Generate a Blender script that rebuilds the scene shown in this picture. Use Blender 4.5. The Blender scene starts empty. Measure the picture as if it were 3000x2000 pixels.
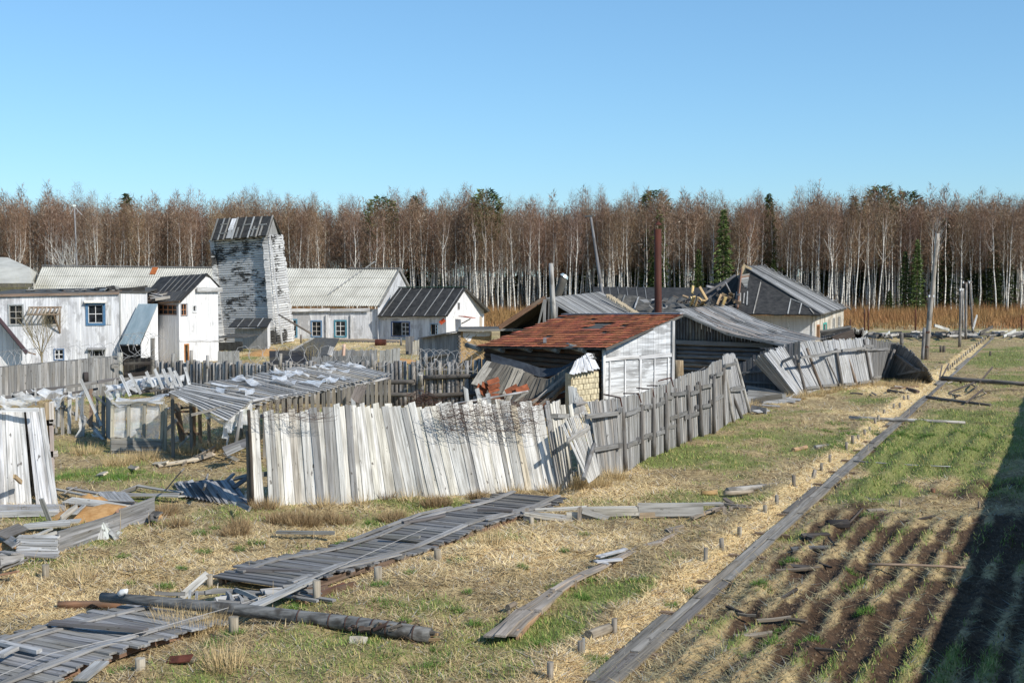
import bpy, math, random
import numpy as np
from mathutils import Vector, Matrix
R = random.Random(7)
NR = np.random.RandomState(11)
sc = bpy.context.scene
col = sc.collection
V = Vector

# ------------------------------------------------------------------ camera
F, PX, PY, CAMZ = 3750.0, 1500.0, 1000.0, 6.0        # focal length in photo pixels (photo 3000 px wide)
PITCH = math.atan(200 / F)
cam = bpy.data.objects.new('camera', bpy.data.cameras.new('camera'))
cam.data.sensor_width = 36.0
cam.data.lens = 36.0 * F / 3000.0
cam.data.clip_end = 3000
cam.location = (0, 0, CAMZ)
cam.rotation_euler = (math.pi / 2 - PITCH, 0, 0)
col.objects.link(cam)
sc.camera = cam

# ------------------------------------------------------------------ sky, sun, exposure
SUN_AZ, SUN_EL = math.radians(38), math.radians(36)   # to the right of the camera and behind it
sdir = V((math.cos(SUN_AZ) * math.cos(SUN_EL), -math.sin(SUN_AZ) * math.cos(SUN_EL), math.sin(SUN_EL)))
world = bpy.data.worlds.new('World'); sc.world = world; world.use_nodes = True
wn = world.node_tree; wn.nodes.clear()
sky = wn.nodes.new('ShaderNodeTexSky'); sky.sky_type = 'NISHITA'; sky.sun_disc = False
sky.sun_elevation = SUN_EL; sky.sun_rotation = math.atan2(sdir.x, sdir.y)
sky.air_density = 1.0; sky.dust_density = 0.3; sky.ozone_density = 8.0; sky.altitude = 100
bg = wn.nodes.new('ShaderNodeBackground'); bg.inputs[1].default_value = 0.15
wo = wn.nodes.new('ShaderNodeOutputWorld')
gm = wn.nodes.new('ShaderNodeGamma'); gm.inputs[1].default_value = 0.75
tn = wn.nodes.new('ShaderNodeMix'); tn.data_type = 'RGBA'; tn.blend_type = 'MULTIPLY'; tn.inputs[0].default_value = 1; tn.inputs[7].default_value = (1.15, 1.43, 1.5, 1)
wn.links.new(sky.outputs[0], gm.inputs[0]); wn.links.new(gm.outputs[0], tn.inputs[6]); wn.links.new(tn.outputs[2], bg.inputs[0]); wn.links.new(bg.outputs[0], wo.inputs[0])
sun = bpy.data.lights.new('sun', 'SUN'); sun.energy = 5.0; sun.angle = math.radians(0.53); sun.color = (1.0, 0.94, 0.84)
so = bpy.data.objects.new('sun', sun); col.objects.link(so); so.location = (20, -20, 40)
so.rotation_euler = sdir.to_track_quat('Z', 'Y').to_euler()
sc.view_settings.view_transform = 'Standard'; sc.view_settings.look = 'None'
sc.view_settings.gamma = 1; sc.view_settings.exposure = 0.1; sc.view_settings.use_curve_mapping = False
sc.cycles.max_bounces = 6; sc.cycles.transparent_max_bounces = 12

# ------------------------------------------------------------------ measuring: photo pixel -> place
def ray(x, y):
    dx, dy = (x - PX) / F, (PY - y) / F
    return V((dx, math.cos(PITCH) + dy * math.sin(PITCH), -math.sin(PITCH) + dy * math.cos(PITCH)))
def A(x, y, z=0.0):
    d = ray(x, y); return V((0, 0, CAMZ)) + d * ((z - CAMZ) / d.z)
def B(x, y, Y):
    d = ray(x, y); return V((0, 0, CAMZ)) + d * (Y / d.y)
def proj(X, Y, Z=0.0):          # arrays ok; photo pixel of a place
    c, s = math.cos(PITCH), math.sin(PITCH)
    zz = Z - CAMZ
    dep = Y * c - zz * s
    up = Y * s + zz * c
    return PX + F * X / dep, PY - F * up / dep

# ------------------------------------------------------------------ noise
_tab = NR.rand(8, 256, 256)
def vn(x, y, s, k=0):
    x = np.asarray(x, float) / s + 1000; y = np.asarray(y, float) / s + 1000
    xi = np.floor(x).astype(int); yi = np.floor(y).astype(int)
    fx = x - xi; fy = y - yi
    fx = fx * fx * (3 - 2 * fx); fy = fy * fy * (3 - 2 * fy)
    t = _tab[k % 8]; a = t[xi % 256, yi % 256]; b = t[(xi + 1) % 256, yi % 256]
    c = t[xi % 256, (yi + 1) % 256]; d = t[(xi + 1) % 256, (yi + 1) % 256]
    return (a * (1 - fx) + b * fx) * (1 - fy) + (c * (1 - fx) + d * fx) * fy
def fb(x, y, s, k=0):
    return (vn(x, y, s, k) + .5 * vn(x, y, s / 2.1, k + 1) + .25 * vn(x, y, s / 4.3, k + 2)) / 1.75
def sm(a, b, x):
    t = np.clip((np.asarray(x, float) - a) / (b - a), 0, 1); return t * t * (3 - 2 * t)
def sl(c):
    return tuple(((v / 255) / 12.92 if v / 255 <= .04045 else ((v / 255 + .055) / 1.055) ** 2.4) for v in c)

# ------------------------------------------------------------------ objects
W = {}
def tagit(o, label=None, cat=None, group=None, kind=None, category=None):
    cat = cat or category
    if label: o['label'] = label
    if cat: o['category'] = cat
    if group: o['group'] = group
    if kind: o['kind'] = kind
    return o
def T(name, label, cat, loc, group=None, kind=None):
    o = bpy.data.objects.new(name, None); col.objects.link(o); o.empty_display_size = .3
    o.location = loc; W[o] = Matrix.Translation(V(loc))
    return tagit(o, label, cat, group, kind)
def place(name, me, frame, parent=None, color=None, mat=None):
    o = bpy.data.objects.new(name, me); col.objects.link(o)
    if parent is not None:
        o.parent = parent; o.matrix_basis = W[parent].inverted() @ frame
    else: o.matrix_basis = frame
    W[o] = frame
    if color: o.color = (*color, 1)
    if mat and not me.materials: me.materials.append(mat)
    return o
def frameof(p, zdir, xdir):
    z = V(zdir).normalized(); x = V(xdir); x = (x - z * x.dot(z))
    if x.length < 1e-6: x = z.orthogonal()
    x.normalize(); y = z.cross(x)
    m = Matrix((x, y, z)).transposed().to_4x4(); m.translation = p
    return m
class M:
    def __init__(s): s.v = []; s.f = []
    def hexa(s, a, b, c, d, e, f, g, h):      # bottom ring a b c d, top ring e f g h
        n = len(s.v); s.v += [tuple(q) for q in (a, b, c, d, e, f, g, h)]
        s.f += [tuple(n + i for i in q) for q in ((3, 2, 1, 0), (4, 5, 6, 7), (0, 1, 5, 4), (1, 2, 6, 5), (2, 3, 7, 6), (3, 0, 4, 7))]
    def bar(s, p, q, side, w, t):             # bar from p to q, w wide along side, t thick
        p = V(p); q = V(q); ax = (q - p).normalized(); x = V(side); x = (x - ax * x.dot(ax)).normalized(); y = ax.cross(x)
        x = x * w / 2; y = y * t / 2
        s.hexa(p - x - y, p + x - y, p + x + y, p - x + y, q - x - y, q + x - y, q + x + y, q - x + y)
    def box(s, lo, hi):
        a, b = V(lo), V(hi)
        s.hexa((a.x, a.y, a.z), (b.x, a.y, a.z), (b.x, b.y, a.z), (a.x, b.y, a.z), (a.x, a.y, b.z), (b.x, a.y, b.z), (b.x, b.y, b.z), (a.x, b.y, b.z))
    def tube(s, pts, rad, n=7, cap=True):
        pts = [V(p) for p in pts]; k = len(s.v); prev = None
        if not isinstance(rad, (list, tuple)): rad = [rad] * len(pts)
        for i, p in enumerate(pts):
            d = (pts[min(i + 1, len(pts) - 1)] - pts[max(i - 1, 0)]).normalized()
            x = d.orthogonal().normalized() if prev is None else (prev - d * prev.dot(d)).normalized()
            prev = x; y = d.cross(x)
            for j in range(n):
                a = 2 * math.pi * j / n; s.v.append(tuple(p + (x * math.cos(a) + y * math.sin(a)) * rad[i]))
        for i in range(len(pts) - 1):
            for j in range(n):
                s.f.append((k + i * n + j, k + i * n + (j + 1) % n, k + (i + 1) * n + (j + 1) % n, k + (i + 1) * n + j))
        if cap:
            s.f.append(tuple(k + j for j in range(n))[::-1]); s.f.append(tuple(k + (len(pts) - 1) * n + j for j in range(n)))
    def slab(s, poly, off):                   # polygon pushed by off
        n = len(s.v); m = len(poly); off = V(off)
        s.v += [tuple(p) for p in poly] + [tuple(V(p) + off) for p in poly]
        s.f.append(tuple(range(n, n + m))); s.f.append(tuple(range(n + 2 * m - 1, n + m - 1, -1)))
        for i in range(m): s.f.append((n + (i + 1) % m, n + i, n + m + i, n + m + (i + 1) % m))
    def tri(s, a, b, c):
        n = len(s.v); s.v += [tuple(a), tuple(b), tuple(c)]; s.f.append((n, n + 1, n + 2))
    def quad(s, a, b, c, d):
        n = len(s.v); s.v += [tuple(a), tuple(b), tuple(c), tuple(d)]; s.f.append((n, n + 1, n + 2, n + 3))
    def build(s, name, mat, parent=None, origin=None, color=None, smooth=False, kind=None):
        if parent is not None and origin is None: origin = W[parent].translation
        origin = V(origin) if origin is not None else V((0, 0, 0))
        me = bpy.data.meshes.new(name)
        me.from_pydata([(a - origin.x, b - origin.y, c - origin.z) for a, b, c in s.v], [], s.f)
        if smooth: me.shade_smooth()
        me.materials.append(mat)
        o = place(name, me, Matrix.Translation(origin), parent, color)
        if kind: o['kind'] = kind
        return o
def soup(name, v, f, mat, attrs=None, kind='stuff', smooth=False):   # numpy arrays -> one object; f is n x 3 or n x 4
    me = bpy.data.meshes.new(name); nf, k = f.shape
    me.vertices.add(len(v)); me.vertices.foreach_set('co', v.astype(np.float32).ravel())
    me.loops.add(nf * k); me.loops.foreach_set('vertex_index', f.astype(np.int32).ravel())
    me.polygons.add(nf); me.polygons.foreach_set('loop_start', np.arange(0, nf * k, k, dtype=np.int32))
    me.update(calc_edges=True)
    if smooth: me.shade_smooth()
    for an, arr in (attrs or {}).items():
        at = me.attributes.new(an, 'FLOAT_COLOR', 'POINT'); at.data.foreach_set('color', arr.astype(np.float32).ravel())
    me.materials.append(mat)
    o = bpy.data.objects.new(name, me); col.objects.link(o); W[o] = Matrix()
    if kind: o['kind'] = kind
    return o

# ------------------------------------------------------------------ materials
def nodes(name, rough=.9):
    m = bpy.data.materials.new(name); m.use_nodes = True; nt = m.node_tree
    b = nt.nodes['Principled BSDF']; b.inputs['Roughness'].default_value = rough
    b.inputs['Specular IOR Level'].default_value = .25
    return m, nt, b
def N(nt, t, **k):
    n = nt.nodes.new(t)
    for a, v in k.items(): setattr(n, a, v)
    return n
def mixc(nt, fac, a, b, mode='MIX'):
    n = N(nt, 'ShaderNodeMix', data_type='RGBA', blend_type=mode)
    for i, v in ((0, fac), (6, a), (7, b)):
        if hasattr(v, 'links'): nt.links.new(v, n.inputs[i])
        elif i == 0: n.inputs[0].default_value = v
        else: n.inputs[i].default_value = (*v, 1)
    return n.outputs[2]
def ramp(nt, src, stops):
    r = N(nt, 'ShaderNodeValToRGB'); e = r.color_ramp.elements
    while len(e) < len(stops): e.new(.5)
    for i, (p, c) in enumerate(stops):
        e[i].position = p; e[i].color = (*c, 1) if isinstance(c, tuple) else (c, c, c, 1)
    nt.links.new(src, r.inputs[0]); return r.outputs[0]
def noise(nt, vec, scale, detail=3, st=(1, 1, 1), rough=.55):
    mp = N(nt, 'ShaderNodeMapping'); mp.inputs['Scale'].default_value = st
    nt.links.new(vec, mp.inputs[0]); n = N(nt, 'ShaderNodeTexNoise')
    n.inputs['Scale'].default_value = scale; n.inputs['Detail'].default_value = detail; n.inputs['Roughness'].default_value = rough
    nt.links.new(mp.outputs[0], n.inputs['Vector']); return n.outputs[0]
def bump(nt, b, h, s, d=.02):
    n = N(nt, 'ShaderNodeBump'); n.inputs['Strength'].default_value = s; n.inputs['Distance'].default_value = d
    nt.links.new(h, n.inputs['Height']); nt.links.new(n.outputs[0], b.inputs['Normal'])
def objvec(nt):      # object coordinates shifted by a random per object so that no two boards share their grain
    tc = N(nt, 'ShaderNodeTexCoord'); oi = N(nt, 'ShaderNodeObjectInfo')
    ma = N(nt, 'ShaderNodeMath', operation='MULTIPLY'); ma.inputs[1].default_value = 97.0
    nt.links.new(oi.outputs['Random'], ma.inputs[0])
    va = N(nt, 'ShaderNodeVectorMath', operation='ADD'); nt.links.new(tc.outputs['Object'], va.inputs[0]); nt.links.new(ma.outputs[0], va.inputs[1])
    return va.outputs[0], oi
def mk_board():      # single boards: colour from the object, grain along local Z
    m, nt, b = nodes('weathered_board', .88); v, oi = objvec(nt)
    g = noise(nt, v, 22, 4, (1, 1, .045)); s = noise(nt, v, 2.2, 3, (1.6, 1, .35)); k = noise(nt, v, 9, 2, (1, 1, .5))
    c = mixc(nt, ramp(nt, g, [(.32, .0), (.62, 1.0)]), (.5, .49, .47), (1.08, 1.08, 1.08))
    c = mixc(nt, 1.0, oi.outputs['Color'], c, 'MULTIPLY')
    c = mixc(nt, ramp(nt, s, [(.5, .0), (.68, .55)]), c, (.17, .155, .13))
    c = mixc(nt, ramp(nt, k, [(.66, .0), (.72, .8)]), c, (.07, .06, .05))
    nt.links.new(c, b.inputs['Base Color']); bump(nt, b, g, .5, .012); return m
def mk_log():
    m, nt, b = nodes('round_log', .92); v, oi = objvec(nt)
    g = noise(nt, v, 16, 4, (1, 1, .06)); s = noise(nt, v, 3, 3, (1, 1, .5))
    c = mixc(nt, ramp(nt, g, [(.35, .0), (.65, 1.0)]), (.55, .52, .5), (1.1, 1.1, 1.1))
    c = mixc(nt, 1.0, oi.outputs['Color'], c, 'MULTIPLY')
    c = mixc(nt, ramp(nt, s, [(.5, .0), (.62, .6)]), c, (.09, .075, .06))
    nt.links.new(c, b.inputs['Base Color']); bump(nt, b, g, .6, .015); return m
def mk_wall(name, ca, cb, dirt=(.2, .19, .17), amt=.5, vert=True, patch=.62, dark=(.05, .045, .04), grain=10):
    # boards joined in one mesh: a tone per board, grain, flaked patches where bare wood shows
    m, nt, b = nodes(name, .85); ge = N(nt, 'ShaderNodeNewGeometry'); tc = N(nt, 'ShaderNodeTexCoord').outputs['Object']
    st = (1, 1, .07) if vert else (.07, .07, 1)
    g = noise(nt, tc, grain, 4, st); p = noise(nt, tc, 1.1, 5, (1, 1, .6) if vert else (.35, .35, 1.2), .68); q = noise(nt, tc, 3.1, 4, (1.5, 1.5, .35) if vert else (.3, .3, 2), .6)
    c = mixc(nt, ge.outputs['Random Per Island'], ca, cb)
    c = mixc(nt, ramp(nt, g, [(.42, .0), (.66, amt)]), c, dirt)
    c = mixc(nt, ramp(nt, p, [(patch - .05, .0), (patch + .03, .85)]), c, dirt)
    c = mixc(nt, ramp(nt, q, [(.66, .0), (.74, .7)]), c, dark)
    nt.links.new(c, b.inputs['Base Color']); bump(nt, b, g, .3, .01); return m
def mk_plain(name, c1, c2, sc1=4, rough=.85, st=(1, 1, 1), metal=0, det=4, lo=.35, hi=.65, bp=.3):
    m, nt, b = nodes(name, rough); tc = N(nt, 'ShaderNodeTexCoord').outputs['Object']
    n = noise(nt, tc, sc1, det, st, .65)
    nt.links.new(mixc(nt, ramp(nt, n, [(lo, 0.0), (hi, 1.0)]), c1, c2), b.inputs['Base Color'])
    b.inputs['Metallic'].default_value = metal; bump(nt, b, n, bp, .01); return m
def mk_objcol(name, rough=.85, amt=.5, sc1=6):
    m, nt, b = nodes(name, rough); v, oi = objvec(nt); n = noise(nt, v, sc1, 4)
    c = mixc(nt, 1.0, oi.outputs['Color'], ramp(nt, n, [(.3, 1 - amt), (.7, 1.12)]), 'MULTIPLY')
    nt.links.new(c, b.inputs['Base Color']); bump(nt, b, n, .4, .012); return m
MB = mk_board(); ML = mk_log(); MO = mk_objcol('mottled_surface'); 
MWHITE = mk_wall('flaking_whitewash', (.64, .64, .65), (.76, .75, .74), (.42, .42, .42), .5, True, .66, (.3, .3, .3))
MWGREY = mk_wall('greyed_whitewash', (.56, .57, .6), (.72, .73, .75), (.36, .36, .37), .6, True, .57, (.2, .2, .2))
MGREYB = mk_wall('grey_boarding', (.22, .22, .22), (.36, .36, .35), (.12, .115, .11), .6, True, .62)
MGATE = mk_wall('whitewashed_gates', (.6, .62, .64), (.74, .75, .76), (.27, .27, .27), .85, False, .55, (.2, .2, .2))
MTAR = mk_plain('tar_paper', (.022, .022, .022), (.055, .053, .05), 2.5, .8)
MTARB = mk_plain('old_tar_boards', (.05, .048, .042), (.11, .105, .095), 3, .85)
MSLATE = mk_plain('fibre_cement_sheet', (.36, .35, .31), (.5, .49, .44), .55, .9, (1, 1, 1), 0, 5)
MMETAL = mk_plain('blue_grey_sheet_metal', (.36, .45, .47), (.52, .6, .61), 1.5, .45, (1, 1, .3), .3)
MRUST = mk_plain('rusty_steel', (.04, .014, .01), (.095, .028, .017), 3, .7, (1, 1, .2), .0)
MDARK = mk_plain('dark_inside', (.012, .011, .01), (.02, .018, .016), 3, .95)  # near-black colour, mainly standing in for shade inside buildings
MGLASS = mk_plain('dark_glass', (.01, .012, .014), (.03, .035, .04), 2, .08, (1, 1, 1), 0, 2, .4, .6, 0)
MFRAME = mk_objcol('painted_frame', .6, .25, 9)
MCLAY = mk_plain('clay_plaster', (.3, .2, .1), (.42, .3, .16), 9, .95, (1, 1, 1), 0, 5, .4, .6, 1.2)
MSAND = mk_plain('orange_sand', (.36, .19, .07), (.5, .3, .13), 6, .95)
MWIRE = mk_plain('wire', (.32, .31, .3), (.42, .41, .4), 4, .5)
MWIRER = mk_plain('rusty_wire', (.06, .03, .02), (.1, .06, .05), 4, .8)
def mk_plastic():
    m, nt, b = nodes('torn_plastic_film', .25); b.inputs['Base Color'].default_value = (.72, .74, .76, 1)
    tr = N(nt, 'ShaderNodeBsdfTransparent'); mx = N(nt, 'ShaderNodeMixShader'); tc = N(nt, 'ShaderNodeTexCoord').outputs['Object']
    n = noise(nt, tc, 2.5, 4); f = ramp(nt, n, [(.35, .35), (.65, .8)])
    nt.links.new(f, mx.inputs[0]); nt.links.new(tr.outputs[0], mx.inputs[1]); nt.links.new(b.outputs[0], mx.inputs[2])
    bump(nt, b, n, .8, .05); nt.links.new(mx.outputs[0], nt.nodes['Material Output'].inputs[0]); return m
MPLAS = mk_plastic()

# ------------------------------------------------------------------ board / log pieces
def lerp(a, b, t): return tuple(x + (y - x) * t for x, y in zip(a, b))
GREY = [(.30, .30, .29), (.38, .38, .37), (.23, .23, .22), (.33, .31, .28), (.42, .42, .41)]
PALE = [(.66, .65, .62), (.58, .58, .56), (.72, .71, .68), (.40, .40, .39), (.62, .59, .53), (.5, .5, .49), (.69, .69, .67)]
DGREY = [(.16, .16, .165), (.2, .2, .2), (.13, .13, .13), (.24, .235, .23)]
LITE = [(.74, .74, .75), (.68, .68, .69), (.62, .62, .63), (.78, .78, .78)]
def cj(pal, j=.08):
    c = R.choice(pal); k = 1 + R.uniform(-j, j); return tuple(v * k for v in c)
def board(parent, p, q, side, w, t=.025, pal=GREY, name='board', bend=.0, jag=.02, mat=None, color=None, taper=1.0):
    p = V(p); q = V(q); L = (q - p).length; fr = frameof(p, q - p, side)
    h = w / 2; y = t / 2; b = R.uniform(-bend, bend); b2 = R.uniform(-bend, bend) * .6; j = lambda: R.uniform(-jag, jag)
    ja = j(); jb = j(); k = taper; vs = []
    for z, wv, bx, by in ((0, h, 0, 0), (L * .5, h * (1 + k) / 2, b, b2), (L, h * k, 0, 0)):
        za, zb = (z, z) if 0 < z < L else (z + ja * (1 if z else 0), z + jb * (1 if z else 0))
        vs += [(-wv + bx, -y + by, za), (wv + bx, -y + by, zb), (wv + bx, y + by, zb), (-wv + bx, y + by, za)]
    fs = [(3, 2, 1, 0), (8, 9, 10, 11)]
    for r in (0, 4): fs += [(r + i, r + (i + 1) % 4, r + 4 + (i + 1) % 4, r + 4 + i) for i in range(4)]
    me = bpy.data.meshes.new(name); me.from_pydata(vs, [], fs); me.materials.append(mat or MB)
    return place(name, me, fr, parent, color or cj(pal))
def log(parent, p, q, r0, r1=None, pal=GREY, name='log', n=9, bend=0.0, mat=None, color=None, **tag):
    p = V(p); q = V(q); L = (q - p).length; r1 = r1 or r0; m = M()
    pts = []; rad = []; K = 4 if L > .8 else 2
    bx, by = R.uniform(-bend, bend), R.uniform(-bend, bend)
    for i in range(K + 1):
        u = i / K; s = math.sin(math.pi * u); pts.append((bx * s, by * s, L * u)); rad.append((r0 + (r1 - r0) * u) * (1 + R.uniform(-.05, .05)))
    m.tube(pts, rad, n)
    me = bpy.data.meshes.new(name); me.from_pydata(m.v, [], m.f)
    me.polygons.foreach_set('use_smooth', [len(pl.vertices) == 4 for pl in me.polygons]); me.materials.append(mat or ML)
    o = place(name, me, frameof(p, q - p, V((1, .3, .1))), parent, color or cj(pal))
    return tagit(o, **tag)

# ================================================================== GROUND
PS = .431                                  # the plank path, stakes and garden rows all run along X = c + .431 Y
DECK_S = .545                              # the wooden road runs along X = c + .545 Y
def garden(x, y):
    c = x - PS * y
    return sm(-6.2, -5.7, c) * sm(16, 17, y)
def hgt(x, y):
    x = np.asarray(x, float); y = np.asarray(y, float)
    h = (fb(x, y, 3.2, 0) - .5) * .2 + (fb(x, y, .75, 3) - .5) * .11 + np.clip(vn(x, y, .9, 6) - .62, 0, 1) * .28 + (vn(x, y, .22, 2) - .5) * .03
    g = garden(x, y); s = (x - .474 * y) / .6 + (vn(x, y, 2.5, 5) - .5) * .25
    row = .5 + .5 * np.cos(2 * np.pi * s)
    near = g * (1 - sm(30.5, 31.8, y)); far = g * sm(32.5, 34, y) * (1 - sm(47, 55, y))
    brk = .55 + .9 * vn(x + y * .1, y, 1.1, 2)
    h = h + near * (row * .115 * brk - .03) + near * (vn(x, y, .16, 7) - .5) * .05 + far * ((.5 + .5 * np.cos(2 * np.pi * s * .62)) * .12 * brk)
    dc = np.abs(x - (DECK_S * y - 17.9)) ; deck = 1 - sm(1.4, 2.1, dc)
    deck = deck * (1 - sm(33, 35, y))
    pc = x - PS * y; path = sm(-7.35, -7.0, pc) * (1 - sm(-6.3, -6.15, pc))
    f = np.clip(deck + path, 0, 1)
    h = h * (1 - f) + f * (-.03 + .02 * (fb(x, y, .8, 1) - .5))
    bank = np.exp(-((pc + 7.75) / .45) ** 2) * .10 * (.5 + vn(x, y, 1.5, 4))       # low straw bank that holds the stakes
    h = h + bank * (1 - sm(90, 110, y))
    return h * (1 - sm(60, 110, y) * .6)
# patches of ground cover, some browned to deepen shade: pixel centre, radii, kind (g green, s straw, b brown), strength
BL = [(2800, 1290, 210, 60, 'g', 1.0), (2650, 1360, 150, 55, 'g', .9), (2560, 1450, 130, 35, 'g', .7), (2930, 1040, 110, 25, 'g', .9), (2900, 1100, 120, 20, 'g', .5),
      (2100, 1265, 150, 30, 'g', .75), (2000, 1330, 130, 30, 'g', .6), (2250, 1220, 120, 18, 'g', .55), (2330, 1300, 100, 25, 'g', .45), (2150, 1400, 130, 22, 'g', .4),
      (280, 1395, 140, 20, 'g', .9), (1350, 1480, 120, 10, 'g', .7), (1050, 1470, 160, 9, 'g', .45), (1750, 1740, 180, 45, 'g', .5), (1950, 1650, 100, 30, 'g', .45), (1600, 1850, 140, 45, 'g', .55),
      (1950, 1990, 70, 60, 'g', .6), (2130, 1900, 90, 60, 'g', .7), (2260, 1700, 80, 40, 'g', .45), (2060, 1790, 70, 40, 'g', .35), (300, 1600, 110, 20, 'g', .55), (1290, 1750, 110, 30, 'g', .35), (860, 1800, 60, 15, 'g', .3),
      (1650, 1600, 240, 50, 's', 1.0), (1420, 1640, 120, 30, 's', .8), (1900, 1420, 160, 20, 's', .6), (1750, 1440, 110, 16, 's', .9), (1850, 1380, 90, 12, 's', .7), (1500, 1940, 250, 50, 's', .55), (600, 1590, 300, 35, 's', .6),
      (150, 1790, 180, 60, 's', .75), (760, 1650, 150, 25, 's', .6), (1000, 1560, 200, 25, 's', .45), (1750, 1960, 90, 80, 's', .9), (2550, 1140, 120, 14, 's', .8), (2350, 1165, 120, 10, 's', .7), (2800, 1160, 150, 16, 's', .6),
      (2650, 1090, 90, 15, 's', .5), (2720, 1420, 120, 22, 's', .7), (2500, 1400, 60, 22, 's', .4), (60, 1480, 120, 20, 's', .8), (560, 1330, 150, 30, 's', .5),
      (2500, 1900, 260, 130, 'b', .8), (2450, 1650, 230, 110, 'b', .6), (2350, 1790, 120, 60, 'b', .4), (380, 1750, 170, 30, 'b', .5), (1000, 1890, 380, 22, 'b', .6), (600, 1370, 140, 20, 'b', .5), (420, 1330, 60, 20, 'b', .4), (950, 1790, 200, 35, 'b', .35), (2450, 1160, 120, 8, 'b', .4),
      (2900, 1150, 110, 12, 'b', .7), (2960, 1600, 170, 260, 'b', .9), (2850, 1850, 170, 220, 'b', .8), (850, 1020, 500, 16, 's', .6), (850, 1030, 150, 10, 'b', .9)]  # large right-hand browns: soil guessed darker to deepen the barrack's shadow
def masks(x, y):
    px, py = proj(np.asarray(x, float), np.asarray(y, float))
    n1 = fb(x, y, 2.4, 2); n2 = fb(x, y, .8, 4); n3 = fb(x, y, 5.0, 6)
    g = (n1 - .46) * 2.4; s = (n3 - .45) * 1.8 + (n2 - .5) * .8; b = (fb(x, y, 1.7, 5) - .62) * 2.0
    for cx, cy, rx, ry, k, w in BL:
        e = w * np.exp(-((px - cx) / rx) ** 2 - ((py - cy) / ry) ** 2)
        if k == 'g': g = g + e * 1.0; s = s - e * .5
        elif k == 's': s = s + e; g = g - e * .6; b = b - e * .5
        else: b = b + e; s = s - e * .5
    gd = garden(x, y); pc = np.asarray(x) - PS * np.asarray(y)
    sgn = (np.asarray(x) - .474 * np.asarray(y)) / .6 + (vn(x, y, 2.5, 5) - .5) * .25
    trough = .5 - .5 * np.cos(2 * np.pi * sgn)
    near = gd * (1 - sm(30.5, 32, y))
    b = b + near * (trough * .95 - .32) + near * (vn(x, y, .5, 1) - .5) * .5; g = g - near * trough * .7 ; s = s - near * (.85 + .3 * vn(x, y, 1.6, 2)); b = b + near * .14; g = g + gd * sm(32, 34, y) * (1 - sm(52, 60, y)) * .35 
    pth = sm(-7.9, -7.3, pc) * (1 - sm(-6.75, -6.45, pc)) * (1 - sm(95, 125, y))
    s = s + pth * 1.3; g = g - pth * 1.2; b = b - pth
    g = g + (n2 - .5) * .9 * (1 - pth); b = b + (n2 - .5) * .3
    return np.clip(g, 0, 1), np.clip(s, 0, 1), np.clip(b, 0, 1)
def mk_ground():
    m, nt, b = nodes('ground_cover', .95); at = N(nt, 'ShaderNodeAttribute', attribute_name='cover'); sp = N(nt, 'ShaderNodeSeparateColor'); nt.links.new(at.outputs['Color'], sp.inputs[0])
    tc = N(nt, 'ShaderNodeTexCoord').outputs['Object']
    f = noise(nt, tc, 5, 6, (1, 1, 1), .75); f2 = noise(nt, tc, 26, 3, (1, .5, 1), .7); f3 = noise(nt, tc, 1.3, 5, (1, 1, 1), .7)
    base = mixc(nt, ramp(nt, f, [(.36, 0.), (.62, 1.)]), (.15, .11, .055), (.5, .385, .2))
    base = mixc(nt, ramp(nt, f3, [(.45, 0.), (.7, .7)]), base, (.27, .19, .11))
    straw = mixc(nt, ramp(nt, f2, [(.3, 0.), (.65, 1.)]), (.42, .31, .15), (.78, .61, .33))
    green = mixc(nt, ramp(nt, f2, [(.3, 0.), (.7, 1.)]), (.09, .105, .03), (.26, .27, .09))
    soil = mixc(nt, ramp(nt, f, [(.35, 0.), (.7, 1.)]), (.022, .014, .009), (.11, .065, .035))
    def fac(o, lo, hi):
        a = N(nt, 'ShaderNodeMath', operation='ADD'); nt.links.new(o, a.inputs[0])
        q = N(nt, 'ShaderNodeMath', operation='MULTIPLY_ADD'); nt.links.new(f2, q.inputs[0]); q.inputs[1].default_value = .8; q.inputs[2].default_value = -.4
        nt.links.new(q.outputs[0], a.inputs[1]); return ramp(nt, a.outputs[0], [(lo, 0.), (hi, 1.)])
    c = mixc(nt, fac(sp.outputs[1], .2, .7), base, straw)
    c = mixc(nt, fac(sp.outputs[0], .2, .75), c, green)
    c = mixc(nt, fac(sp.outputs[2], .25, .75), c, soil)
    nt.links.new(c, b.inputs['Base Color']); bump(nt, b, f2, .9, .04); return m
MGROUND = mk_ground()
def grid(u0, u1, nu, ys):
    U, Y = np.meshgrid(np.linspace(u0, u1, nu), ys); X = U * (Y + 6)
    Z = hgt(X, Y); g, s, b = masks(X, Y)
    v = np.stack([X.ravel(), Y.ravel(), Z.ravel()], 1)
    n = len(ys); i = np.arange(n - 1)[:, None] * nu + np.arange(nu - 1)[None]; i = i.ravel()
    f = np.stack([i, i + 1, i + nu + 1, i + nu], 1)
    return v, f, np.stack([g.ravel(), s.ravel(), b.ravel(), np.ones(g.size)], 1)
v, f, c = grid(-.75, .75, 720, np.exp(np.linspace(math.log(9), math.log(330), 560)))
soup('ground', v, f, MGROUND, {'cover': c}, kind='structure', smooth=True)
m = M(); m.quad((-2500, -300, -1.0), (2500, -300, -1.0), (2500, 2500, -1.0), (-2500, 2500, -1.0))
o = m.build('distant_ground', mk_plain('distant_ground', (.12, .09, .05), (.2, .15, .08), .05)); o['kind'] = 'structure'

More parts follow.
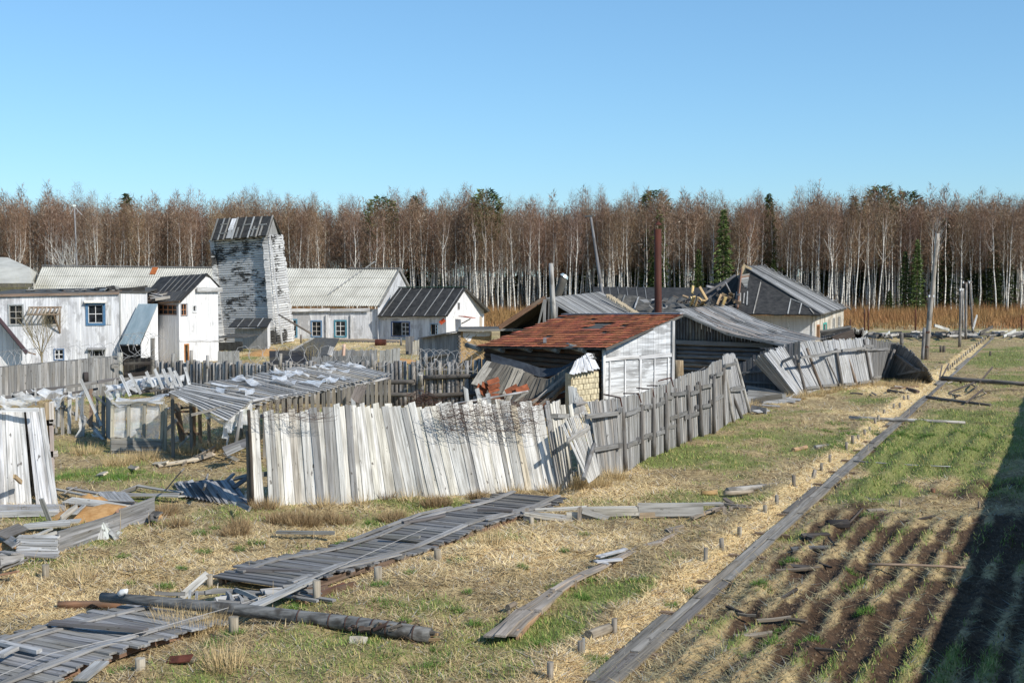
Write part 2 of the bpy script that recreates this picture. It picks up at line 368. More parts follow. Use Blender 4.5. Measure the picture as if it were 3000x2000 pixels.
# ---- grass: single blades, one triangle each
def mk_grass(name, dry):
    m, nt, b = nodes(name, .8); at = N(nt, 'ShaderNodeAttribute', attribute_name='tone')
    nt.links.new(at.outputs['Color'], b.inputs['Base Color']); return m
MGRASS = mk_grass('grass_blade', True)
def blades(name, X, Y, L, wid, lift, tone, label):
    n = len(X); Z = hgt(X, Y) - .01; az = NR.rand(n) * 2 * np.pi
    el = lift * (.4 + NR.rand(n) * 1.1)
    d = np.stack([np.cos(az) * np.cos(el), np.sin(az) * np.cos(el), np.sin(el)], 1)
    p = np.stack([X, Y, Z], 1); saz = az + np.pi / 2
    sd = np.stack([np.cos(saz), np.sin(saz), np.zeros(n)], 1) * (wid / 2)[:, None]
    v = np.empty((n, 3, 3)); v[:, 0] = p - sd; v[:, 1] = p + sd; v[:, 2] = p + d * L[:, None]
    t = np.repeat(np.concatenate([tone, np.ones((n, 1))], 1)[:, None], 3, 1).reshape(-1, 4)
    return v.reshape(-1, 3), t
def scatter(n, ymin, ymax, power=1.6):
    # denser towards the viewer's side of the field, thinning with distance
    u = NR.rand(n); k = 1 - power; Y = (ymin ** k + u * (ymax ** k - ymin ** k)) ** (1 / k)
    X = (NR.rand(n) * 2 - 1) * .5 * (Y + 4); return X, Y
def off_deck(X, Y):
    pc = X - PS * Y; path = (pc > -6.9) & (pc < -6.34)
    dd = np.abs(X - (DECK_S * Y - 17.9)); deck = (dd < 1.2) & (Y < 33)
    return ~(path & (NR.rand(len(X)) > np.where(pc < -6.72, .8, .2) * (.3 + 1.4 * vn(X, Y, .8, 3)))) & ~(deck & (NR.rand(len(X)) > .02 + .25 * sm(.62, .8, vn(X, Y, 1.1, 5))))
def grasses():
    X, Y = scatter(800000, 16.5, 115); k = off_deck(X, Y); X, Y = X[k], Y[k]
    g, s, b = masks(X, Y); r = NR.rand(len(X)); gd = garden(X, Y) * (Y < 32)
    isg = r < g * .62; iss = (~isg) & (r < .4 + s) & (NR.rand(len(X)) > b * 1.1 + gd * .25)
    out = []
    for sel, base, L0, w0, lift, nm in ((iss, None, .27, .02, .24, 's'), (isg, None, .11, .018, .8, 'g')):
        x, y = X[sel], Y[sel]; n = len(x); q = NR.rand(n, 1); q2 = NR.rand(n, 1)
        sc_ = (y / 25) ** .55
        if nm == 's':
            tone = np.array([.42, .31, .14]) * (1 - q) + np.array([.86, .68, .38]) * q
            tone = np.where(q2 < .22, np.array([.2, .12, .06]) * (.6 + q), tone); tone = np.where(q2 > .9, np.array([.55, .5, .42]), tone)
            tone = tone * (.72 + .5 * s[sel][:, None]); gn = (garden(x, y) * (1 - sm(31, 33, y)))[:, None]; tone = tone * (1 - gn * np.array([.45, .36, .3]))
        else:
            tone = np.array([.09, .14, .025]) * (1 - q) + np.array([.24, .33, .08]) * q
            tone = np.where(q2 < .3, np.array([.42, .36, .14]), tone)
        L = L0 * (.5 + NR.rand(n)) * (1 + .25 * sc_ - .25); wd = w0 * (.7 + .6 * NR.rand(n)) * sc_
        lf = np.full(n, lift)
        vv, tt = blades(nm, x, y, L, wd, lf, tone, ''); out.append((vv, tt))
    for (vv, tt), nm, lab in ((out[0], 'dry_grass', 'matted straw coloured dry grass over the whole field'), (out[1], 'green_grass', 'short fresh green grass in patches')):
        o = soup(nm, vv, np.arange(len(vv)).reshape(-1, 3), MGRASS, {'tone': tt}); tagit(o, lab, 'grass')
grasses()
def tufts(name, label, spots, n, H, tone0, tone1, lift=1.15, w=.012):
    vs = []; ts = []
    for x, y, r, k in spots:
        m_ = int(n * k); a = NR.rand(m_) * 2 * np.pi; rr = np.sqrt(NR.rand(m_)) * r
        X = x + np.cos(a) * rr; Y = y + np.sin(a) * rr; q = NR.rand(m_, 1)
        vv, tt = blades(name, X, Y, H * (.45 + .75 * NR.rand(m_)), np.full(m_, w), np.full(m_, lift), np.array(tone0) * (1 - q) + np.array(tone1) * q, '')
        # bend blades outwards from the tuft's middle
        d = np.stack([np.cos(a), np.sin(a)], 1) * (H * .35 * (rr / r + .2))[:, None]; q3 = vv.reshape(-1, 3, 3); q3[:, 2, :2] += d; vs.append(q3.reshape(-1, 3)); ts.append(tt)
    vv = np.concatenate(vs); o = soup(name, vv, np.arange(len(vv)).reshape(-1, 3), MGRASS, {'tone': np.concatenate(ts)}); tagit(o, label, 'grass')
def sp(*l): return [(A(x, y).x, A(x, y).y, r, k) for x, y, r, k in l]
tufts('sedge_tussocks', 'round brown sedge tussocks in front of the pale fence and between the decks', sp((820, 1535, .3, 1), (870, 1540, .35, 1.1), (905, 1538, .28, 1), (990, 1530, .35, 1.1), (1150, 1518, .3, 1), (1270, 1482, .3, 1), (1290, 1480, .25, .8),
     (770, 1500, .3, .7), (690, 1575, .3, .8), (520, 1550, .25, .7), (700, 1560, .2, .6), (480, 1500, .35, .9), (60, 1500, .3, .5), (1130, 1462, .3, .8), (1400, 1462, .2, .6), (330, 1500, .2, .5)), 700, .3, (.16, .10, .05), (.42, .31, .17), 1.1)
tufts('dry_grass_clumps', 'tall standing dry grass clumps by the decks, greenhouse and fences', sp((560, 1845, .55, 1.0), (500, 1820, .3, .5), (620, 1840, .35, .5), (1740, 1420, .5, 1.5), (1690, 1425, .3, .8), (1800, 1400, .3, .8),
     (640, 1320, .6, 1.3), (560, 1330, .6, 1.3), (690, 1300, .5, 1), (350, 1360, .5, 1.3), (250, 1330, .5, .9), (420, 1350, .5, 1), (180, 1270, .6, 1), (330, 1240, .8, 1), (2380, 1160, .6, 1.2), (2430, 1150, .4, .8), (2590, 1128, 1.0, 1.8), (2660, 1132, .8, 1.2), (2520, 1130, .5, .7), (2120, 1215, .4, 1.), (2170, 1200, .4, 1.), (2330, 1170, .5, 1.), (2050, 1235, .3, .7),
     (1930, 1290, .35, .8), (2000, 1262, .35, .8), (1850, 1340, .35, .7), (1885, 1318, .3, .5), (1965, 1278, .3, .5), (2060, 1240, .35, .7), (2090, 1225, .3, .5), (800, 1494, .3, .3), (950, 1488, .3, .3), (1060, 1480, .3, .3), (1200, 1472, .3, .3), (1500, 1448, .35, .4), (1610, 1442, .3, .5), (2200, 1195, .4, .8), (2460, 1142, .4, .8), (2500, 1136, .4, .6), (1440, 1600, .3, .5), (210, 1500, .3, .6), (660, 1960, .3, .6), (230, 1700, .3, .4)), 420, .4, (.34, .25, .12), (.62, .48, .27), 1.25)
tufts('green_clumps', 'small bright green grass clumps dotted over the field', sp(*[(R.uniform(300, 2600), R.uniform(1500, 1990), R.uniform(.08, .25), R.uniform(.3, 1)) for _ in range(70)], (1750, 1935, .2, 1.3), (1760, 1940, .15, 1), (790 + 210, 1592, .16, 1.2), (1340, 1790, .12, .8), (1720, 1705, .2, 1),
     *[(R.uniform(2420, 2900), R.uniform(1240, 1330), R.uniform(.2, .5), R.uniform(.5, 1)) for _ in range(40)], *[(R.uniform(170, 400), R.uniform(1380, 1415), .3, .8) for _ in range(12)]), 260, .13, (.05, .11, .02), (.15, .26, .05), .9, .013)

def clods():
    n = 9000; Y = 17 + 14.5 * NR.rand(n); c = -6.0 + 6.2 * NR.rand(n); X = c + PS * Y; g, s, b = masks(X, Y); k = (NR.rand(n) < .15 + b) ; X, Y = X[k], Y[k]; n = len(X); Z = hgt(X, Y)
    r = (.012 + .035 * NR.rand(n) ** 2)[:, None]; P = np.stack([X, Y, Z], 1); v = np.empty((n, 4, 3)); a = NR.rand(n) * 6.28
    for i in range(3): v[:, i] = P + np.stack([np.cos(a + i * 2.1), np.sin(a + i * 2.1), -.3 + 0 * a], 1) * r * (.7 + .6 * NR.rand(n))[:, None]
    v[:, 3] = P + np.stack([(NR.rand(n) - .5), (NR.rand(n) - .5), .7 + .5 * NR.rand(n)], 1) * r
    i = np.arange(n)[:, None] * 4; f = np.concatenate([i + [0, 1, 3], i + [1, 2, 3], i + [2, 0, 3]]); q = NR.rand(n, 1)
    t = np.repeat(np.concatenate([np.array([.05, .032, .02]) * (1 - q) + np.array([.17, .12, .075]) * q, np.ones((n, 1))], 1)[:, None], 4, 1).reshape(-1, 4)
    o = soup('soil_clods', v.reshape(-1, 3), f, MGRASS, {'tone': t}); tagit(o, 'small dark clods of earth scattered over the garden furrows', 'soil')
clods()
# ================================================================== FOREST
def mk_bark():
    m, nt, b = nodes('birch_bark', .8); tc = N(nt, 'ShaderNodeTexCoord').outputs['Object']; ge = N(nt, 'ShaderNodeObjectInfo')
    n = noise(nt, tc, 3.5, 3, (1, 1, 2.2), .7); z = N(nt, 'ShaderNodeSeparateXYZ'); nt.links.new(tc, z.inputs[0])
    c = mixc(nt, ramp(nt, n, [(.52, 0.), (.6, 1.)]), (.74, .71, .65), (.12, .1, .085))
    mr = N(nt, 'ShaderNodeMapRange'); mr.inputs[1].default_value = 11; mr.inputs[2].default_value = 15; nt.links.new(z.outputs[2], mr.inputs[0])
    c = mixc(nt, mr.outputs[0], c, (.2, .12, .09)); nt.links.new(c, b.inputs['Base Color']); return m
MBARK = mk_bark()
def mk_twig():
    m, nt, b = nodes('birch_twigs', .8); ge = N(nt, 'ShaderNodeNewGeometry'); oi = N(nt, 'ShaderNodeObjectInfo')
    c = ramp(nt, ge.outputs['Random Per Island'], [(0., (.11, .064, .042)), (.5, (.21, .13, .082)), (.8, (.29, .2, .135)), (1., (.46, .41, .34))])
    c2 = mixc(nt, 1.0, c, oi.outputs['Color'], 'MULTIPLY')
    nt.links.new(c2, b.inputs['Base Color']); return m
MTWIG = mk_twig()
def mk_needle():
    m, nt, b = nodes('conifer_needles', .8); ge = N(nt, 'ShaderNodeNewGeometry'); oi = N(nt, 'ShaderNodeObjectInfo')
    c = ramp(nt, ge.outputs['Random Per Island'], [(0., (.025, .04, .014)), (.6, (.06, .09, .026)), (1., (.12, .155, .045))])
    nt.links.new(mixc(nt, 1.0, c, oi.outputs['Color'], 'MULTIPLY'), b.inputs['Base Color']); return m
MNEED = mk_needle()
def birch(seed, ntw, tw, segs=5, sides=5):
    r = random.Random(seed); h = r.uniform(16.2, 18.6); m = M(); lean = r.uniform(-.9, .9); ly = r.uniform(-.5, .5); fork = r.random() < .3
    at = lambda z: V((lean * (z / h) ** 1.6 + .15 * math.sin(z * .7 + seed), ly * (z / h), z))
    r0 = r.uniform(.11, .17)
    pts = [at(h * i / segs) for i in range(segs + 1)]
    m.tube(pts, [max(.012, r0 * (1 - .93 * i / segs)) for i in range(segs + 1)], sides, False)
    if sides > 3:
        if fork: 
            z0 = h * r.uniform(.35, .6); a = r.uniform(0, 6.28); d = V((math.cos(a), math.sin(a) * .6, 0)); q = at(z0)
            m.tube([q, q + d * .9 + V((0, 0, 2.5)), q + d * 1.5 + V((0, 0, h - z0 - .6))], [r0 * .55, r0 * .4, .015], sides, False)
        for i in range(12):
            z0 = h * r.uniform(.4, .88); a = r.uniform(0, 6.28); l = r.uniform(.8, 1.9) * (1.25 - z0 / h); q = at(z0)
            m.tube([q, q + V((math.cos(a) * l * .6, math.sin(a) * l * .6, l * .8)), q + V((math.cos(a) * l, math.sin(a) * l, l * 1.7))], [.03, .02, .008], 3, False)
    R_ = np.random.RandomState(seed); n = ntw
    zt = R_.beta(2.1, 1.9, n) * (h * .68) + h * .35; zr = (zt - h * .35) / (h * .68)
    rad = 1.55 * np.sin(np.clip(zr, .02, 1) ** .8 * np.pi) ** .75 * np.sqrt(R_.rand(n)) * r.uniform(.8, 1.15) + .05
    lobe = 1 + .35 * np.sin(3 * R_.rand(n) * 6.28)
    a = R_.rand(n) * 6.283; cx = lean * (np.clip(zt, 0, h) / h) ** 1.6
    P = np.stack([cx + np.cos(a) * rad * lobe, ly * zt / h + np.sin(a) * rad * lobe, zt], 1)
    el = np.where(R_.rand(n) < .6, R_.uniform(.5, 1.4, n), R_.uniform(-1.2, .2, n)); a2 = a + R_.randn(n) * .7
    D = np.stack([np.cos(a2) * np.cos(el), np.sin(a2) * np.cos(el), np.sin(el)], 1) * (R_.uniform(.4, 1.1, n))[:, None]
    S = R_.randn(n, 3); S = S / np.linalg.norm(S, axis=1)[:, None] * (tw * (.6 + .8 * R_.rand(n)))[:, None]
    tv = np.empty((n, 3, 3)); tv[:, 0] = P - S / 2; tv[:, 1] = P + S / 2; tv[:, 2] = P + D
    return m, tv.reshape(-1, 3)
def npmesh(name, v, f, mat):
    me = bpy.data.meshes.new(name); k = f.shape[1]; me.vertices.add(len(v)); me.vertices.foreach_set('co', v.astype(np.float32).ravel())
    me.loops.add(f.size); me.loops.foreach_set('vertex_index', f.astype(np.int32).ravel()); me.polygons.add(len(f))
    me.polygons.foreach_set('loop_start', np.arange(0, f.size, k, dtype=np.int32)); me.update(calc_edges=True); me.materials.append(mat); return me
bv = []
for i in range(12):
    m, tv = birch(100 + i, 1750, .03)
    me = bpy.data.meshes.new('birch_trunk'); me.from_pydata(m.v, [], m.f); me.shade_smooth(); me.materials.append(MBARK)
    bv.append((me, npmesh('birch_crown', tv, np.arange(len(tv)).reshape(-1, 3), MTWIG)))
SECT = [(-99, 480, 'behind the two storey white house'), (480, 880, 'behind the leaning log tower'), (880, 1200, 'behind the grey corrugated barrack roof'), (1200, 1500, 'behind the small white house with dark roof'),
        (1500, 1800, 'behind the open dark shed'), (1800, 2050, 'behind the rusty chimney pipe'), (2050, 2300, 'behind the collapsed dark roof'), (2300, 2600, 'behind the barn roof\'s right end'),
        (2600, 2800, 'behind the tall leaning utility pole'), (2800, 3200, 'beyond the far end of the plank path')]
def sector(px):
    for a, b, t in SECT:
        if a <= px < b: return t
    return SECT[-1][2]
def height_env(px):      # crown line of the photograph
    return 1.0 + .03 * math.sin(px * .011) + .025 * math.sin(px * .037 + 1) + (.03 if px > 1900 else 0)
nb = 290
for i in range(nb):
    px = -60 + 3120 * (i + R.uniform(-.6, .6)) / nb; Y = R.uniform(189, 206) if px > 2350 else R.uniform(189, 204)
    x = (px - 1500) / F * Y; tm, cm = R.choice(bv); t = sector(px)
    o = T('birch_tree', 'bare white birch at the forest edge ' + t, 'tree', (x, Y, -.05), 'front birches ' + t)
    s = R.choice([R.uniform(.84, .93), R.uniform(.9, 1.0), R.uniform(.93, 1.03)]) * height_env(px); fr = Matrix.Translation((x, Y, -.05)) @ Matrix.Rotation(R.uniform(0, 6.28), 4, 'Z') @ Matrix.Rotation(R.uniform(-.07, .07), 4, 'X') @ Matrix.Diagonal((s * .95, s * .95, s, 1))
    place('trunk', tm, fr, o); k = R.uniform(.8, 1.25); place('crown', cm, fr, o, (k * R.uniform(.95, 1.08), k * R.uniform(.92, 1.05), k * R.uniform(.85, 1.02)))
# the mass of the wood behind the front rows
def wood_mass():
    tvs = []; cvs = []; cfs = []; off = 0
    base = [birch(300 + i, 430, .085, 4, 3) for i in range(10)]
    base = [(np.array(m.v), np.array([q for q in m.f]), tv) for m, tv in base]
    for i in range(2100):
        Y = (203 + 62 * R.random() ** 1.3) if i < 1700 else R.uniform(193, 205); x = R.uniform(-.47, .47) * Y; px = 1500 + F * x / Y
        mv, mf, tv = R.choice(base); s = R.uniform(.86, 1.03) * height_env(px) * (1 + .0008 * (Y - 200)); a = R.uniform(0, 6.28); ca, sa = math.cos(a) * s, math.sin(a) * s
        rot = np.array([[ca, -sa, 0], [sa, ca, 0], [0, 0, s]]).T
        cvs.append(mv @ rot + (x, Y, 0)); cfs.append(mf + off); off += len(mv); tvs.append(tv @ rot + (x, Y, 0))
    o = soup('birch_wood_trunks', np.concatenate(cvs), np.concatenate(cfs), MBARK); tagit(o, 'deep mass of birch trunks behind the forest edge', 'forest')
    v = np.concatenate(tvs); o = soup('birch_wood_twigs', v, np.arange(len(v)).reshape(-1, 3), MTWIG); tagit(o, 'brown haze of bare birch twigs behind the forest edge', 'forest')
wood_mass()
def conifer(seed, h, n, pine=False):
    r = np.random.RandomState(seed); z = h * (1 - r.rand(n) ** .75 * (.93 if not pine else .42)); zr = (h - z) / h
    if pine: R0 = 2.3 * np.sin(np.clip(zr / .42, .05, 1) ** .6 * np.pi * .8) + .2
    else: R0 = 2.3 * zr ** .75 * (.72 + .3 * np.sin(z * 5.5) + .35 * np.sin(z * 1.7 + 2.3 * np.floor(r.rand(n) * 3))) + .08
    rad = R0 * r.rand(n) ** .55; a = r.rand(n) * 6.283
    if pine: a = np.floor(a * 2.2) / 2.2 + r.randn(n) * .2
    P = np.stack([np.cos(a) * rad, np.sin(a) * rad, z - rad * (.28 if not pine else -.15)], 1)
    l = (.35 + .4 * r.rand(n)) * (1 if not pine else .9); D = np.stack([np.cos(a) * l, np.sin(a) * l, (-.25 if not pine else .35) * l + r.randn(n) * .12], 1)
    S = r.randn(n, 3); S /= np.linalg.norm(S, axis=1)[:, None]; S *= (.10 + .12 * r.rand(n))[:, None]
    t = np.empty((n, 3, 3)); t[:, 0] = P - S; t[:, 1] = P + S; t[:, 2] = P + D; return t.reshape(-1, 3)
MCTRUNK = mk_plain('conifer_bark', (.1, .07, .05), (.2, .13, .09), 4)
def cvar(seed, h, n, pine=False):
    tv = conifer(seed, h, n, pine); m = M(); m.tube([(0, 0, 0), (.1, 0, h * .5), (0, 0, h)], [.18, .12, .02], 6, False)
    me = bpy.data.meshes.new('conifer_trunk'); me.from_pydata(m.v, [], m.f); me.materials.append(MCTRUNK)
    return me, npmesh('conifer_crown', tv, np.arange(len(tv)).reshape(-1, 3), MNEED), h
SPR = [cvar(1, 18, 2600), cvar(2, 17.5, 2600), cvar(3, 9, 1600)]; PIN = [cvar(5, 18.5, 2600, True), cvar(6, 18.5, 2300, True)]
CON = [(1425, 195, 558, 'p', 1.15, 'bushy topped pine rising above the birches behind the small white house'), (1120, 197, 578, 'p', 1.5, 'pale green pine showing above the birches behind the grey corrugated roof'), (375, 200, 566, 's', .75, 'dark pointed spruce tip above the birches at the far left'),
       (1215, 202, 572, 's', .8, 'thin dark spruce tip above the birches right of the pale pine'), (1895, 190, 670, 's', .9, 'dark green spruce just left of the rusty chimney pipe'), (1930, 194, 612, 's', 1.0, 'tall spruce directly behind the rusty chimney pipe'), (1915, 200, 560, 'p', .98, 'pine with loose top above the rusty chimney pipe'),
       (2118, 189, 612, 's', 1.25, 'yellow green spruce between the chimney pipe and the collapsed roof'), (2045, 190, 730, 's', 1.1, 'low spruce behind the broken beams'), (2250, 190, 566, 's', .85, 'tall dark spruce with its tip above the birches behind the collapsed roof'), (2265, 187, 760, 's', .9, 'small dark spruce behind the ridge of the collapsed roof'),
       (2498, 203, 572, 's', .7, 'slim spruce tip left of the flat topped pine'), (2575, 196, 548, 'p', .98, 'flat topped pine standing above the birches at the right'), (2655, 201, 562, 'p', .95, 'smaller pine top right of the flat topped pine'), (2605, 186, 850, 's', .8, 'young spruce at the forest foot left of the utility pole'), (2685, 186, 700, 's', 1.3, 'bright green spruce left of the tall leaning utility pole'), (2650, 187, 735, 's', 1.1, 'green spruce half way between young spruce and utility pole'),
       (2765, 189, 640, 's', .55, 'dark spruce just right of the tall leaning utility pole'), (2842, 190, 720, 's', .5, 'dark spruce behind the three thin poles'), (2910, 188, 690, 's', .5, 'dark broad spruce right of the three thin poles'), (2945, 190, 640, 's', .55, 'tallest dark spruce near the right edge'), (2860, 186, 870, 's', 1.1, 'low bright spruce beyond the end of the path'),
       (1990, 192, 760, 's', .7, 'dark spruce behind the broken rafters right of the chimney'), (1640, 196, 740, 's', .6, 'dark spruce behind the thin leaning mast'), (2420, 198, 820, 's', .6, 'low dark spruce behind the right end of the collapsed house')]
for px, Y, ty, k, br, lab in CON:
    Y += 6 if br < 1 else -1
    x = (px - 1500) / F * Y; top = B(px, ty, Y).z; tm, cm, h = R.choice(PIN) if k == 'p' else (SPR[2] if top < 8 else R.choice(SPR[:2]))
    o = T('pine_tree' if k == 'p' else 'spruce_tree', lab, 'tree', (x, Y, 0), 'conifers among the birches'); s = top / h; w = s if k == 'p' else s * R.uniform(.95, 1.3)
    fr = Matrix.Translation((x, Y, 0)) @ Matrix.Rotation(R.uniform(0, 6.28), 4, 'Z') @ Matrix.Diagonal((w, w, s, 1))
    place('trunk', tm, fr, o); place('crown', cm, fr, o, (br, br, br * .9))
def under():   # dark spruces deep in the wood
    vs = []
    for i in range(520):
        Y = 207 + 60 * R.random() ** 1.4; x = R.uniform(-.46, .46) * Y; px = 1500 + F * x / Y; h = R.uniform(3.5, 7) if px < 1600 else R.uniform(5.5, 13);
        if px < 1600 and R.random() < .35: continue
        t = conifer(500 + i % 9, 12, 240); s = h / 12
        t = t.reshape(-1, 3, 3); c = t.mean(1, keepdims=True); t = c + (t - c) * 2.6; vs.append(t.reshape(-1, 3) * (s, s, s) + (x, Y, 0))
    v = np.concatenate(vs); o = soup('spruce_thicket', v, np.arange(len(v)).reshape(-1, 3), MNEED); o.color = (.9, .85, .8, 1); tagit(o, 'dark spruce thicket deep inside the birch wood', 'forest')
under()
def brush():
    n = 60000; u = NR.rand(n); Y = 136 + 52 * u ** .8; X = (NR.rand(n) * 2 - 1) * .45 * Y; H = (1.0 + 1.5 * fb(X, Y, 7, 1)) * (.5 + .6 * NR.rand(n)) * (.35 + .65 * sm(136, 160, Y)); q = NR.rand(n, 1)
    k = vn(X, Y, 9, 3)[:, None]
    tone = (np.array([.19, .07, .03]) * (1 - q) + np.array([.40, .19, .08]) * q) * (1 - k * .5) + np.array([.3, .24, .09]) * k * .5
    v, t = blades('b', X, Y, H, .05 + .05 * NR.rand(n), np.full(n, 1.25), tone, ''); o = soup('brushwood', v, np.arange(len(v)).reshape(-1, 3), MGRASS, {'tone': t}); tagit(o, 'band of reddish brown brushwood before the forest', 'brushwood')
def underbrush():
    n = 90000; Y = 193 + 75 * NR.rand(n); X = (NR.rand(n) * 2 - 1) * .46 * Y; H = 1.2 + 3.2 * NR.rand(n) ** 2; q = NR.rand(n, 1); tone = np.array([.09, .06, .04]) * (1 - q) + np.array([.24, .17, .1]) * q
    v, t = blades('b', X, Y, H, .07 + .07 * NR.rand(n), np.full(n, 1.2), tone, ''); o = soup('forest_undergrowth', v, np.arange(len(v)).reshape(-1, 3), MGRASS, {'tone': t}); tagit(o, 'brown leafless undergrowth between the birch trunks', 'undergrowth')
underbrush()
brush()

# ================================================================== BUILDINGS
def u2(v): v = V((v[0], v[1], 0)); return v.normalized()
class Plane:                                   # vertical plane through two ground places
    def __init__(s, P0, P1):
        s.o = V((P0[0], P0[1], 0)); d = V((P1[0] - P0[0], P1[1] - P0[1], 0)); s.L = d.length; s.u = d.normalized()
        s.n = V((s.u.y, -s.u.x, 0))
        if s.n.dot(V((0, 0, 0)) - s.o) < 0: s.n = -s.n          # towards the viewer's side
    def on(s, px, py):
        d = ray(px, py); C = V((0, 0, CAMZ)); t = (s.o - C).dot(s.n) / d.dot(s.n); p = C + d * t
        return (p - s.o).dot(s.u), p.z
    def at(s, u, z, out=0.0): return s.o + s.u * u + V((0, 0, z)) + s.n * out
def XY(px, Y): return ((px - 1500) / F * Y * 1.0, Y)
def XYc(px, py, Y): p = B(px, py, Y); return (p.x, p.y)
def topz(prof, u):
    for (a, za), (b, zb) in zip(prof, prof[1:]):
        if u <= b: return za + (zb - za) * max(0, (u - a)) / max(1e-6, b - a)
    return prof[-1][1]
def wall(parent, pl, prof, z0, mat, bw=.16, wins=(), name='wall', t=.04, gap=.006, u0=None, u1=None, horiz=False, rough=.008):
    m = M(); u = prof[0][0] if u0 is None else u0; end = prof[-1][0] if u1 is None else u1
    holes = [w['h'] for w in wins if w.get('cut', True)]
    if horiz:
        zt = max(z for _, z in prof); z = z0
        while z < zt - .02:
            zz = min(z + bw * R.uniform(.85, 1.15), zt); e = R.uniform(0, rough); segs = [(u, end)]
            for (a, b, c, d) in holes:
                if d > z + .03 and c < zz - .03: segs = [q for s0, s1 in segs for q in ((s0, min(s1, a)), (max(s0, b), s1)) if q[1] - q[0] > .02]
            for a, b in segs:
                P = [pl.at(a, z, e - t), pl.at(b, z, e - t), pl.at(b, z, e), pl.at(a, z, e)]; Q = [p + V((0, 0, zz - z - gap)) for p in P]; m.hexa(*P, *Q)
            z = zz
    else:
        while u < end - .02:
            b = min(u + bw * R.uniform(.8, 1.2), end); e = R.uniform(0, rough); za, zb = topz(prof, u), topz(prof, b - gap); segs = [(z0, None)]
            hs = sorted([(c, d) for (x0, x1, c, d) in holes if x1 > u + .03 and x0 < b - .03])
            zs = []; lo = z0
            for c, d in hs: zs.append((lo, c)); lo = d
            zs.append((lo, None))
            for c, d in zs:
                ta, tb = (za, zb) if d is None else (d, d)
                if min(ta, tb) - c < .03 and max(ta, tb) - c < .03: continue
                P = [pl.at(u, c, e - t), pl.at(b - gap, c, e - t), pl.at(b - gap, c, e), pl.at(u, c, e)]
                Q = [pl.at(u, ta, e - t), pl.at(b - gap, tb, e - t), pl.at(b - gap, tb, e), pl.at(u, ta, e)]; m.hexa(*P, *Q)
            u = b
    w = m.build(name, mat, parent)
    for k in wins: window(w if False else parent, pl, k)
    return w
def hole(pl, x0, y0, x1, y1, **k):
    a, zt = pl.on(x0, y0); b, zb = pl.on(x1, y1); k['h'] = (a, b, zb, zt); return k
def window(parent, pl, k):
    a, b, z0, z1 = k['h']; fw = k.get('fw', .09); m = M()
    def bx(m, u0, u1, za, zb, o0, o1): m.hexa(*[pl.at(x, za, o) for x, o in ((u0, o0), (u1, o0), (u1, o1), (u0, o1))], *[pl.at(x, zb, o) for x, o in ((u0, o0), (u1, o0), (u1, o1), (u0, o1))])
    bx(m, a - fw, a, z0 - fw, z1 + fw, -.05, .045); bx(m, b, b + fw, z0 - fw, z1 + fw, -.05, .045)
    bx(m, a, b, z1, z1 + fw, -.05, .043); bx(m, a, b, z0 - fw, z0, -.05, .055)
    w = m.build(k.get('name', 'window'), MFRAME, parent, origin=pl.at(a, z0), color=k.get('fc', (.1, .17, .27)))
    nx, ny = k.get('grid', (2, 3)); s = M(); sw = .045; sd = -.03
    us = k.get('sash', (a, b)); us = (a + (b - a) * us[0], a + (b - a) * us[1]) if 'sash' in k else (a, b)
    if nx:
        for i in range(nx + 1):
            x = us[0] + (us[1] - us[0]) * i / nx; x = min(max(x, us[0] + sw / 2), us[1] - sw / 2); bx(s, x - sw / 2, x + sw / 2, z0, z1, sd - .03, sd + .01)
        for j in range(ny + 1):
            z = z0 + (z1 - z0) * j / ny; z = min(max(z, z0 + sw / 2), z1 - sw / 2); bx(s, us[0] + sw, us[1] - sw, z - sw / 2, z + sw / 2, sd - .028, sd + .006)
        s.build('sash', MFRAME, w, origin=pl.at(a, z0), color=k.get('sc', (.75, .75, .74)))
    p = M(); bx(p, a, b, z0, z1, -.09, -.08); p.build('pane', MGLASS, w, origin=pl.at(a, z0))
    if k.get('hood'):
        h = M(); h.hexa(*[pl.at(x, z1 + fw + zz, o) for x, zz, o in ((a - fw * 1.4, .0, 0), (b + fw * 1.4, .0, 0), (b + fw * 1.4, -.03, .28), (a - fw * 1.4, -.03, .28))], *[pl.at(x, z1 + fw + zz, o) for x, zz, o in ((a - fw * 1.4, .12, 0), (b + fw * 1.4, .12, 0), (b + fw * 1.4, .02, .28), (a - fw * 1.4, .02, .28))])
        h.build('window_hood', MFRAME, w, origin=pl.at(a, z0), color=k['hood'])
def slabroof(parent, quad, mat, t=.06, name='roof', color=None, sag=0.0, nu=10, nv=4, rag=0.0, kind=None):
    # quad: eave left, eave right, ridge right, ridge left -> uneven sheet with thickness
    a, b, c, d = [V(q) for q in quad]; n = (b - a).cross(d - a).normalized(); n = n if n.z > 0 else -n; m = M(); top = []; bot = []
    for j in range(nv + 1):
        for i in range(nu + 1):
            u, v = i / nu, j / nv; p = (a * (1 - u) + b * u) * (1 - v) + (d * (1 - u) + c * u) * v
            p = p - n * sag * math.sin(math.pi * u) * math.sin(math.pi * (.2 + .8 * v)) + n * R.uniform(-rag, rag)
            if j == 0: p = p - (d - a).normalized() * R.uniform(0, rag * 2)
            top.append(tuple(p)); bot.append(tuple(p - n * t))
    m.v = top + bot; w = nu + 1; K = len(top)
    for j in range(nv):
        for i in range(nu):
            q = j * w + i; m.f.append((q, q + 1, q + w + 1, q + w)); m.f.append((K + q + w, K + q + w + 1, K + q + 1, K + q))
    for i in range(nu): m.f.append((i + 1, i, K + i, K + i + 1)); q = nv * w + i; m.f.append((q, q + 1, K + q + 1, K + q))
    for j in range(nv): q = j * w; m.f.append((q, q + w, K + q + w, K + q)); q = j * w + nu; m.f.append((q + w, q, K + q, K + q + w))
    return m.build(name, mat, parent, color=color, kind=kind)
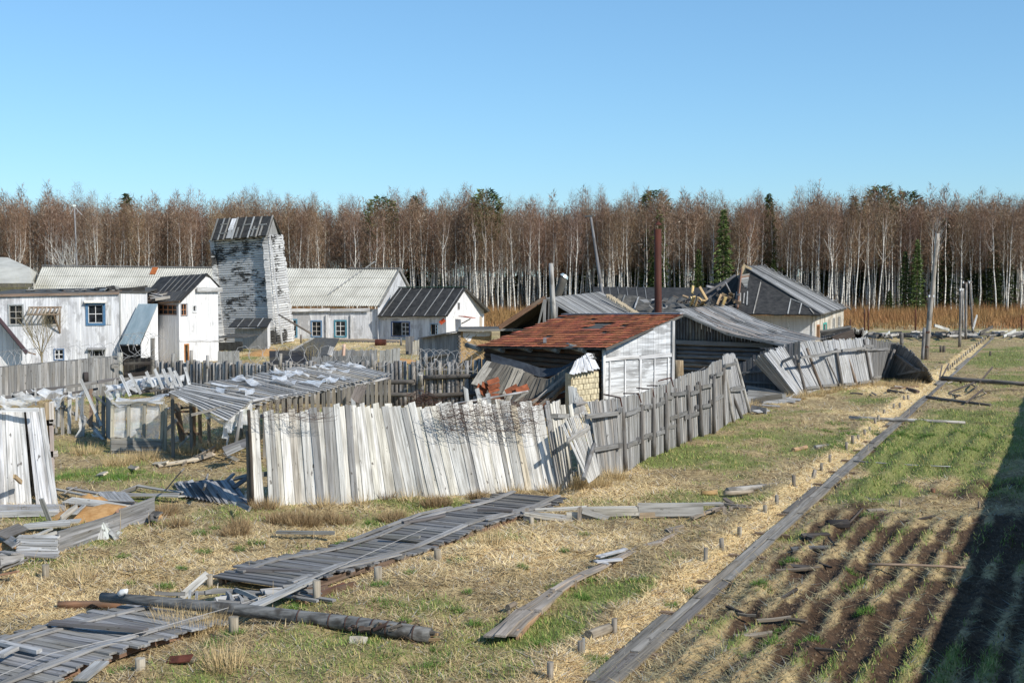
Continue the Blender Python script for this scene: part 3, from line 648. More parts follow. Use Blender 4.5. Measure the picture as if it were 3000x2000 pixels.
def quadpt(quad, u, v):
    a, b, c, d = [V(q) for q in quad]; return (a * (1 - u) + b * u) * (1 - v) + (d * (1 - u) + c * u) * v
def battens(parent, quad, us, w=.07, t=.03, pal=GREY, v0=0.0, v1=1.0, lift=.03, name='batten'):
    a, b, c, d = [V(q) for q in quad]; n = (b - a).cross(d - a).normalized(); n = n if n.z > 0 else -n
    for u in us: board(parent, quadpt(quad, u, v0) + n * lift, quadpt(quad, u + R.uniform(-.006, .006), v1) + n * lift, b - a, w, t, pal, name, .01, .02)
def corrugated(parent, quad, period, amp, mat, rows=3, name='roof', color=None, t=.03):
    a, b, c, d = [V(q) for q in quad]; n = (b - a).cross(d - a).normalized(); n = n if n.z > 0 else -n
    nc = int((b - a).length / period * 6); m = M()
    for r in range(rows):
        v0, v1 = r / rows, min(1, (r + 1) / rows + .03); k = len(m.v); off = R.uniform(-.5, .5) * period * 0
        for i in range(nc + 1):
            u = i / nc; h = amp * math.sin(i / 6 * 2 * math.pi) + .004 * math.sin(i * .05 + r)
            m.v.append(tuple(quadpt(quad, u, v0) + n * (h + .05))); m.v.append(tuple(quadpt(quad, u, v1) + n * (h + .005))); m.v.append(tuple(quadpt(quad, u, v0) + n * (h + .05 - t)))
        for i in range(nc):
            q = k + i * 3; m.f.append((q, q + 3, q + 4, q + 1)); m.f.append((q, q + 2, q + 5, q + 3))
    return m.build(name, mat, parent, color=color)
def plankroof(parent, quad, n, pal, t=.025, name='roof_board', gapf=.93, rag=.1, lift=.0, stag=.02, miss=0.0, bend=.015, mat=None):
    # boards running from eave to ridge, laid side by side along the eave
    a, b, c, d = [V(q) for q in quad]; nn = (b - a).cross(d - a).normalized(); nn = nn if nn.z > 0 else -nn
    for i in range(n):
        if R.random() < miss: continue
        u = (i + .5) / n; p = quadpt(quad, u, 0); q = quadpt(quad, u, 1); dv = (q - p).normalized(); h = lift + R.uniform(0, stag) + (t * .6 if i % 2 else 0)
        board(parent, p - dv * R.uniform(0, rag) + nn * h, q + nn * h + dv * R.uniform(-rag, rag) * .4, b - a, (b - a).length / n * gapf * 1.12, t, pal, name, bend, .02, mat)
GREENT = (.05, .12, .08)

# ---- long barrack with corrugated roof, seen on both sides of the tower
Lb0, Lb1 = XY(70, 118.5), XY(1112, 116.6)
pl = Plane(Lb0, Lb1); barr = T('long_barrack', 'long whitewashed barrack with pale corrugated roof running behind the log tower', 'building', (Lb1[0], Lb1[1], 0))
e0, e1, r1, r0 = B(78, 897, 118), B(1108, 897, 116.2), B(1168, 789, 121), B(124, 781, 123)
q = [e0, e1, r1, r0]
corrugated(barr, q, .21, .035, MSLATE, 4)
pr = [(0, pl.on(78, 900)[1]), (pl.L, pl.on(1112, 905)[1])]
ws = [hole(pl, 858, 938, 868, 984, grid=(1, 3), fc=(.1, .25, .36), fw=.12), hole(pl, 914, 942, 940, 984, grid=(2, 3), fc=(.12, .22, .36), sc=(.5, .46, .42), fw=.12), hole(pl, 983, 941, 1012, 984, grid=(2, 3), fc=(.06, .22, .3), fw=.13)]
wall(barr, pl, pr, -.1, MWGREY, .2, ws)
for x0, x1 in ((853, 968), (970, 1085)):
    a, za = pl.on(x0, 908); b, zb = pl.on(x1, 906); board(barr, pl.at(a, za - .02, .25), pl.at(b, zb - .02, .25), V((0, 0, 1)), .28, .04, LITE, 'fascia_board')
for x in (959, 1031): a, z = pl.on(x, 921); board(barr, pl.at(a, 0, .1), pl.at(a, z, .1), pl.u, .24, .14, LITE, 'buttress_board')
# gable end towards the right
gp = Plane(Lb1, (r1.x + .9, r1.y + 3)); m = M(); gl = V(Lb1 + (0,))
g0 = V((e1.x, e1.y, e1.z - .1)); g1 = V((r1.x, r1.y, r1.z - .1)); g2 = B(1198, 848, 126.5)
m.slab([V((g0.x, g0.y, 0)), g0, g1, g2, V((g2.x, g2.y, 0))], V((-.06, .02, 0))); m.build('gable_wall', MWGREY, barr)
board(barr, g0 + V((.1, -.05, .1)), g1 + V((.1, -.05, .15)), V((0, 0, 1)), .22, .05, GREY, 'barge_board'); board(barr, g1 + V((.1, 0, .15)), g2 + V((.1, 0, .12)), V((0, 0, 1)), .35, .05, DGREY, 'barge_board')
slabroof(barr, [g1 + V((.1, 0, .12)), g2 + V((.2, 0, .1)), g2 + V((-34, 2, .1)), V((r0.x, r0.y, r0.z))], MSLATE, .04, 'rear_roof')
board(barr, r0 + V((0, 0, .12)), quadpt(q, .55, 1) + V((0, 0, .05)), V((0, 1, 0)), .3, .1, DGREY, 'ridge_cap'); board(barr, quadpt(q, .86, 1) + V((0, 0, .05)), r1 + V((0, 0, .12)), V((0, 1, 0)), .3, .1, DGREY, 'ridge_cap')
pp = quadpt(q, .327, .86); pu = (e1 - e0).normalized(); pv = (r0 - e0).normalized(); pn = pu.cross(pv).normalized(); pn = pn if pn.z > 0 else -pn
board(barr, quadpt(q, .3225, .8) + pn * .1, quadpt(q, .3225, .985) + pn * .1, pu, .55, .03, name='rusty_patch', color=(.42, .13, .04), mat=MO)
# plank leaning against the roof
board(barr, quadpt(q, .845, .28) + pn * .14, quadpt(q, .905, 1.22) + pn * .1 + V((.6, 0, -.1)), pu, .12, .05, GREY, 'loose_board')
log(None, B(816, 921, 104), B(912, 977, 104), .07, .09, [(.2, .18, .16)], 'leaning_pole', label='thin grey pole leaning from the foot of the log tower towards the barrack', category='pole')

# ---- far left house with two pitched roof
o = T('far_left_house', 'pale house with two pitched light roof at the far left edge', 'building', XY(30, 122) + (0,))
a0, a1, a2, a3 = B(-60, 829, 118), B(90, 829, 118), B(86, 783, 122), B(-60, 783, 122); slabroof(o, [a0, a1, a2, a3], MSLATE, .08); slabroof(o, [a3, a2, B(22, 754, 127), B(-60, 752, 127)], MSLATE, .08, 'upper_roof')
m = M(); m.slab([a1, a2, B(108, 800, 124), B(104, 829, 124)], (.05, .05, 0)); m.build('hip', MSLATE, o)
pl = Plane(XY(-60, 119.5), XY(84, 119.5)); wall(o, pl, [(0, 4.9), (pl.L, 4.9)], -.1, mk_wall('cream_boarding', (.55, .5, .38), (.62, .58, .47), (.3, .26, .2)), .25)
board(o, B(0, 836, 117.8), B(92, 836, 117.8), V((0, 0, 1)), .35, .05, [(.12, .11, .09)], 'fascia_board')

# ---- two storey house
H0, H1 = XY(-60, 80.5), XY(352, 83.0); pl = Plane(H0, H1); th = T('two_storey_house', 'two storey whitewashed plank house with flat tarred roof and bare tree before it', 'building', (H0[0] + 5, H0[1], 0))
ws = [hole(pl, 27, 895, 66, 950, grid=(2, 3), sc=(.35, .33, .3), fc=(.3, .32, .33)), hole(pl, 258, 893, 302, 946, grid=(2, 2), fc=(.07, .16, .28), sc=(.6, .6, .6), fw=.16, hood=(.8, .76, .66)),
      hole(pl, 160, 1024, 186, 1052, grid=(2, 2), fc=(.1, .17, .3), fw=.06), hole(pl, 262, 1027, 305, 1044, grid=(3, 1), fc=(.25, .25, .24), sc=(.3, .3, .3), hood=(.25, .25, .25)), hole(pl, 128, 915, 166, 950, grid=(1, 1), fc=(.4, .38, .35), sc=(.3, .25, .2))]
pr = [(0, pl.on(-60, 868)[1]), (pl.L, pl.on(352, 860)[1])]; wall(th, pl, pr, -.1, MWGREY, .17, ws)
a, z = pl.on(308, 893); a2_, z2 = pl.on(326, 951); board(th, pl.at((a + a2_) / 2, z2, .03), pl.at((a + a2_) / 2, z, .03), pl.u, .36, .02, [(.6, .6, .6)], 'shutter')
H2 = XY(432, 83.6); pl2 = Plane(H1, H2); wall(th, pl2, [(0.01, pl2.on(352, 860)[1]), (pl2.L, pl2.on(432, 855)[1])], -.1, MWHITE, .17, [])
board(th, pl.at(pl.L, 0, .03), pl.at(pl.L, pr[1][1], .03), pl.u, .1, .03, GREY, 'corner_board')
zt = pr[1][1]; m = M()
m.slab([V((H0[0], H0[1] - .1, pr[0][1])), V((H2[0], H2[1] - .1, zt + .03)), V((H2[0] - 1, H2[1] + 8, zt + .25)), V((H0[0] - 1, H0[1] + 8, pr[0][1] + .25))], (0, 0, .09)); m.build('roof', MTARB, th)
board(th, V((H0[0], H0[1] - .13, pr[0][1] + .03)), V((H1[0], H1[1] - .13, zt + .03)), V((0, 0, 1)), .16, .06, [(.25, .18, .14)], 'eave_board')
m = M(); m.box((H0[0] - 1, H0[1] + 7.8, 0), (H2[0] - .5, H0[1] + 8, 4.6)); m.box((H0[0] - .2, H0[1], 0), (H0[0], H0[1] + 8, 4.6)); m.build('rear_wall', MGREYB, th)
def heap(o, spots, pal, name='debris_board', mat=None):
    for (x0, y0, x1, y1, Y, w) in spots: board(o, B(x0, y0, Y), B(x1, y1, Y + R.uniform(-.2, .2)), V((R.uniform(-1, 1), R.uniform(-1, 1), R.uniform(.2, 1))), w, .03, pal, name, .04, .04, mat)
rb = T('roof_rubble', 'torn tar paper and plank rubble heaped on the flat roof of the two storey house', 'rubble', tuple(B(200, 860, 84)))
for i in range(46):
    x = R.choice([R.uniform(150, 360), R.uniform(200, 330), R.uniform(0, 430)]); h = 857 - 13 * math.exp(-((x - 275) / 55) ** 2) * R.random() - R.uniform(0, 5)
    board(rb, B(x, h + 3, 85 + R.uniform(-1, 2)), B(x + R.uniform(14, 45), h + R.uniform(-2, 4), 85 + R.uniform(-1, 2)), V((R.uniform(-.5, .5), 1, R.uniform(-.5, .5))), R.uniform(.15, .5), .04, [(.035, .034, .033), (.05, .05, .05), (.2, .13, .08), (.09, .085, .08), (.3, .3, .29)], 'debris_board', .1, .15)
heap(rb, [(345, 850, 432, 838, 85, .12), (352, 852, 425, 846, 84.6, .35), (352, 846, 420, 843, 85, .1)], [(.12, .11, .1), (.5, .48, .42)])
# lattice awning on its wall
aw = T('lattice_awning', 'slatted wooden awning with bracket over the broken window of the two storey house', 'awning', tuple(pl.at(*[pl.on(130, 915)[0], pl.on(130, 915)[1]])))
for i in range(8):
    x = 86 + i * 12.5; a, z = pl.on(x, 918); a2_, z2 = pl.on(x + 12, 900); board(aw, pl.at(a - .1, z - .1, .75), pl.at(a + .05, z2, .02), pl.u, .1, .03, [(.28, .2, .14), (.36, .3, .24)], 'slat')
for yy, oo in ((900, .03), (920, .75)): a, z = pl.on(84, yy); a2_, z2 = pl.on(180, yy); board(aw, pl.at(a, z, oo), pl.at(a2_, z, oo), V((0, 0, 1)), .09, .04, [(.3, .22, .16)], 'rail')
a, z = pl.on(160, 921); a2_, z2 = pl.on(176, 975); board(aw, pl.at(a, z, .75), pl.at(a2_, z2, .03), pl.u, .09, .07, [(.28, .2, .14)], 'bracket'); board(aw, pl.at(pl.on(176, 976)[0], z2, .04), pl.at(pl.on(176, 915)[0], pl.on(176, 902)[1], .04), pl.u, .09, .05, [(.3, .24, .18)], 'bracket')

# ---- stair block with gable
C0, C1, C2 = XY(461, 86.2), XY(524, 84.6), XY(639, 88.0)
sb = T('stair_tower', 'bright white gabled stair block with dark tar roof and small red framed windows', 'building', C1 + (0,))
pl = Plane(C0, C1); zc = pl.on(524, 884)[1]
ws = [hole(pl, 463, 892, 519, 922, grid=(4, 2), sc=(.42, .2, .1), fc=(.3, .3, .32), fw=.06)]
wall(sb, pl, [(0, zc + .2), (pl.L, zc + .2)], -.1, MWHITE, .18, ws)
pg = Plane(C1, C2); ua, za = pg.on(605, 804)
ws = [hole(pg, 530, 891, 547, 923, grid=(2, 2), sc=(.42, .2, .1), fc=(.3, .3, .32), fw=.05), hole(pg, 565, 896, 574, 912, grid=(1, 1), sc=(.5, .5, .5), fc=(.7, .7, .7), fw=.08), hole(pg, 541, 1010, 551, 1056, grid=(0, 0), fc=(.5, .22, .08), fw=.07, name='door')]
wall(sb, pg, [(0, pg.on(524, 882)[1]), (ua, za), (pg.L, pg.on(639, 840)[1])], -.1, MWHITE, .18, ws)
board(sb, pg.at(.4 * pg.L, pg.on(570, 848)[1], .2), pg.at(pg.L + .2, pg.on(640, 848)[1], .2), V((0, 0, 1)), .3, .08, [(.5, .5, .5)], 'cornice'); board(sb, pg.at(0, pg.on(524, 998)[1], .02), pg.at(pg.L, pg.on(639, 998)[1], .03), V((0, 0, 1)), .1, .03, LITE, 'ledge')
q = [B(403, 888, 86.3), B(527, 884, 84.2), B(607, 801, 86.7), B(470, 811, 90.5)]
slabroof(sb, q, MTAR, .08, rag=.02); battens(sb, q, (.3, .42, .54, .66, .78, .9), .06, .02, [(.2, .2, .2)], .12, 1); board(sb, q[0] + V((0, -.05, 0)), q[1] + V((0, -.05, 0)), V((0, 0, 1)), .16, .05, [(.3, .17, .09)], 'eave_board')
plankroof(sb, [q[0], q[1], quadpt(q, 1, .35), quadpt(q, 0, .35)], 9, [(.08, .08, .08), (.12, .1, .09), (.06, .06, .06)], .03, 'roof_board', 1, .1, .05)
heap(sb, [(426, 857, 478, 868, 86, .14), (432, 862, 470, 872, 86, .2), (440, 874, 540, 868, 85.5, .12), (450, 870, 545, 856, 86, .25), (455, 877, 500, 870, 85, .3), (430, 868, 466, 860, 86, .1)], [(.5, .5, .52), (.42, .38, .32), (.3, .3, .3)], 'loose_board')
q2 = [B(648, 844, 90), B(607, 801, 86.7), B(600, 800, 92), B(640, 842, 95)]; slabroof(sb, [B(648, 842, 89), B(640, 842, 95), B(600, 801, 92), B(607, 800, 86.7)], MTAR, .1, 'rear_roof')
m = M(); m.slab([V((C2[0], C2[1], 0)), V((C2[0], C2[1], 4.9)), V((C2[0] - 1.7, C2[1] + 6, 4.9)), V((C2[0] - 1.7, C2[1] + 6, 0))], (-.05, 0, 0)); m.build('rear_wall', MGREYB, sb)
# covered stair on its left side
cs = T('covered_stair', 'sloping corrugated blue grey metal cover over the outside stair with white side wall', 'stair', XY(430, 84.2) + (0,))
q = [B(352, 1009, 82.4), B(410, 1009, 80.8), B(462, 890, 81.6), B(406, 890, 83.2)]
corrugated(cs, q, .12, .018, MMETAL, 1)
pl = Plane(XY(411, 81.0), XY(462, 81.9)); wall(cs, pl, [(0, pl.on(411, 1008)[1]), (pl.L, pl.on(461, 893)[1])], -.1, MWHITE, .17)
m = M(); m.slab([B(352, 1012, 82.6), B(410, 1012, 81.4), B(410, 1100, 81.4), B(352, 1100, 82.6)], (0, .1, 0)); m.build('doorway_shade', MDARK, cs)  # black slab painted as the shade in the opening under the cover
m = M(); m.slab([B(462, 892, 82.1), B(462, 892, 86), B(462, 1085, 86), B(462, 1095, 82.1)], (-.05, 0, 0)); m.build('end_wall', MWHITE, cs)

# ---- leaning log tower
tw = T('log_tower', 'tall leaning whitewashed log tower with flaking paint and tar paper roof', 'tower', XY(720, 109) + (0,))
def logwall(parent, bl, br, tr, tl, n, mat, name='log_wall', sides=6, over=.25, kind='stuff'):
    m = M(); bl, br, tr, tl = map(V, (bl, br, tr, tl))
    for i in range(n):
        t = (i + .5) / n; a = bl + (tl - bl) * t; b = br + (tr - br) * t; r = (tl - bl).length / n * .55; d = (b - a).normalized()
        m.tube([a - d * over * R.uniform(.6, 1), a + (b - a) * .5 + V((0, 0, R.uniform(-.01, .01))), b + d * over * R.uniform(.6, 1)], [r * R.uniform(.92, 1.05) for _ in range(3)], sides)
    return m.build(name, mat, parent, kind=kind)
def mk_tower():
    m, nt, b = nodes('flaking_limewashed_logs', .9); tc = N(nt, 'ShaderNodeTexCoord').outputs['Object']; ge = N(nt, 'ShaderNodeNewGeometry')
    p = noise(nt, tc, .5, 3, (1, 1, 1.2), .55); q = noise(nt, tc, 5.5, 5, (.3, .3, 2.2), .75); a = N(nt, 'ShaderNodeMath', operation='ADD'); nt.links.new(p, a.inputs[0])
    s = N(nt, 'ShaderNodeMath', operation='MULTIPLY_ADD'); nt.links.new(q, s.inputs[0]); s.inputs[1].default_value = .85; s.inputs[2].default_value = -.425; nt.links.new(s.outputs[0], a.inputs[1])
    c = mixc(nt, ge.outputs['Random Per Island'], (.42, .42, .42), (.62, .62, .61)); c = mixc(nt, ramp(nt, q, [(.55, 0.), (.62, .7)]), c, (.2, .19, .18))
    c = mixc(nt, ramp(nt, a.outputs[0], [(.545, 0.), (.58, .95)]), c, (.035, .033, .03))
    c = mixc(nt, ramp(nt, a.outputs[0], [(.5, 0.), (.53, .5), (.55, 0.)]), c, (.78, .78, .77)); nt.links.new(c, b.inputs['Base Color']); bump(nt, b, q, .4, .02); return m
MTOW = mk_tower()
bl, br, tr, tl = B(655, 1005, 109.6), B(802, 1008, 107.5), B(779, 690, 107.5), B(624, 703, 109.6); fr_, ft = B(858, 1000, 111.2), B(822, 686, 111.2)
logwall(tw, bl, br, tr, tl, 46, MTOW); logwall(tw, br + V((.1, 0, 0)), fr_, ft, tr + V((.1, 0, 0)), 44, MTOW, 'side_log_wall', over=.12)
bk = V((-.9, 4, 0)); logwall(tw, bl + bk, fr_ + bk * .3, ft + bk * .3, tl + bk, 20, MTOW, 'rear_log_wall'); 
for (a, b) in ((bl, tl), (br, tr)): 
    m = M(); n = 40
    for i in range(n): 
        c = a + (b - a) * ((i + .5) / n); m.box(c - V((.22 + R.uniform(0, .06), .3 + R.uniform(0, .08), .1)), c + V((.16, .1, .1)))
    m.build('corner_notches', MTOW, tw, kind='stuff')
board(tw, br + V((.75, -.2, 0)), tr + V((.35, -.2, .1)), V((1, 0, 0)), .12, .12, LITE, 'drain_pipe'); board(tw, fr_ + V((0, -.15, 0)), ft + V((-.05, -.15, .1)), V((1, 0, 0)), .14, .1, LITE, 'corner_board')
q = [B(617, 703, 108.8), B(784, 689, 106.6), B(801, 632, 108.6), B(637, 641, 110.6)]
slabroof(tw, q, MTAR, .08, rag=.02); battens(tw, q, (.01, .13, .23, .38, .52, .66, .8, .99), .13, .04, GREY, -.05, 1)
battens(tw, q, (.29, .32, .35, .44, .72, .86), .16, .03, GREY, .0, .5, name='roof_board'); battens(tw, q, (.28, .31, .34), .14, .03, LITE, .4, .95, name='roof_board')
for u, v in ((.17, .65), (.2, .2), (.58, .55), (.74, .3), (.86, .5)): a = quadpt(q, u - .07, v); b = quadpt(q, u + .07, v + .02); board(tw, a + V((0, 0, .1)), b + V((0, 0, .1)), V((0, 0, 1)), .1, .05, GREY, 'cross_batten')
rp = B(825, 684, 112.5); q3 = [B(784, 689, 106.6), rp, B(801, 632, 108.6)]
slabroof(tw, [B(826, 686, 110.6), B(818, 684, 114), B(794, 633, 112.4), B(801, 632, 108.6)], MTARB, .1, 'rear_roof')
m = M(); m.slab([tr + V((.1, 0, 0)), ft, B(801, 636, 108.9)], (-.05, .1, 0)); m.build('gable', MGREYB, tw)
# lean-to at its foot
lt = T('tower_shed', 'small grey board shed with tar roof at the foot of the log tower', 'shed', XY(740, 101) + (0,))
pl = Plane(XY(687, 102), XY(783, 100.5)); wall(lt, pl, [(0, pl.on(687, 963)[1]), (pl.L, pl.on(783, 960)[1])], -.05, mk_wall('pale_grey_boards', (.45, .45, .44), (.55, .55, .54), (.3, .3, .29)), .2)
pg = Plane(XY(783, 100.5), XY(787, 103.5)); m = M(); m.slab([pl.at(pl.L, -.05), pl.at(pl.L, pl.on(783, 960)[1]), B(790, 945, 104.5), V(XY(790, 104.5) + (-.05,))], (.03, .03, 0)); m.build('side_wall', MWHITE, lt)
q = [B(668, 958, 101.3), B(782, 957, 99.8), B(797, 932, 105), B(690, 934, 106)]; slabroof(lt, q, MTAR, .07); battens(lt, q, (.24, .52, .76), .07, .03)
bx = T('dark_bunker', 'low black tar covered box left of the tower shed', 'shed', XY(672, 99) + (0,)); pl = Plane(XY(640, 99), XY(710, 98)); wall(bx, pl, [(0, pl.on(640, 1003)[1]), (pl.L, pl.on(710, 1000)[1])], -.05, MTARB, .3); m = M(); m.slab([pl.at(-.1, 1.0, .1), pl.at(pl.L + .1, 1.05, .1), pl.at(pl.L + .1, 1.2, -2), pl.at(-.1, 1.2, -2)], (0, 0, .06)); m.build('lid', MTARB, bx)

# ---- small white house with dark roof
sh = T('small_white_house', 'small white house with black tar roof at the right end of the barrack', 'building', XY(1307, 112.5) + (0,))
S0, S1, S2 = XY(1110, 116.4), XY(1307, 112.6), XY(1418, 117.8)
pl = Plane(S0, S1); ws = [hole(pl, 1149, 944, 1199, 984, grid=(2, 3), sash=(.55, 1), fc=(.07, .12, .27)), hole(pl, 1262, 950, 1281, 980, grid=(1, 3), sash=(.68, 1), fc=(.25, .35, .45))]
wall(sh, pl, [(0, pl.on(1110, 924)[1]), (pl.L, pl.on(1307, 924)[1])], -.1, MWGREY, .18, ws); pg = Plane(S1, S2); ua, za = pg.on(1363, 844)
ws = [hole(pg, 1341, 887, 1346, 906, grid=(0, 0), fw=.04, fc=(.6, .6, .6))]
wall(sh, pg, [(0, pg.on(1307, 922)[1]), (ua, za), (pg.L, pg.on(1418, 905)[1])], -.1, MWHITE, .2, ws)
q = [B(1106, 926, 116), B(1310, 925, 112), B(1365, 842, 114.8), B(1168, 843, 119)]; slabroof(sh, q, MTAR, .1, rag=.02); battens(sh, q, (.06, .2, .36, .52, .68, .84, .97), .08, .03, [(.3, .3, .3)])
board(sh, q[3] + V((0, 0, .06)), q[2] + V((0, 0, .06)), V((0, 1, 0)), .25, .08, name='ridge_board', color=(.08, .14, .09))
board(sh, pl.at(0, pl.on(1110, 930)[1], .2), pl.at(pl.L, pl.on(1307, 929)[1], .2), V((0, 0, 1)), .16, .05, LITE, 'fascia_board')
slabroof(sh, [B(1436, 909, 117), B(1420, 906, 124), B(1350, 842, 121), B(1365, 842, 114.8)], MTARB, .18, 'rear_roof', sag=.5)
board(sh, B(1352, 926, 113.9), B(1384, 931, 113.2), V((.3, 1, 0)), .9, .05, name='porch_roof', color=(.4, .1, .06), mat=MO); board(sh, B(1352, 948, 114.2), B(1378, 934, 113.4), V((0, 0, 1)), .1, .06, GREY, 'porch_bracket'); board(sh, B(1289, 947, 112.4), B(1303, 936, 112.4), V((0, 0, 1)), .35, .03, name='red_board', color=(.5, .08, .03), mat=MO)
board(sh, pg.at(pg.on(1408, 925)[0], 0, .03), pg.at(pg.on(1408, 925)[0], pg.on(1408, 926)[1], .03), pg.u, .35, .03, [(.5, .42, .34)], 'side_door')

# ---- mud plastered shed
ms = T('mud_walled_shed', 'low shed with clay and lath wall under peeling white plaster', 'shed', XY(1345, 82) + (0,))
pl = Plane(XY(1228, 83.5), XY(1346, 82)); wall(ms, pl, [(0, pl.on(1228, 988)[1]), (pl.L, pl.on(1346, 973)[1])], -.05, MGREYB, .17)
p2 = Plane(XY(1347, 82), XY(1440, 82.6)); m = M(); m.slab([p2.at(0, 0), p2.at(p2.L, 0), p2.at(p2.L, p2.on(1430, 972)[1]), p2.at(0, p2.on(1347, 970)[1])], p2.n * -.1); m.build('clay_wall', MCLAY, ms)
m = M(); zt = p2.on(1400, 971)[1]; pts = [(0.1, 971), (.1, 985), (.25, 1000), (.32, 1000), (.4, 985), (.75, 986), (.95, 984), (1.0, 971)]
m.slab([p2.at(a * p2.L, p2.on(1390, y)[1] if y > 971 else zt, .02) for a, y in pts], p2.n * -.018); m.build('plaster', MWHITE, ms)
for i in range(34):
    a = R.uniform(.05, .95); z = R.uniform(.8, 1.8); board(ms, p2.at(a * p2.L, z, .012), p2.at(a * p2.L + .28, z + .3 * R.choice([-1, 1]), .012), p2.u, .045, .02, [(.34, .25, .14)], 'lath')
for z in np.arange(.2, 2.3, .22): log(ms, p2.at(-.05, z, -.2), p2.at(-.05, z, .16), .09, .09, DGREY, 'log_end')
board(ms, B(1230, 989, 83.2), B(1348, 969, 81.8), V((0, 1, 0)), .5, .06, DGREY, 'roof_edge'); q = [B(1342, 967, 81.6), B(1550, 966, 82.3), B(1540, 955, 87), B(1344, 957, 87)]; slabroof(ms, q, MTARB, .08); board(ms, q[0], q[1], V((0, 0, 1)), .14, .08, GREY, 'eave_board')
board(ms, B(1230, 1050, 83), B(1325, 1035, 82.5), V((0, 0, 1)), .1, .5, DGREY, 'bench_board')

# ---- dark open shed behind the orange roof
ds = T('open_dark_shed', 'open ended shed with grey plank roof and black inside behind the orange roof', 'shed', XY(1595, 80) + (0,))
A0, AP, A1 = B(1462, 960, 79), B(1597, 874, 80.5), B(1690, 925, 79)
pr0 = B(1757, 856, 92); q = [A1, B(1880, 925, 90), pr0, AP]; q = [B(1690, 930, 79.2), B(1890, 926, 89), pr0, AP]
plankroof(ds, q, 46, [(.22, .22, .22), (.3, .3, .29), (.15, .15, .15), (.36, .36, .36)], .03, 'roof_board', 1, .05)
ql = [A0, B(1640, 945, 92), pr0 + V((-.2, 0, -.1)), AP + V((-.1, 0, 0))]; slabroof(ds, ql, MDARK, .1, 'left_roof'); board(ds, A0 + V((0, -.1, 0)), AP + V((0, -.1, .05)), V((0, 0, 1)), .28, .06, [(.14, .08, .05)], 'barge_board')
m = M(); m.slab([B(1465, 962, 83), B(1597, 878, 83), B(1760, 925, 84), B(1760, 1000, 84), B(1465, 1000, 83)], (0, .1, 0)); m.build('rear_wall', MDARK, ds)  # back panel and left roof carry the shed's inner shade as colour
for x, y0, y1, w in ((1597, 877, 960, .3), (1604, 874, 945, .22), (1628, 895, 950, .2)): board(ds, B(x, y1, 79.8), B(x + 2, y0, 79.8), V((1, 0, 0)), w, .1, DGREY, 'post')
board(ds, B(1578, 950, 79.6), B(1594, 880, 79.6), V((1, 0, 0)), .12, .06, GREY, 'brace')
for i in range(22):
    u = i / 21; p = B(1782, 866, 88) * (1 - u) + B(1864, 918, 87) * u; m = M(); s = V((.17 + R.uniform(-.04, .05), .12, .1)); m.box(p - s, p + s); m.build('foam_lump', MO, ds, origin=p, color=(.6, .5, .36))
# ---- far dark tar roof and broken roofs left of the collapsed house
fr2 = T('far_tar_roof_barrack', 'long low barrack with black seamed tar roof behind the open shed', 'building', XY(1850, 112) + (0,))
q = [B(1745, 925, 108), B(2130, 925, 106), B(2110, 843, 114), B(1738, 840, 116)]; slabroof(fr2, q, MTAR, .1); battens(fr2, q, (.06, .13, .2, .27, .34, .41, .5), .06, .03, [(.22, .22, .22)]); pl = Plane(XY(1745, 109), XY(2130, 107)); wall(fr2, pl, [(0, 2.4), (pl.L, 2.4)], -.1, MGREYB, .3)
fr3 = T('broken_tar_roof', 'sagging black tar roof with torn boards right of the chimney pipe', 'roof', XY(1950, 90) + (0,))
q = [B(1790, 925, 88), B(2000, 925, 86), B(2010, 890, 92), B(1812, 862, 93)]; slabroof(fr3, q, MTARB, .1, sag=.2, rag=.08); battens(fr3, q, (.1, .3), .1, .04)
q = [B(1925, 918, 85), B(2075, 925, 84), B(2085, 876, 92), B(1945, 868, 93)]; slabroof(fr3, q, MTARB, .1, 'torn_roof', sag=.1, rag=.12)
m = M(); m.box(V(XY(1800, 90) + (-.1,)), V(XY(2080, 91) + (2.6,))); m.build('wall', MGREYB, fr3)
for i in range(26): 
    x = R.uniform(1900, 2080); y = R.uniform(868, 918); board(fr3, B(x, y, 87 + R.random() * 3), B(x + R.uniform(-50, 50), y + R.uniform(-14, 10), 87 + R.random() * 2), V((0, 1, .3)), R.uniform(.1, .5), .03, [(.06, .06, .06), (.1, .1, .1), (.25, .25, .25), (.45, .45, .45), (.1, .07, .05)], 'torn_board')
bp = T('broken_timbers', 'fresh yellow broken rafters and splinters heaped left of the collapsed house', 'debris', XY(2040, 90) + (2.5,))
for (x0, y0, x1, y1) in ((2030, 838, 2028, 860), (2049, 840, 2071, 878), (2024, 870, 2040, 908), (2020, 885, 2060, 905), (2035, 900, 2045, 870), (2048, 870, 2062, 886), (2022, 900, 2034, 868), (2046, 908, 2052, 890), (2050, 900, 2064, 880), (2056, 878, 2066, 892), (2060, 905, 2040, 896), (2115, 900, 2126, 870), (2100, 892, 2112, 862), (2075, 895, 2092, 905), (2000, 866, 2016, 872)):
    board(bp, B(x0, y0, 88.5 + R.random()), B(x1, y1, 88 + R.random()), V((1, .5, R.uniform(-.5, .5))), R.uniform(.12, .22), .1, [(.62, .45, .2), (.5, .35, .18), (.66, .52, .3), (.36, .25, .15)], 'broken_beam')
for i in range(40): 
    x = R.uniform(1995, 2170); y = R.uniform(880, 925) - max(0, (x - 2080) * .25); board(bp, B(x, y, 90 + R.random()), B(x + R.uniform(-30, 30), y + R.uniform(-20, 8), 90), V((1, .3, R.random())), R.uniform(.08, .25), .06, [(.05, .05, .055), (.1, .08, .07), (.16, .15, .14), (.3, .22, .14)], 'charred_beam')

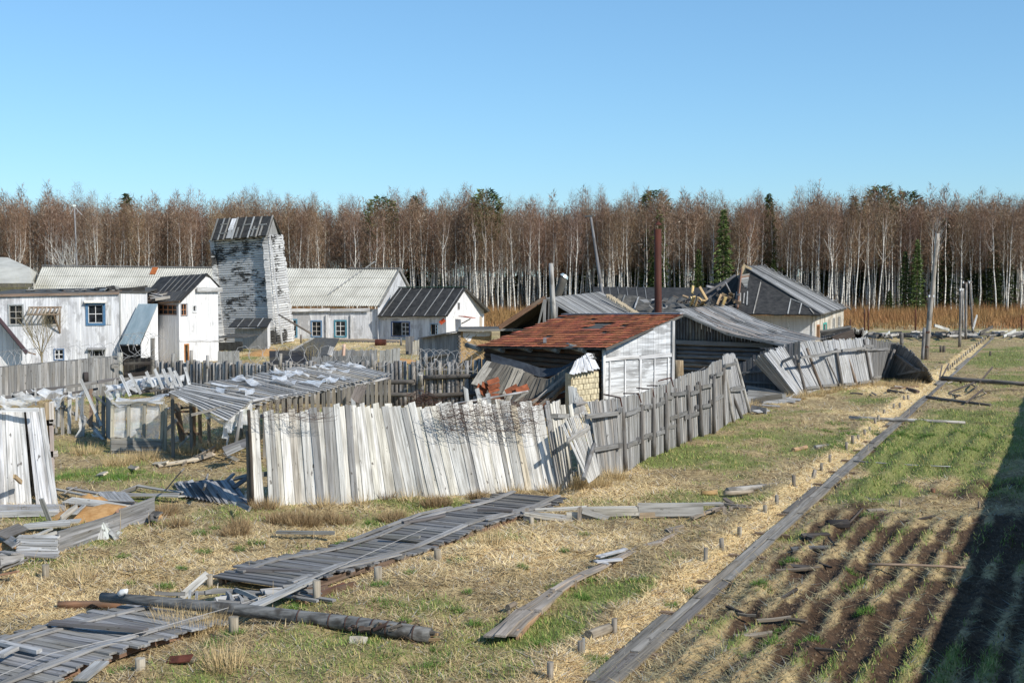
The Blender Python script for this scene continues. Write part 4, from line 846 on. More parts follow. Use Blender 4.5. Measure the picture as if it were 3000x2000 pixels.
# ---- collapsed hipped house at the right
ch = T('collapsed_hip_house', 'white house with tall black collapsed hip roof, its left end torn open', 'building', XY(2390, 100) + (0,))
K0, K1, K2 = XY(2130, 100.5), XY(2388, 99), XY(2472, 112)
pl = Plane(K0, K1); wall(ch, pl, [(0, pl.on(2140, 925)[1]), (pl.L, pl.on(2388, 925)[1])], -.1, MWHITE, .22, horiz=True); 
for x in (2310, 2383): a = pl.on(x, 950)[0]; board(ch, pl.at(a, 0, .05), pl.at(a, pl.on(x, 926)[1], .05), pl.u, .22, .05, LITE, 'corner_board')
pg = Plane(K1, K2); ws = [hole(pg, 2393, 955, 2399, 990, grid=(0, 0), fc=(.35, .15, .06), fw=.1, name='door'), hole(pg, 2412, 950, 2420, 975, grid=(1, 1), fc=(.05, .35, .3), fw=.12), hole(pg, 2440, 935, 2444, 960, grid=(1, 1), fc=(.3, .3, .28), fw=.1), hole(pg, 2456, 930, 2460, 955, grid=(1, 1), fc=(.3, .3, .28), fw=.1)]
wall(ch, pg, [(0, pg.on(2388, 922)[1]), (pg.L, pg.on(2470, 905)[1])], -.1, mk_wall('peeling_side', (.7, .68, .62), (.5, .45, .38), (.3, .26, .2), .6, True, .5), .22, ws)
apx = B(2178, 783, 105.5); ap2 = B(2236, 780, 110); el = B(2150, 918, 98.5); er = B(2404, 922, 97.3); rr = B(2480, 903, 112)
q = [el, er, B(2205, 800, 104.6), B(2168, 806, 104.6)]; slabroof(ch, q, MTAR, .1, 'front_roof', rag=.03)
n = (V(q[1]) - V(q[0])).cross(V(q[3]) - V(q[0])).normalized(); n = n if n.z > 0 else -n
for x0, y0, x1, y1 in ((2207, 920, 2230, 823), (2308, 921, 2317, 876), (2341, 921, 2348, 890), (2372, 905, 2384, 920), (2156, 895, 2158, 856), (2168, 893, 2170, 860), (2178, 890, 2181, 860), (2188, 895, 2190, 855), (2320, 878, 2350, 890), (2350, 890, 2372, 902)):
    def onq(px, py):
        C = V((0, 0, CAMZ)); d = ray(px, py); return C + d * ((V(q[0]) - C).dot(n) / d.dot(n)) + n * .05
    board(ch, onq(x0, y0), onq(x1, y1), V((1, 0, 0)), .09, .04, GREY, 'batten')
for k in range(9): a = onq(2160 + k * 3, 812 + k * 4); b = onq(2196 - k, 806 + k * 5); board(ch, a, b, V((0, .3, 1)), .18, .04, GREY + [(.3, .18, .12)], 'roof_board')
q = [er, rr, ap2, apx]; slabroof(ch, q, MTARB, .1, 'side_roof', rag=.02)
a, b, c, d = map(V, q)
for i in range(34):                          # boards running down the hip side
    v = (i + .5) / 34; p0 = quadpt(q, v, 1.0); p1 = quadpt(q, v, 0.0); board(ch, p1 + V((0, 0, .06)), p0 + V((0, 0, .06)), b - a, .5 if i % 3 else .3, .04, [(.2, .2, .2), (.12, .12, .12), (.3, .3, .3), (.38, .38, .38), (.08, .08, .08)], 'roof_board', .03, .15)
for i in range(13): u = i / 12; p = c * (1 - u) + b * u; m = M(); board(ch, p + V((0, 0, .1)) - (d - c) * .05, p + V((0, 0, .1)) + (b - c) * .055, V((0, 1, 0)), .7, .05, [(.42, .42, .42), (.3, .3, .3)], 'ridge_board')
board(ch, B(2159, 905, 98.6), B(2171, 790, 104.8), V((0, 1, 0)), .35, .1, [(.22, .12, .08)], 'torn_rafter'); board(ch, apx + V((-.2, -.3, -.9)), apx + V((.3, -.3, .1)), V((1, 0, 0)), .8, .06, [(.55, .42, .25)], 'end_board')
slabroof(ch, [B(2060, 905, 102), B(2155, 905, 100), B(2166, 805, 105), B(2075, 838, 112)], MDARK, .12, 'fallen_left_roof', rag=.08)
for x0, y0, x1, y1 in ((2068, 880, 2150, 808), (2062, 862, 2155, 806), (2125, 828, 2142, 862), (2100, 850, 2140, 815), (2070, 838, 2110, 846)): board(ch, B(x0, y0, 101), B(x1, y1, 103), V((0, 0, 1)), .16, .1, [(.2, .2, .2), (.3, .3, .32), (.1, .1, .11)], 'fallen_rafter')

# ---- barn with grey plank roof and log wall
bn = T('log_barn', 'dark log barn under a sweeping grey plank roof right of the orange roofed shed', 'barn', XY(2000, 70) + (0,))
N0, N1 = XY(1968, 70.2), XY(2296, 67); pl = Plane(N0, N1); zL = pl.on(1985, 914)[1]
pr = [(0, pl.on(1968, 925)[1]), (pl.on(1990, 925)[0], pl.on(1990, 922)[1]), (pl.on(2060, 945)[0], pl.on(2060, 938)[1]), (pl.on(2180, 990)[0], pl.on(2180, 977)[1]), (pl.L, pl.on(2296, 1014)[1])]
zb = pl.on(2000, 1000)[1]; u = 0.0
while u < pl.L - .1:
    zt = topz(pr, u); 
    if zt - zb > .15: log(bn, pl.at(u + .08, zb, 0), pl.at(u + .08, zt - .05, 0), .085, .08, DGREY + [(.3, .28, .24)], 'paling', 7, .01)
    u += .175
for i in range(9):
    z = zb - .12 - i * .235; log(bn, pl.at(-.1, z, -.05), pl.at(pl.L * (1 if i < 5 else .6), z, -.05), .12, .11, DGREY + [(.26, .22, .17), (.3, .24, .18)], 'wall_log', 8, .02)
board(bn, pl.at(-.1, zb - .02, .16), pl.at(pl.L * .92, zb - .08, .16), V((0, 0, 1)), .22, .08, DGREY, 'tie_beam'); board(bn, pl.at(.1, .3, .1), pl.at(.1, zL - .1, .1), pl.u, .42, .12, [(.3, .28, .26)], 'corner_post')
m = M(); m.slab([pl.at(0, 0, -.3), pl.at(pl.L - .6, 0, -.3), pl.at(pl.L - .6, 1.8, -.3), pl.at(0, 3.4, -.3)], pl.n * -.05); m.build('shade_backing', MDARK, bn)  # added black sheet behind the logs, its colour standing for unlit interior
k0, k1, k2, k3 = B(1978, 912, 69), B(2296, 1013, 65.9), B(2402, 996, 74), B(2132, 899, 79)
q = [k0, k1, k2, k3]
def sweep(u, v):
    p = quadpt(q, u, v); return p + V((0, 0, -.35 * math.sin(math.pi * u) * (1 - .3 * v) + .1))
nr = 26
for j in range(nr):                            # planks laid down the slope, bent over the sagging middle, in three lengths
    v = (j + .5) / nr
    for (a_, b_) in ((0, .36), (.34, .7), (.68, 1.02)):
        a_ = max(0, a_ + R.uniform(-.03, .03)); board(bn, sweep(a_, v) + V((0, 0, .02 * (j % 2))), sweep(b_, v) + V((0, 0, .02 * (j % 2) - .01)), V(k3) - V(k0), .42, .03, [(.2, .2, .2), (.28, .28, .28), (.36, .36, .36), (.14, .14, .14), (.32, .28, .25)], 'roof_plank', .03, .1)
for i in range(60):
    u_, v_ = R.random() * .9, R.random(); p = sweep(u_, v_) + V((0, 0, .06)); board(bn, p, sweep(min(1, u_ + R.uniform(.04, .12)), v_ + R.uniform(-.01, .01)) + V((0, 0, .05)), V(k3) - V(k0), R.uniform(.08, .2), .02, [(.42, .42, .42), (.1, .1, .1), (.3, .25, .22)], 'loose_shingle')
for a_, b_ in ((0, .5), (.5, 1)): board(bn, sweep(a_, 0) + V((0, -.05, -.06)), sweep(b_, 0) + V((0, -.05, -.08)), V((0, 0, 1)), .12, .05, GREY, 'barge_board')
log(bn, V(XY(1988, 68) + (0,)), B(1987, 1055, 68), .3, .27, [(.34, .27, .18)], 'clay_pillar')
for i in range(14): x = R.uniform(1985, 2110); y = 1115 - (x - 1985) * .28; log(bn, B(x, y + R.uniform(-6, 22), 66), B(x + R.uniform(30, 70), y - R.uniform(8, 30), 66), .03, .02, DGREY, 'branch', 5)

# ---- orange shingled shed
os_ = T('orange_roofed_shed', 'log shed with orange shingle roof and whitewashed double gates', 'shed', (3.7, 52, 0))
C = (3.68, 52.); Dp = (6.82, 54.5); E = (-1.2, 58.2); G = (2.0, 60.8)
pl = Plane(C, Dp); zl = 6 - 221 * 52 / 3750; a, zr = pl.on(1970, 940)
wall(os_, pl, [(0, pl.on(1765, 1022)[1]), (pl.L, pl.on(1973, 940)[1])], pl.on(1870, 1040)[1], MGATE, .15, name='upper_wall')
zg = pl.on(1870, 1043)[1]
gd_ = M(); 
for nm, x0, x1 in (('gate', 1785, 1873), ('gate', 1876, 1955)):
    u0, u1 = pl.on(x0, 1100)[0], pl.on(x1, 1100)[0]; g = wall(os_, pl, [(u0, zg - .1), (u1, zg - .1)], .25, MGATE, .13, name=nm, horiz=True, rough=.02)
    for f_ in (.0, .5, 1.): x = u0 + (u1 - u0) * f_; board(g, pl.at(x, .3, .04), pl.at(x, zg - .12, .04), pl.u, .06, .03, LITE, 'gate_batten')
wall(os_, pl, [(0, zg - .02), (pl.on(1785, 1100)[0], zg - .02)], 0, MGATE, .14, name='gate_post_boards'); wall(os_, pl, [(pl.on(1955, 1100)[0], zg - .02), (pl.L, zg - .02)], 0, MGATE, .14, name='gate_post_boards')
for a_, b_ in ((0.02, .53), (.5, .98)): board(os_, pl.at(a_ * pl.L, zg - .05, .05), pl.at(b_ * pl.L, zg - .02, .05), V((0, 0, 1)), .16, .05, LITE, 'lintel_board')
board(os_, pl.at(.03, 0, .06), pl.at(.03, zl, .06), pl.u, .12, .08, LITE, 'corner_board'); board(os_, pl.at(pl.L, .3, .06), pl.at(pl.L, zr, .06), pl.u, .14, .08, [(.5, .5, .5)], 'corner_board')
pf = Plane(C, E)
for i in range(12): z = .3 + i * .22; log(os_, V((C[0] - .1, C[1] + .15, z)), V((E[0], E[1], z)), .11, .11, [(.12, .075, .05), (.16, .1, .06), (.09, .06, .045)], 'wall_log', 8, .01)
m = M(); m.slab([V((E[0], E[1] + .3, 0)), V((E[0], E[1] + .3, 2.7)), V((G[0], G[1], 3.6)), V((G[0], G[1], 0))], (.05, .05, 0)); m.slab([V((G[0], G[1], 0)), V((G[0], G[1], 3.6)), V((Dp[0], Dp[1], 3.9)), V((Dp[0], Dp[1], 0))], (-.05, .05, 0)); m.build('rear_wall', MGREYB, os_)
q = [B(1395, 1015, 57.6), B(1775, 1020, 51.2), B(2000, 921, 55.6), B(1652, 923, 61.2)]
slabroof(os_, q, MTARB, .07, 'roof', rag=.01); n = (q[1] - q[0]).cross(q[3] - q[0]).normalized(); n = n if n.z > 0 else -n
RW, CL = 15, 17; shm = {}
for j in range(RW):
    for i in range(CL):
        u0 = (i + (.5 if j % 2 else 0)) / CL; 
        if R.random() < .03: continue
        if abs(u0 - .52) < .07 and abs(j / RW - .62) < .1: continue     # bare dark patch
        u0 = min(u0, 1 - 1.0 / CL); p = quadpt(q, u0 + .5 / CL, (j - .15) / RW) + n * .03; t_ = quadpt(q, u0 + .5 / CL, (j + 1.15) / RW) + n * .012
        k = R.choice([R.uniform(.5, .75), R.uniform(.8, 1.2), R.uniform(.9, 1.3)]); board(os_, p + n * .024, t_, q[1] - q[0], (q[1] - q[0]).length / CL * R.uniform(.9, .99), .012, name='shingle', color=(.42 * k, .135 * k * R.uniform(.85, 1.2), .06 * k), mat=MO, bend=.01)
for x, y, Y, r_ in ((1795, 928, 60, .35), (1850, 932, 59, -.2), (1775, 936, 59.5, .1), (1900, 925, 58, .1)): p = B(x - 18, y + 8, Y); board(os_, p, B(x + 22, y - 2, Y), V((0, 1, .25)), .8, .02, name='loose_shingle', color=(.42, .12, .05), mat=MO, bend=.06)
m = M(); p = B(1596, 997, 54.8); m.box(p - V((.07, .12, .1)), p + V((.07, .12, .1))); m.build('brick', MO, os_, origin=p, color=(.25, .26, .28))
board(os_, q[1] + V((0, 0, -.05)), q[2] + V((0, 0, -.05)), V((0, 0, 1)), .1, .05, [(.12, .11, .1)], 'barge_board'); board(os_, q[3] + n * .05, q[2] + n * .05, V((0, 1, 0)), .35, .06, [(.3, .31, .33)], 'ridge_board')
for px, py in ((1404, 1021), (1470, 1024), (1550, 1023), (1630, 1025), (1708, 1024)):
    u_ = (px - 1400) / 370; Y = 57.6 - 6.4 * u_; p = B(px, py + 1, Y + .05); dv = V((3.1, 2.5, 0)).normalized(); log(os_, p + V((.05, -.15, 0)) , p + V((-.6, 1.4, .1)), .12, .12, [(.36, .33, .28)], 'rafter_end', 9)
# chimney pipe
cp = T('chimney_pipe', 'tall rusty brown steel chimney pipe with small conical cap', 'chimney', XY(1929, 66) + (0,)); Yc = 66
p0, p1 = B(1928, 935, Yc), B(1927, 671, Yc); m = M(); r_ = 21 * Yc / F / 2; m.tube([V((p0.x, p0.y, 0)), p0, p1], [r_, r_, r_], 20); m.build('pipe', MRUST, cp, smooth=True)
m = M(); m.tube([B(1928, 659, Yc), B(1928, 648, Yc)], [r_ * 1.25, .02], 14); m.build('cap', MRUST, cp)
for dx in (-1, 1): 
    m = M(); m.tube([p1 + V((dx * r_ * .9, 0, -.05)), B(1928, 657, Yc) + V((dx * r_ * 1.1, 0, 0))], .012, 5); m.build('cap_stay', MRUST, cp)
# ---- collapsed lean-to roof before the log wall
cr = T('fallen_leanto_roof', 'dark tar boarded lean-to roof sagging like a hammock under the orange eave', 'roof', XY(1550, 50) + (0,))
top = [(1440, 1060), (1490, 1072), (1520, 1080), (1579, 1108), (1610, 1112), (1645, 1090), (1690, 1060), (1727, 1036)]; bot = [(1394, 1128), (1420, 1172), (1470, 1195), (1530, 1205), (1590, 1200), (1650, 1180), (1690, 1130), (1733, 1050)]
def ip(l, t): t = max(0, min(.9999, t)) * (len(l) - 1); i = int(t); f_ = t - i; return tuple(l[i][k] * (1 - f_) + l[i + 1][k] * f_ for k in range(len(l[0])))
for i in range(26):
    t_ = i / 25; a_ = ip(top, t_); b_ = ip(bot, t_); Y0 = 54.5 - 3 * t_; Y1 = 51.8 - 1.5 * t_
    nx = ip(top, t_ + .04); pa, pb = B(a_[0], a_[1], Y0), B(b_[0], b_[1], Y1); board(cr, pb, pa, B(nx[0], nx[1], Y0) - pa if t_ < .95 else V((1, 0, 0)), .4, .035, [(.1, .09, .075), (.075, .07, .06), (.13, .12, .1), (.16, .14, .11)] if i not in (0, 7, 8) else [(.3, .28, .24)], 'roof_board', .03, .06)
m = M()
for i in range(14):
    t0, t1 = i / 14 * .8, (i + 1) / 14 * .8; P = []
    for t_ in (t0, t1): a_ = ip([(1437, 1035), (1480, 1048), (1530, 1060), (1590, 1080), (1650, 1075), (1700, 1045)], t_ / .8); b_ = ip([(1440, 1066), (1490, 1078), (1540, 1092), (1590, 1106), (1650, 1092), (1700, 1062)], t_ / .8); P.append((B(a_[0], a_[1], 54.9 - 2.6 * t_), B(b_[0], b_[1], 54.6 - 2.6 * t_)))
    m.slab([P[0][0], P[1][0], P[1][1], P[0][1]], (0, .04, 0))
m.build('hanging_sheet', mk_plain('dark_blue_sheet', (.03, .035, .045), (.06, .07, .085), 2), cr)
for (x0, y0, x1, y1, w) in ((1398, 1132, 1424, 1152, .42), (1412, 1124, 1436, 1138, .3), (1428, 1122, 1462, 1110, .26), (1430, 1138, 1464, 1126, .24), (1432, 1148, 1462, 1138, .2), (1482, 1150, 1516, 1132, .34), (1512, 1145, 1548, 1132, .34), (1438, 1160, 1478, 1162, .3)):
    k = R.uniform(.7, 1.1); board(cr, B(x0, y0, 50.3), B(x1, y1, 50.6), V((.2, .5, 1)), w * .75, .012, name='shingle', color=(.27 * k, .085 * k, .04 * k), mat=MO, bend=.01, jag=.02)
for (x0, y0, x1, y1, w, c_) in ((1560, 1180, 1735, 1040, .1, (.3, .28, .26)), (1580, 1188, 1728, 1052, .12, (.16, .14, .12)), (1500, 1182, 1548, 1146, .08, (.3, .3, .28)), (1545, 1185, 1690, 1118, .2, (.2, .12, .07)), (1570, 1195, 1680, 1150, .3, (.22, .09, .05)), (1600, 1190, 1690, 1100, .12, (.35, .2, .1)), (1610, 1195, 1650, 1130, .1, (.3, .2, .1)), (1560, 1200, 1690, 1170, .35, (.13, .08, .06)), (1630, 1200, 1690, 1190, .8, (.05, .045, .04))):
    board(cr, B(x0, y0, 49.5), B(x1, y1, 50.5), V((.3, .3, 1)), w, .04, name='fallen_beam', color=c_, bend=.05)
log(cr, B(1330, 1183, 48.8), B(1547, 1146, 49.2), .045, .045, [(.42, .42, .43)], 'rod')
# block pier with white board flap
bpz = T('block_pier', 'pale yellow block pier with a white corrugated flap beside the gates', 'pier', XY(1700, 49.5) + (0,))
pl = Plane(XY(1675, 49.0), XY(1755, 50.2)); rw = 0; z = 0
while z < pl.on(1715, 1092)[1]:
    u = -.05 if rw % 2 else .05
    while u < pl.L - .05:
        w = R.uniform(.15, .19); e = R.uniform(0, .02); m = M(); lo, hi = u, min(u + w, pl.L)
        if hi - lo > .05:
            m.hexa(*[pl.at(x, z, o_) for x, o_ in ((lo, -.12), (hi, -.12), (hi, e), (lo, e))], *[pl.at(x, z + .19, o_) for x, o_ in ((lo, -.12), (hi, -.12), (hi, e), (lo, e))])
            k = R.uniform(.88, 1.1); m.build('brick', MO, bpz, origin=pl.at(u, z), color=(.66 * k, .58 * k, .4 * k))
        u += w + .02
    z += .215; rw += 1
m = M(); m.slab([pl.at(0, 0, -.02), pl.at(pl.L, 0, -.02), pl.at(pl.L, z, -.02), pl.at(0, z, -.02)], pl.n * -.3); m.build('mortar', mk_plain('mortar', (.36, .29, .19), (.44, .37, .26), 8), bpz)
q = [B(1670, 1099, 48.6), B(1754, 1080, 49.8), B(1729, 1035, 50.8), B(1690, 1062, 50.0)]
plankroof(bpz, q, 9, LITE, .02, 'flap_board', .95, .04, .02)

# ---- white gabled corner building at the left edge
wg = T('white_gable_house', 'bright white gabled house corner cut by the left edge with dark roof edge', 'building', XY(0, 70) + (0,))
pl = Plane(XY(-60, 70), XY(62, 70)); zc = pl.on(62, 1025)[1]; wall(wg, pl, [(0, pl.on(-60, 868)[1]), (pl.on(0, 940)[0], pl.on(0, 940)[1]), (pl.L, pl.on(62, 1018)[1])], -.05, MWHITE, .2)
slabroof(wg, [B(80, 1036, 69.3), B(84, 1030, 76), B(-40, 880, 76), B(-50, 878, 69.3)], MTARB, .1, sag=0); board(wg, B(80, 1034, 69.2), B(-50, 876, 69.2), V((0, 0, 1)), .16, .08, [(.12, .08, .09)], 'barge_board'); board(wg, B(70, 1028, 69.4), B(104, 1038, 69.4), V((0, 1, 0)), .12, .06, [(.3, .2, .14)], 'eave_rail')
m = M(); m.slab([V(XY(62, 70.1) + (0,)), V(XY(62, 70.1) + (zc,)), V(XY(62, 75) + (zc,)), V(XY(62, 75) + (0,))], (-.05, 0, 0)); m.build('side_wall', MWGREY, wg)

# ---- building outside the right edge whose shadow lies over the garden
sc_ = T('shading_barrack', 'long dark barrack just outside the right edge that throws its shadow over the garden', 'building', (12, 10, 0))
c0 = 5.5; m = M(); ya, yb = -14, 96
P = [V((c0 + .436 * ya, ya, 0)), V((c0 + .436 * yb, yb, 0))]; d = (P[1] - P[0]).normalized(); s_ = V((d.y, -d.x, 0))
m.slab([P[0], P[1], P[1] + V((0, 0, 4.9)), P[0] + V((0, 0, 4.9))], s_ * .2); m.slab([P[0] + s_ * 8, P[1] + s_ * 8, P[1] + s_ * 8 + V((0, 0, 4.9)), P[0] + s_ * 8 + V((0, 0, 4.9))], s_ * .2); m.build('wall', MGREYB, sc_)
m = M(); m.slab([P[0] + V((0, 0, 4.95)) - s_ * .3, P[1] + V((0, 0, 4.95)) - s_ * .3, P[1] + V((0, 0, 6.2)) + s_ * 4.2, P[0] + V((0, 0, 6.2)) + s_ * 4.2], (0, 0, .1)); m.slab([P[0] + V((0, 0, 4.95)) + s_ * 8.6, P[1] + V((0, 0, 4.95)) + s_ * 8.6, P[1] + V((0, 0, 6.2)) + s_ * 4.2, P[0] + V((0, 0, 6.2)) + s_ * 4.2], (0, 0, .1)); m.build('roof', MTARB, sc_)

# ================================================================== FENCES
def crop(ox, oy, k, pts): return [(ox + x / k, oy + y / k) for x, y in pts]
def fence(obj, base, top, w, pal, lean=lambda t: 0.0, t=.028, layer=.02, bend=.015, jit=.03, side=None, hj=(.0, .06), skip=(), mat=None, round_=False, cols=None):
    # base / top: matching photo pixels along the fence; boards stand on the ground
    P = [A(x, y) for x, y in base]; seg = []
    for i in range(len(P) - 1):
        tp0 = B(top[i][0], top[i][1], P[i].y + lean(i)); tp1 = B(top[i + 1][0], top[i + 1][1], P[i + 1].y + lean(i + 1))
        L = max((P[i + 1] - P[i]).length, (tp1 - tp0).length); n = max(1, round(L / w)); seg.append((i, n, tp0, tp1))
    k = 0; tot = sum(s[1] for s in seg)
    for i, n, tp0, tp1 in seg:
        for j in range(n):
            u = (j + .5) / n; g = P[i] * (1 - u) + P[i + 1] * u; tt = tp0 * (1 - u) + tp1 * u; al = (P[i + 1] - P[i]) * .5 + (tp1 - tp0) * .5; al.z *= .3; k += 1
            if k in skip: continue
            nn = V((al.y, -al.x, 0)).normalized(); off = nn * (layer * (k % 2) + R.uniform(0, .008)); g = g + off; g.z = float(hgt(g.x, g.y)) - .05
            up = (tt - g).normalized(); tt = tt + off + up * R.uniform(-hj[1], hj[1]) + al.normalized() * R.uniform(-jit, jit); ww = w * R.uniform(.85, 1.35); pc_ = (cols(k / tot) if cols else pal)
            if round_: log(obj, g, tt, ww * .5, ww * .42, pc_, 'paling', 6, bend, mat)
            else: board(obj, g, tt, al, ww, t, pc_, 'board', bend, .03, mat)
    return P
def yat(base, px):
    pts = sorted(base)
    for (a, b), (c, d) in zip(pts, pts[1:]):
        if px <= c or (c, d) == pts[-1]: return A(px, b + (d - b) * (px - a) / (c - a)).y
def pole(obj, x0, y0, x1, y1, Y0, r=.07, Y1=None, pal=GREY, name='post', r1=None):
    g = A(x0, y0) if Y0 is None else B(x0, y0, Y0); t_ = B(x1, y1, Y1 if Y1 else g.y)
    if Y0 is None: g.z = float(hgt(g.x, g.y)) - .1
    return log(obj, g, t_, r, r1 or r * .85, pal, name, 8, .015)

K5 = (650, 1000, 2.851); K6 = (1300, 1000, 2.613); K7 = (2100, 900, 2.613); K0 = (0, 1000, 2.24)
# ---- pale front fence
fb_ = crop(*K5, [(275, 1405), (390, 1395), (620, 1370), (900, 1365), (1090, 1350), (1330, 1330), (1560, 1310), (1880, 1300)]) + crop(*K6, [(330, 1175), (560, 1150), (710, 1145), (870, 1140), (960, 1105), (1075, 1090)])
ft_ = crop(*K5, [(215, 600), (340, 575), (560, 575), (830, 570), (1030, 520), (1230, 540), (1400, 520), (1700, 540)]) + crop(*K6, [(180, 460), (430, 455), (590, 480), (760, 480), (890, 465), (985, 500)])
f1 = T('pale_plank_fence', 'tall pale whitewashed fence of uneven upright planks in the middle foreground', 'fence', A(740, 1490))
PAL2 = [(.60, .59, .56), (.66, .65, .62), (.54, .54, .52), (.70, .69, .66), (.64, .62, .57), (.58, .56, .5)]
fence(f1, fb_, ft_, .15, PALE, lambda i: .25, .03, .02, .015, .02, hj=(0, .1), cols=lambda t: [(.27, .27, .27), (.34, .34, .33)] if R.random() < .2 else (PAL2 if R.random() < .93 else [(.62, .55, .43), (.5, .46, .4)]), skip=(3, 66, 67))
# dark corner post, rails behind, spikes above
for y0, y1 in ((1225, 1225), (1400, 1395)):
    for i in range(len(fb_) - 1):
        a, b = A(*fb_[i]), A(*fb_[i + 1]); za = 6 - (y0 - 800) / F * a.y; dd = .5 if y0 < 1300 else .3; board(f1, V((a.x, a.y + dd, max(.3, za))), V((b.x, b.y + dd, max(.3, 6 - (y1 - 800) / F * b.y))), V((0, 0, 1)), .12, .07, GREY, 'rail')
pole(f1, 733, 1490, 727, 1260, None, .075, pal=[(.2, .17, .14)]); pole(f1, 741, 1493, 728, 1200, None, .05, pal=[(.07, .06, .05)])
for x, y, y2 in ((738, 1453, 1470), (722, 1447, 1465)): board(f1, B(x - 5, y, 32.4), B(x + 5, y, 32.4), V((0, 0, 1)), .16, .05, [(.5, .47, .42)], 'rail_end')
for (x0, y0, x1, y1, Y) in crop(0, 0, 1, []) or []: pass
for x0, y0, x1, y1 in ((1374, 1182, 1364, 1136), (1411, 1185, 1397, 1136), (1436, 1182, 1427, 1147), (1035, 1195, 1035, 1172)): board(f1, B(x0, y0 + 20, 36.3), B(x1, y1, 36.3), V((1, 0, 0)), .12, .03, PAL2, 'board', .02, .06)
# ---- fallen panel in the gap, its own thing
fp = T('hanging_fence_panel', 'white slatted fence panel torn loose and tilted over at the corner of the pale fence', 'fence panel', A(1727, 1416))
pb = crop(*K6, [(1110, 1083), (1150, 1055), (1195, 1015)]); pt = crop(*K6, [(897, 632), (990, 575), (1090, 535)])
for i in range(15):
    u = (i + .5) / 15; a = ip(pb, u); b = ip(pt, u); ya = 34.3 + 2.6 * u; g = B(a[0], a[1], ya); q = B(b[0], b[1] + R.uniform(-7, 5) - (6 if 3 < i < 8 else 0), ya + .35); board(fp, g, q, B(pb[2][0], pb[2][1], 37.) - B(pb[0][0], pb[0][1], 34.3), .1, .022, [(.72, .7, .66), (.66, .65, .62), (.6, .59, .57)], 'board', .008, .02)
for (x0, y0), (x1, y1) in (crop(*K6, [(945, 762), (1115, 660)]),): board(fp, B(x0, y0, 34.4), B(x1, y1, 36.8), V((0, 0, 1)), .12, .05, [(.4, .39, .37)], 'rail')
(x0, y0), (x1, y1) = crop(*K6, [(1068, 1048), (1152, 785)]); log(fp, B(x0, y0, 34.2), B(x1, y1, 36.3), .065, .06, [(.24, .24, .24)], 'brace')
jn = T('corner_post_stack', 'jumble of leaning white posts and blocks between the pale and the grey fence', 'post', A(1745, 1400))
for x0, y0, x1, y1, w in ((985, 570, 975, 350, .18), (1020, 560, 1000, 350, .13), (1170, 740, 1010, 390, .11), (1160, 590, 1100, 455, .06), (1110, 640, 1050, 430, .1), (1135, 780, 1090, 560, .14), (1000, 480, 1075, 465, .2), (1175, 1000, 1100, 600, .13), (1030, 550, 1010, 500, .35), (1060, 560, 1030, 420, .2)):
    (a, b), (c, d) = crop(*K6, [(x0, y0), (x1, y1)]); board(jn, B(a, b, 38.4), B(c, d, 38.6), V((1, 0, 0)), w, .07, [(.62, .6, .55), (.5, .5, .48), (.4, .38, .36)], 'loose_board', .02, .04)
# ---- grey side fence
gb_ = crop(*K6, [(1190, 1045), (1385, 990), (1510, 915), (1610, 880), (1705, 845), (1795, 800), (1885, 765), (1975, 735), (2030, 712), (2075, 700), (2145, 645)])
gt_ = crop(*K6, [(1110, 460), (1360, 428), (1500, 395), (1605, 352), (1700, 325), (1770, 285), (1865, 245), (1940, 228), (2020, 212), (2040, 170), (2125, 138)])
f2 = T('grey_side_fence', 'long grey plank fence with outside posts running back from the pale fence corner', 'fence', A(1757, 1390))
SG = [(.3, .3, .3), (.35, .35, .35), (.27, .27, .265), (.38, .38, .375), (.24, .24, .24), (.33, .31, .29)]
fence(f2, gb_, gt_, .115, SG, lambda i: -.1, .025, .012, .01, .01, hj=(0, .018))
lp_b = crop(*K6, [(2150, 640), (2240, 590), (2335, 525)]); lp_t = crop(*K6, [(2132, 112), (2180, 102), (2224, 98)])
fence(f2, lp_b, lp_t, .115, [(.42, .42, .43), (.38, .38, .38), (.46, .46, .46)], lambda i: 0, .025, .012, .01, .01)
def nY(px): return yat(gb_ + lp_b, px) - .22
for x0, y0, x1, y1, c_ in ((1395, 985, 1370, 505, 0), (1520, 915, 1515, 480, 0), (1608, 882, 1606, 425, 0), (1703, 848, 1702, 392, 0), (1797, 803, 1775, 358, 0), (1885, 768, 1868, 335, 0), (1977, 740, 1957, 305, 0), (2070, 708, 2070, 262, 0), (2143, 645, 2145, 200, 0), (2218, 615, 2158, 250, 1), (2283, 588, 2158, 265, 0), (2342, 545, 2235, 130, 1)):
    (a, b), (c, d) = crop(*K6, [(x0, y0), (x1, y1)]); g = A(a, b); pole(f2, a, b, c, d, g.y - .22, .08, g.y - .2, [(.17, .165, .16), (.21, .2, .19)] if not c_ else [(.42, .41, .38)], 'post')
for x0, y0, x1, y1 in ((1085, 575, 1350, 545), (1390, 558, 1502, 515), (1530, 505, 1590, 492), (1622, 492, 1690, 458), (1655, 445, 1752, 428), (1740, 405, 1850, 392), (1885, 402, 1950, 378), (1975, 350, 2062, 335), (2085, 255, 2132, 243), (2150, 186, 2242, 165),
                       (1150, 828, 1362, 788), (1400, 800, 1502, 762), (1520, 738, 1592, 712), (1625, 712, 1690, 690), (1660, 672, 1772, 645), (1742, 585, 1860, 545), (1850, 575, 1950, 548), (1980, 498, 2062, 478), (2050, 460, 2135, 415), (2200, 365, 2285, 345), (2300, 360, 2190, 372)):
    (a, b), (c, d) = crop(*K6, [(x0, y0), (x1, y1)]); board(f2, B(a, b, nY(a) + .08), B(c, d, nY(c) + .08), V((0, 0, 1)), .13, .07, [(.2, .2, .2), (.25, .25, .25), (.17, .17, .17)], 'rail', .02)
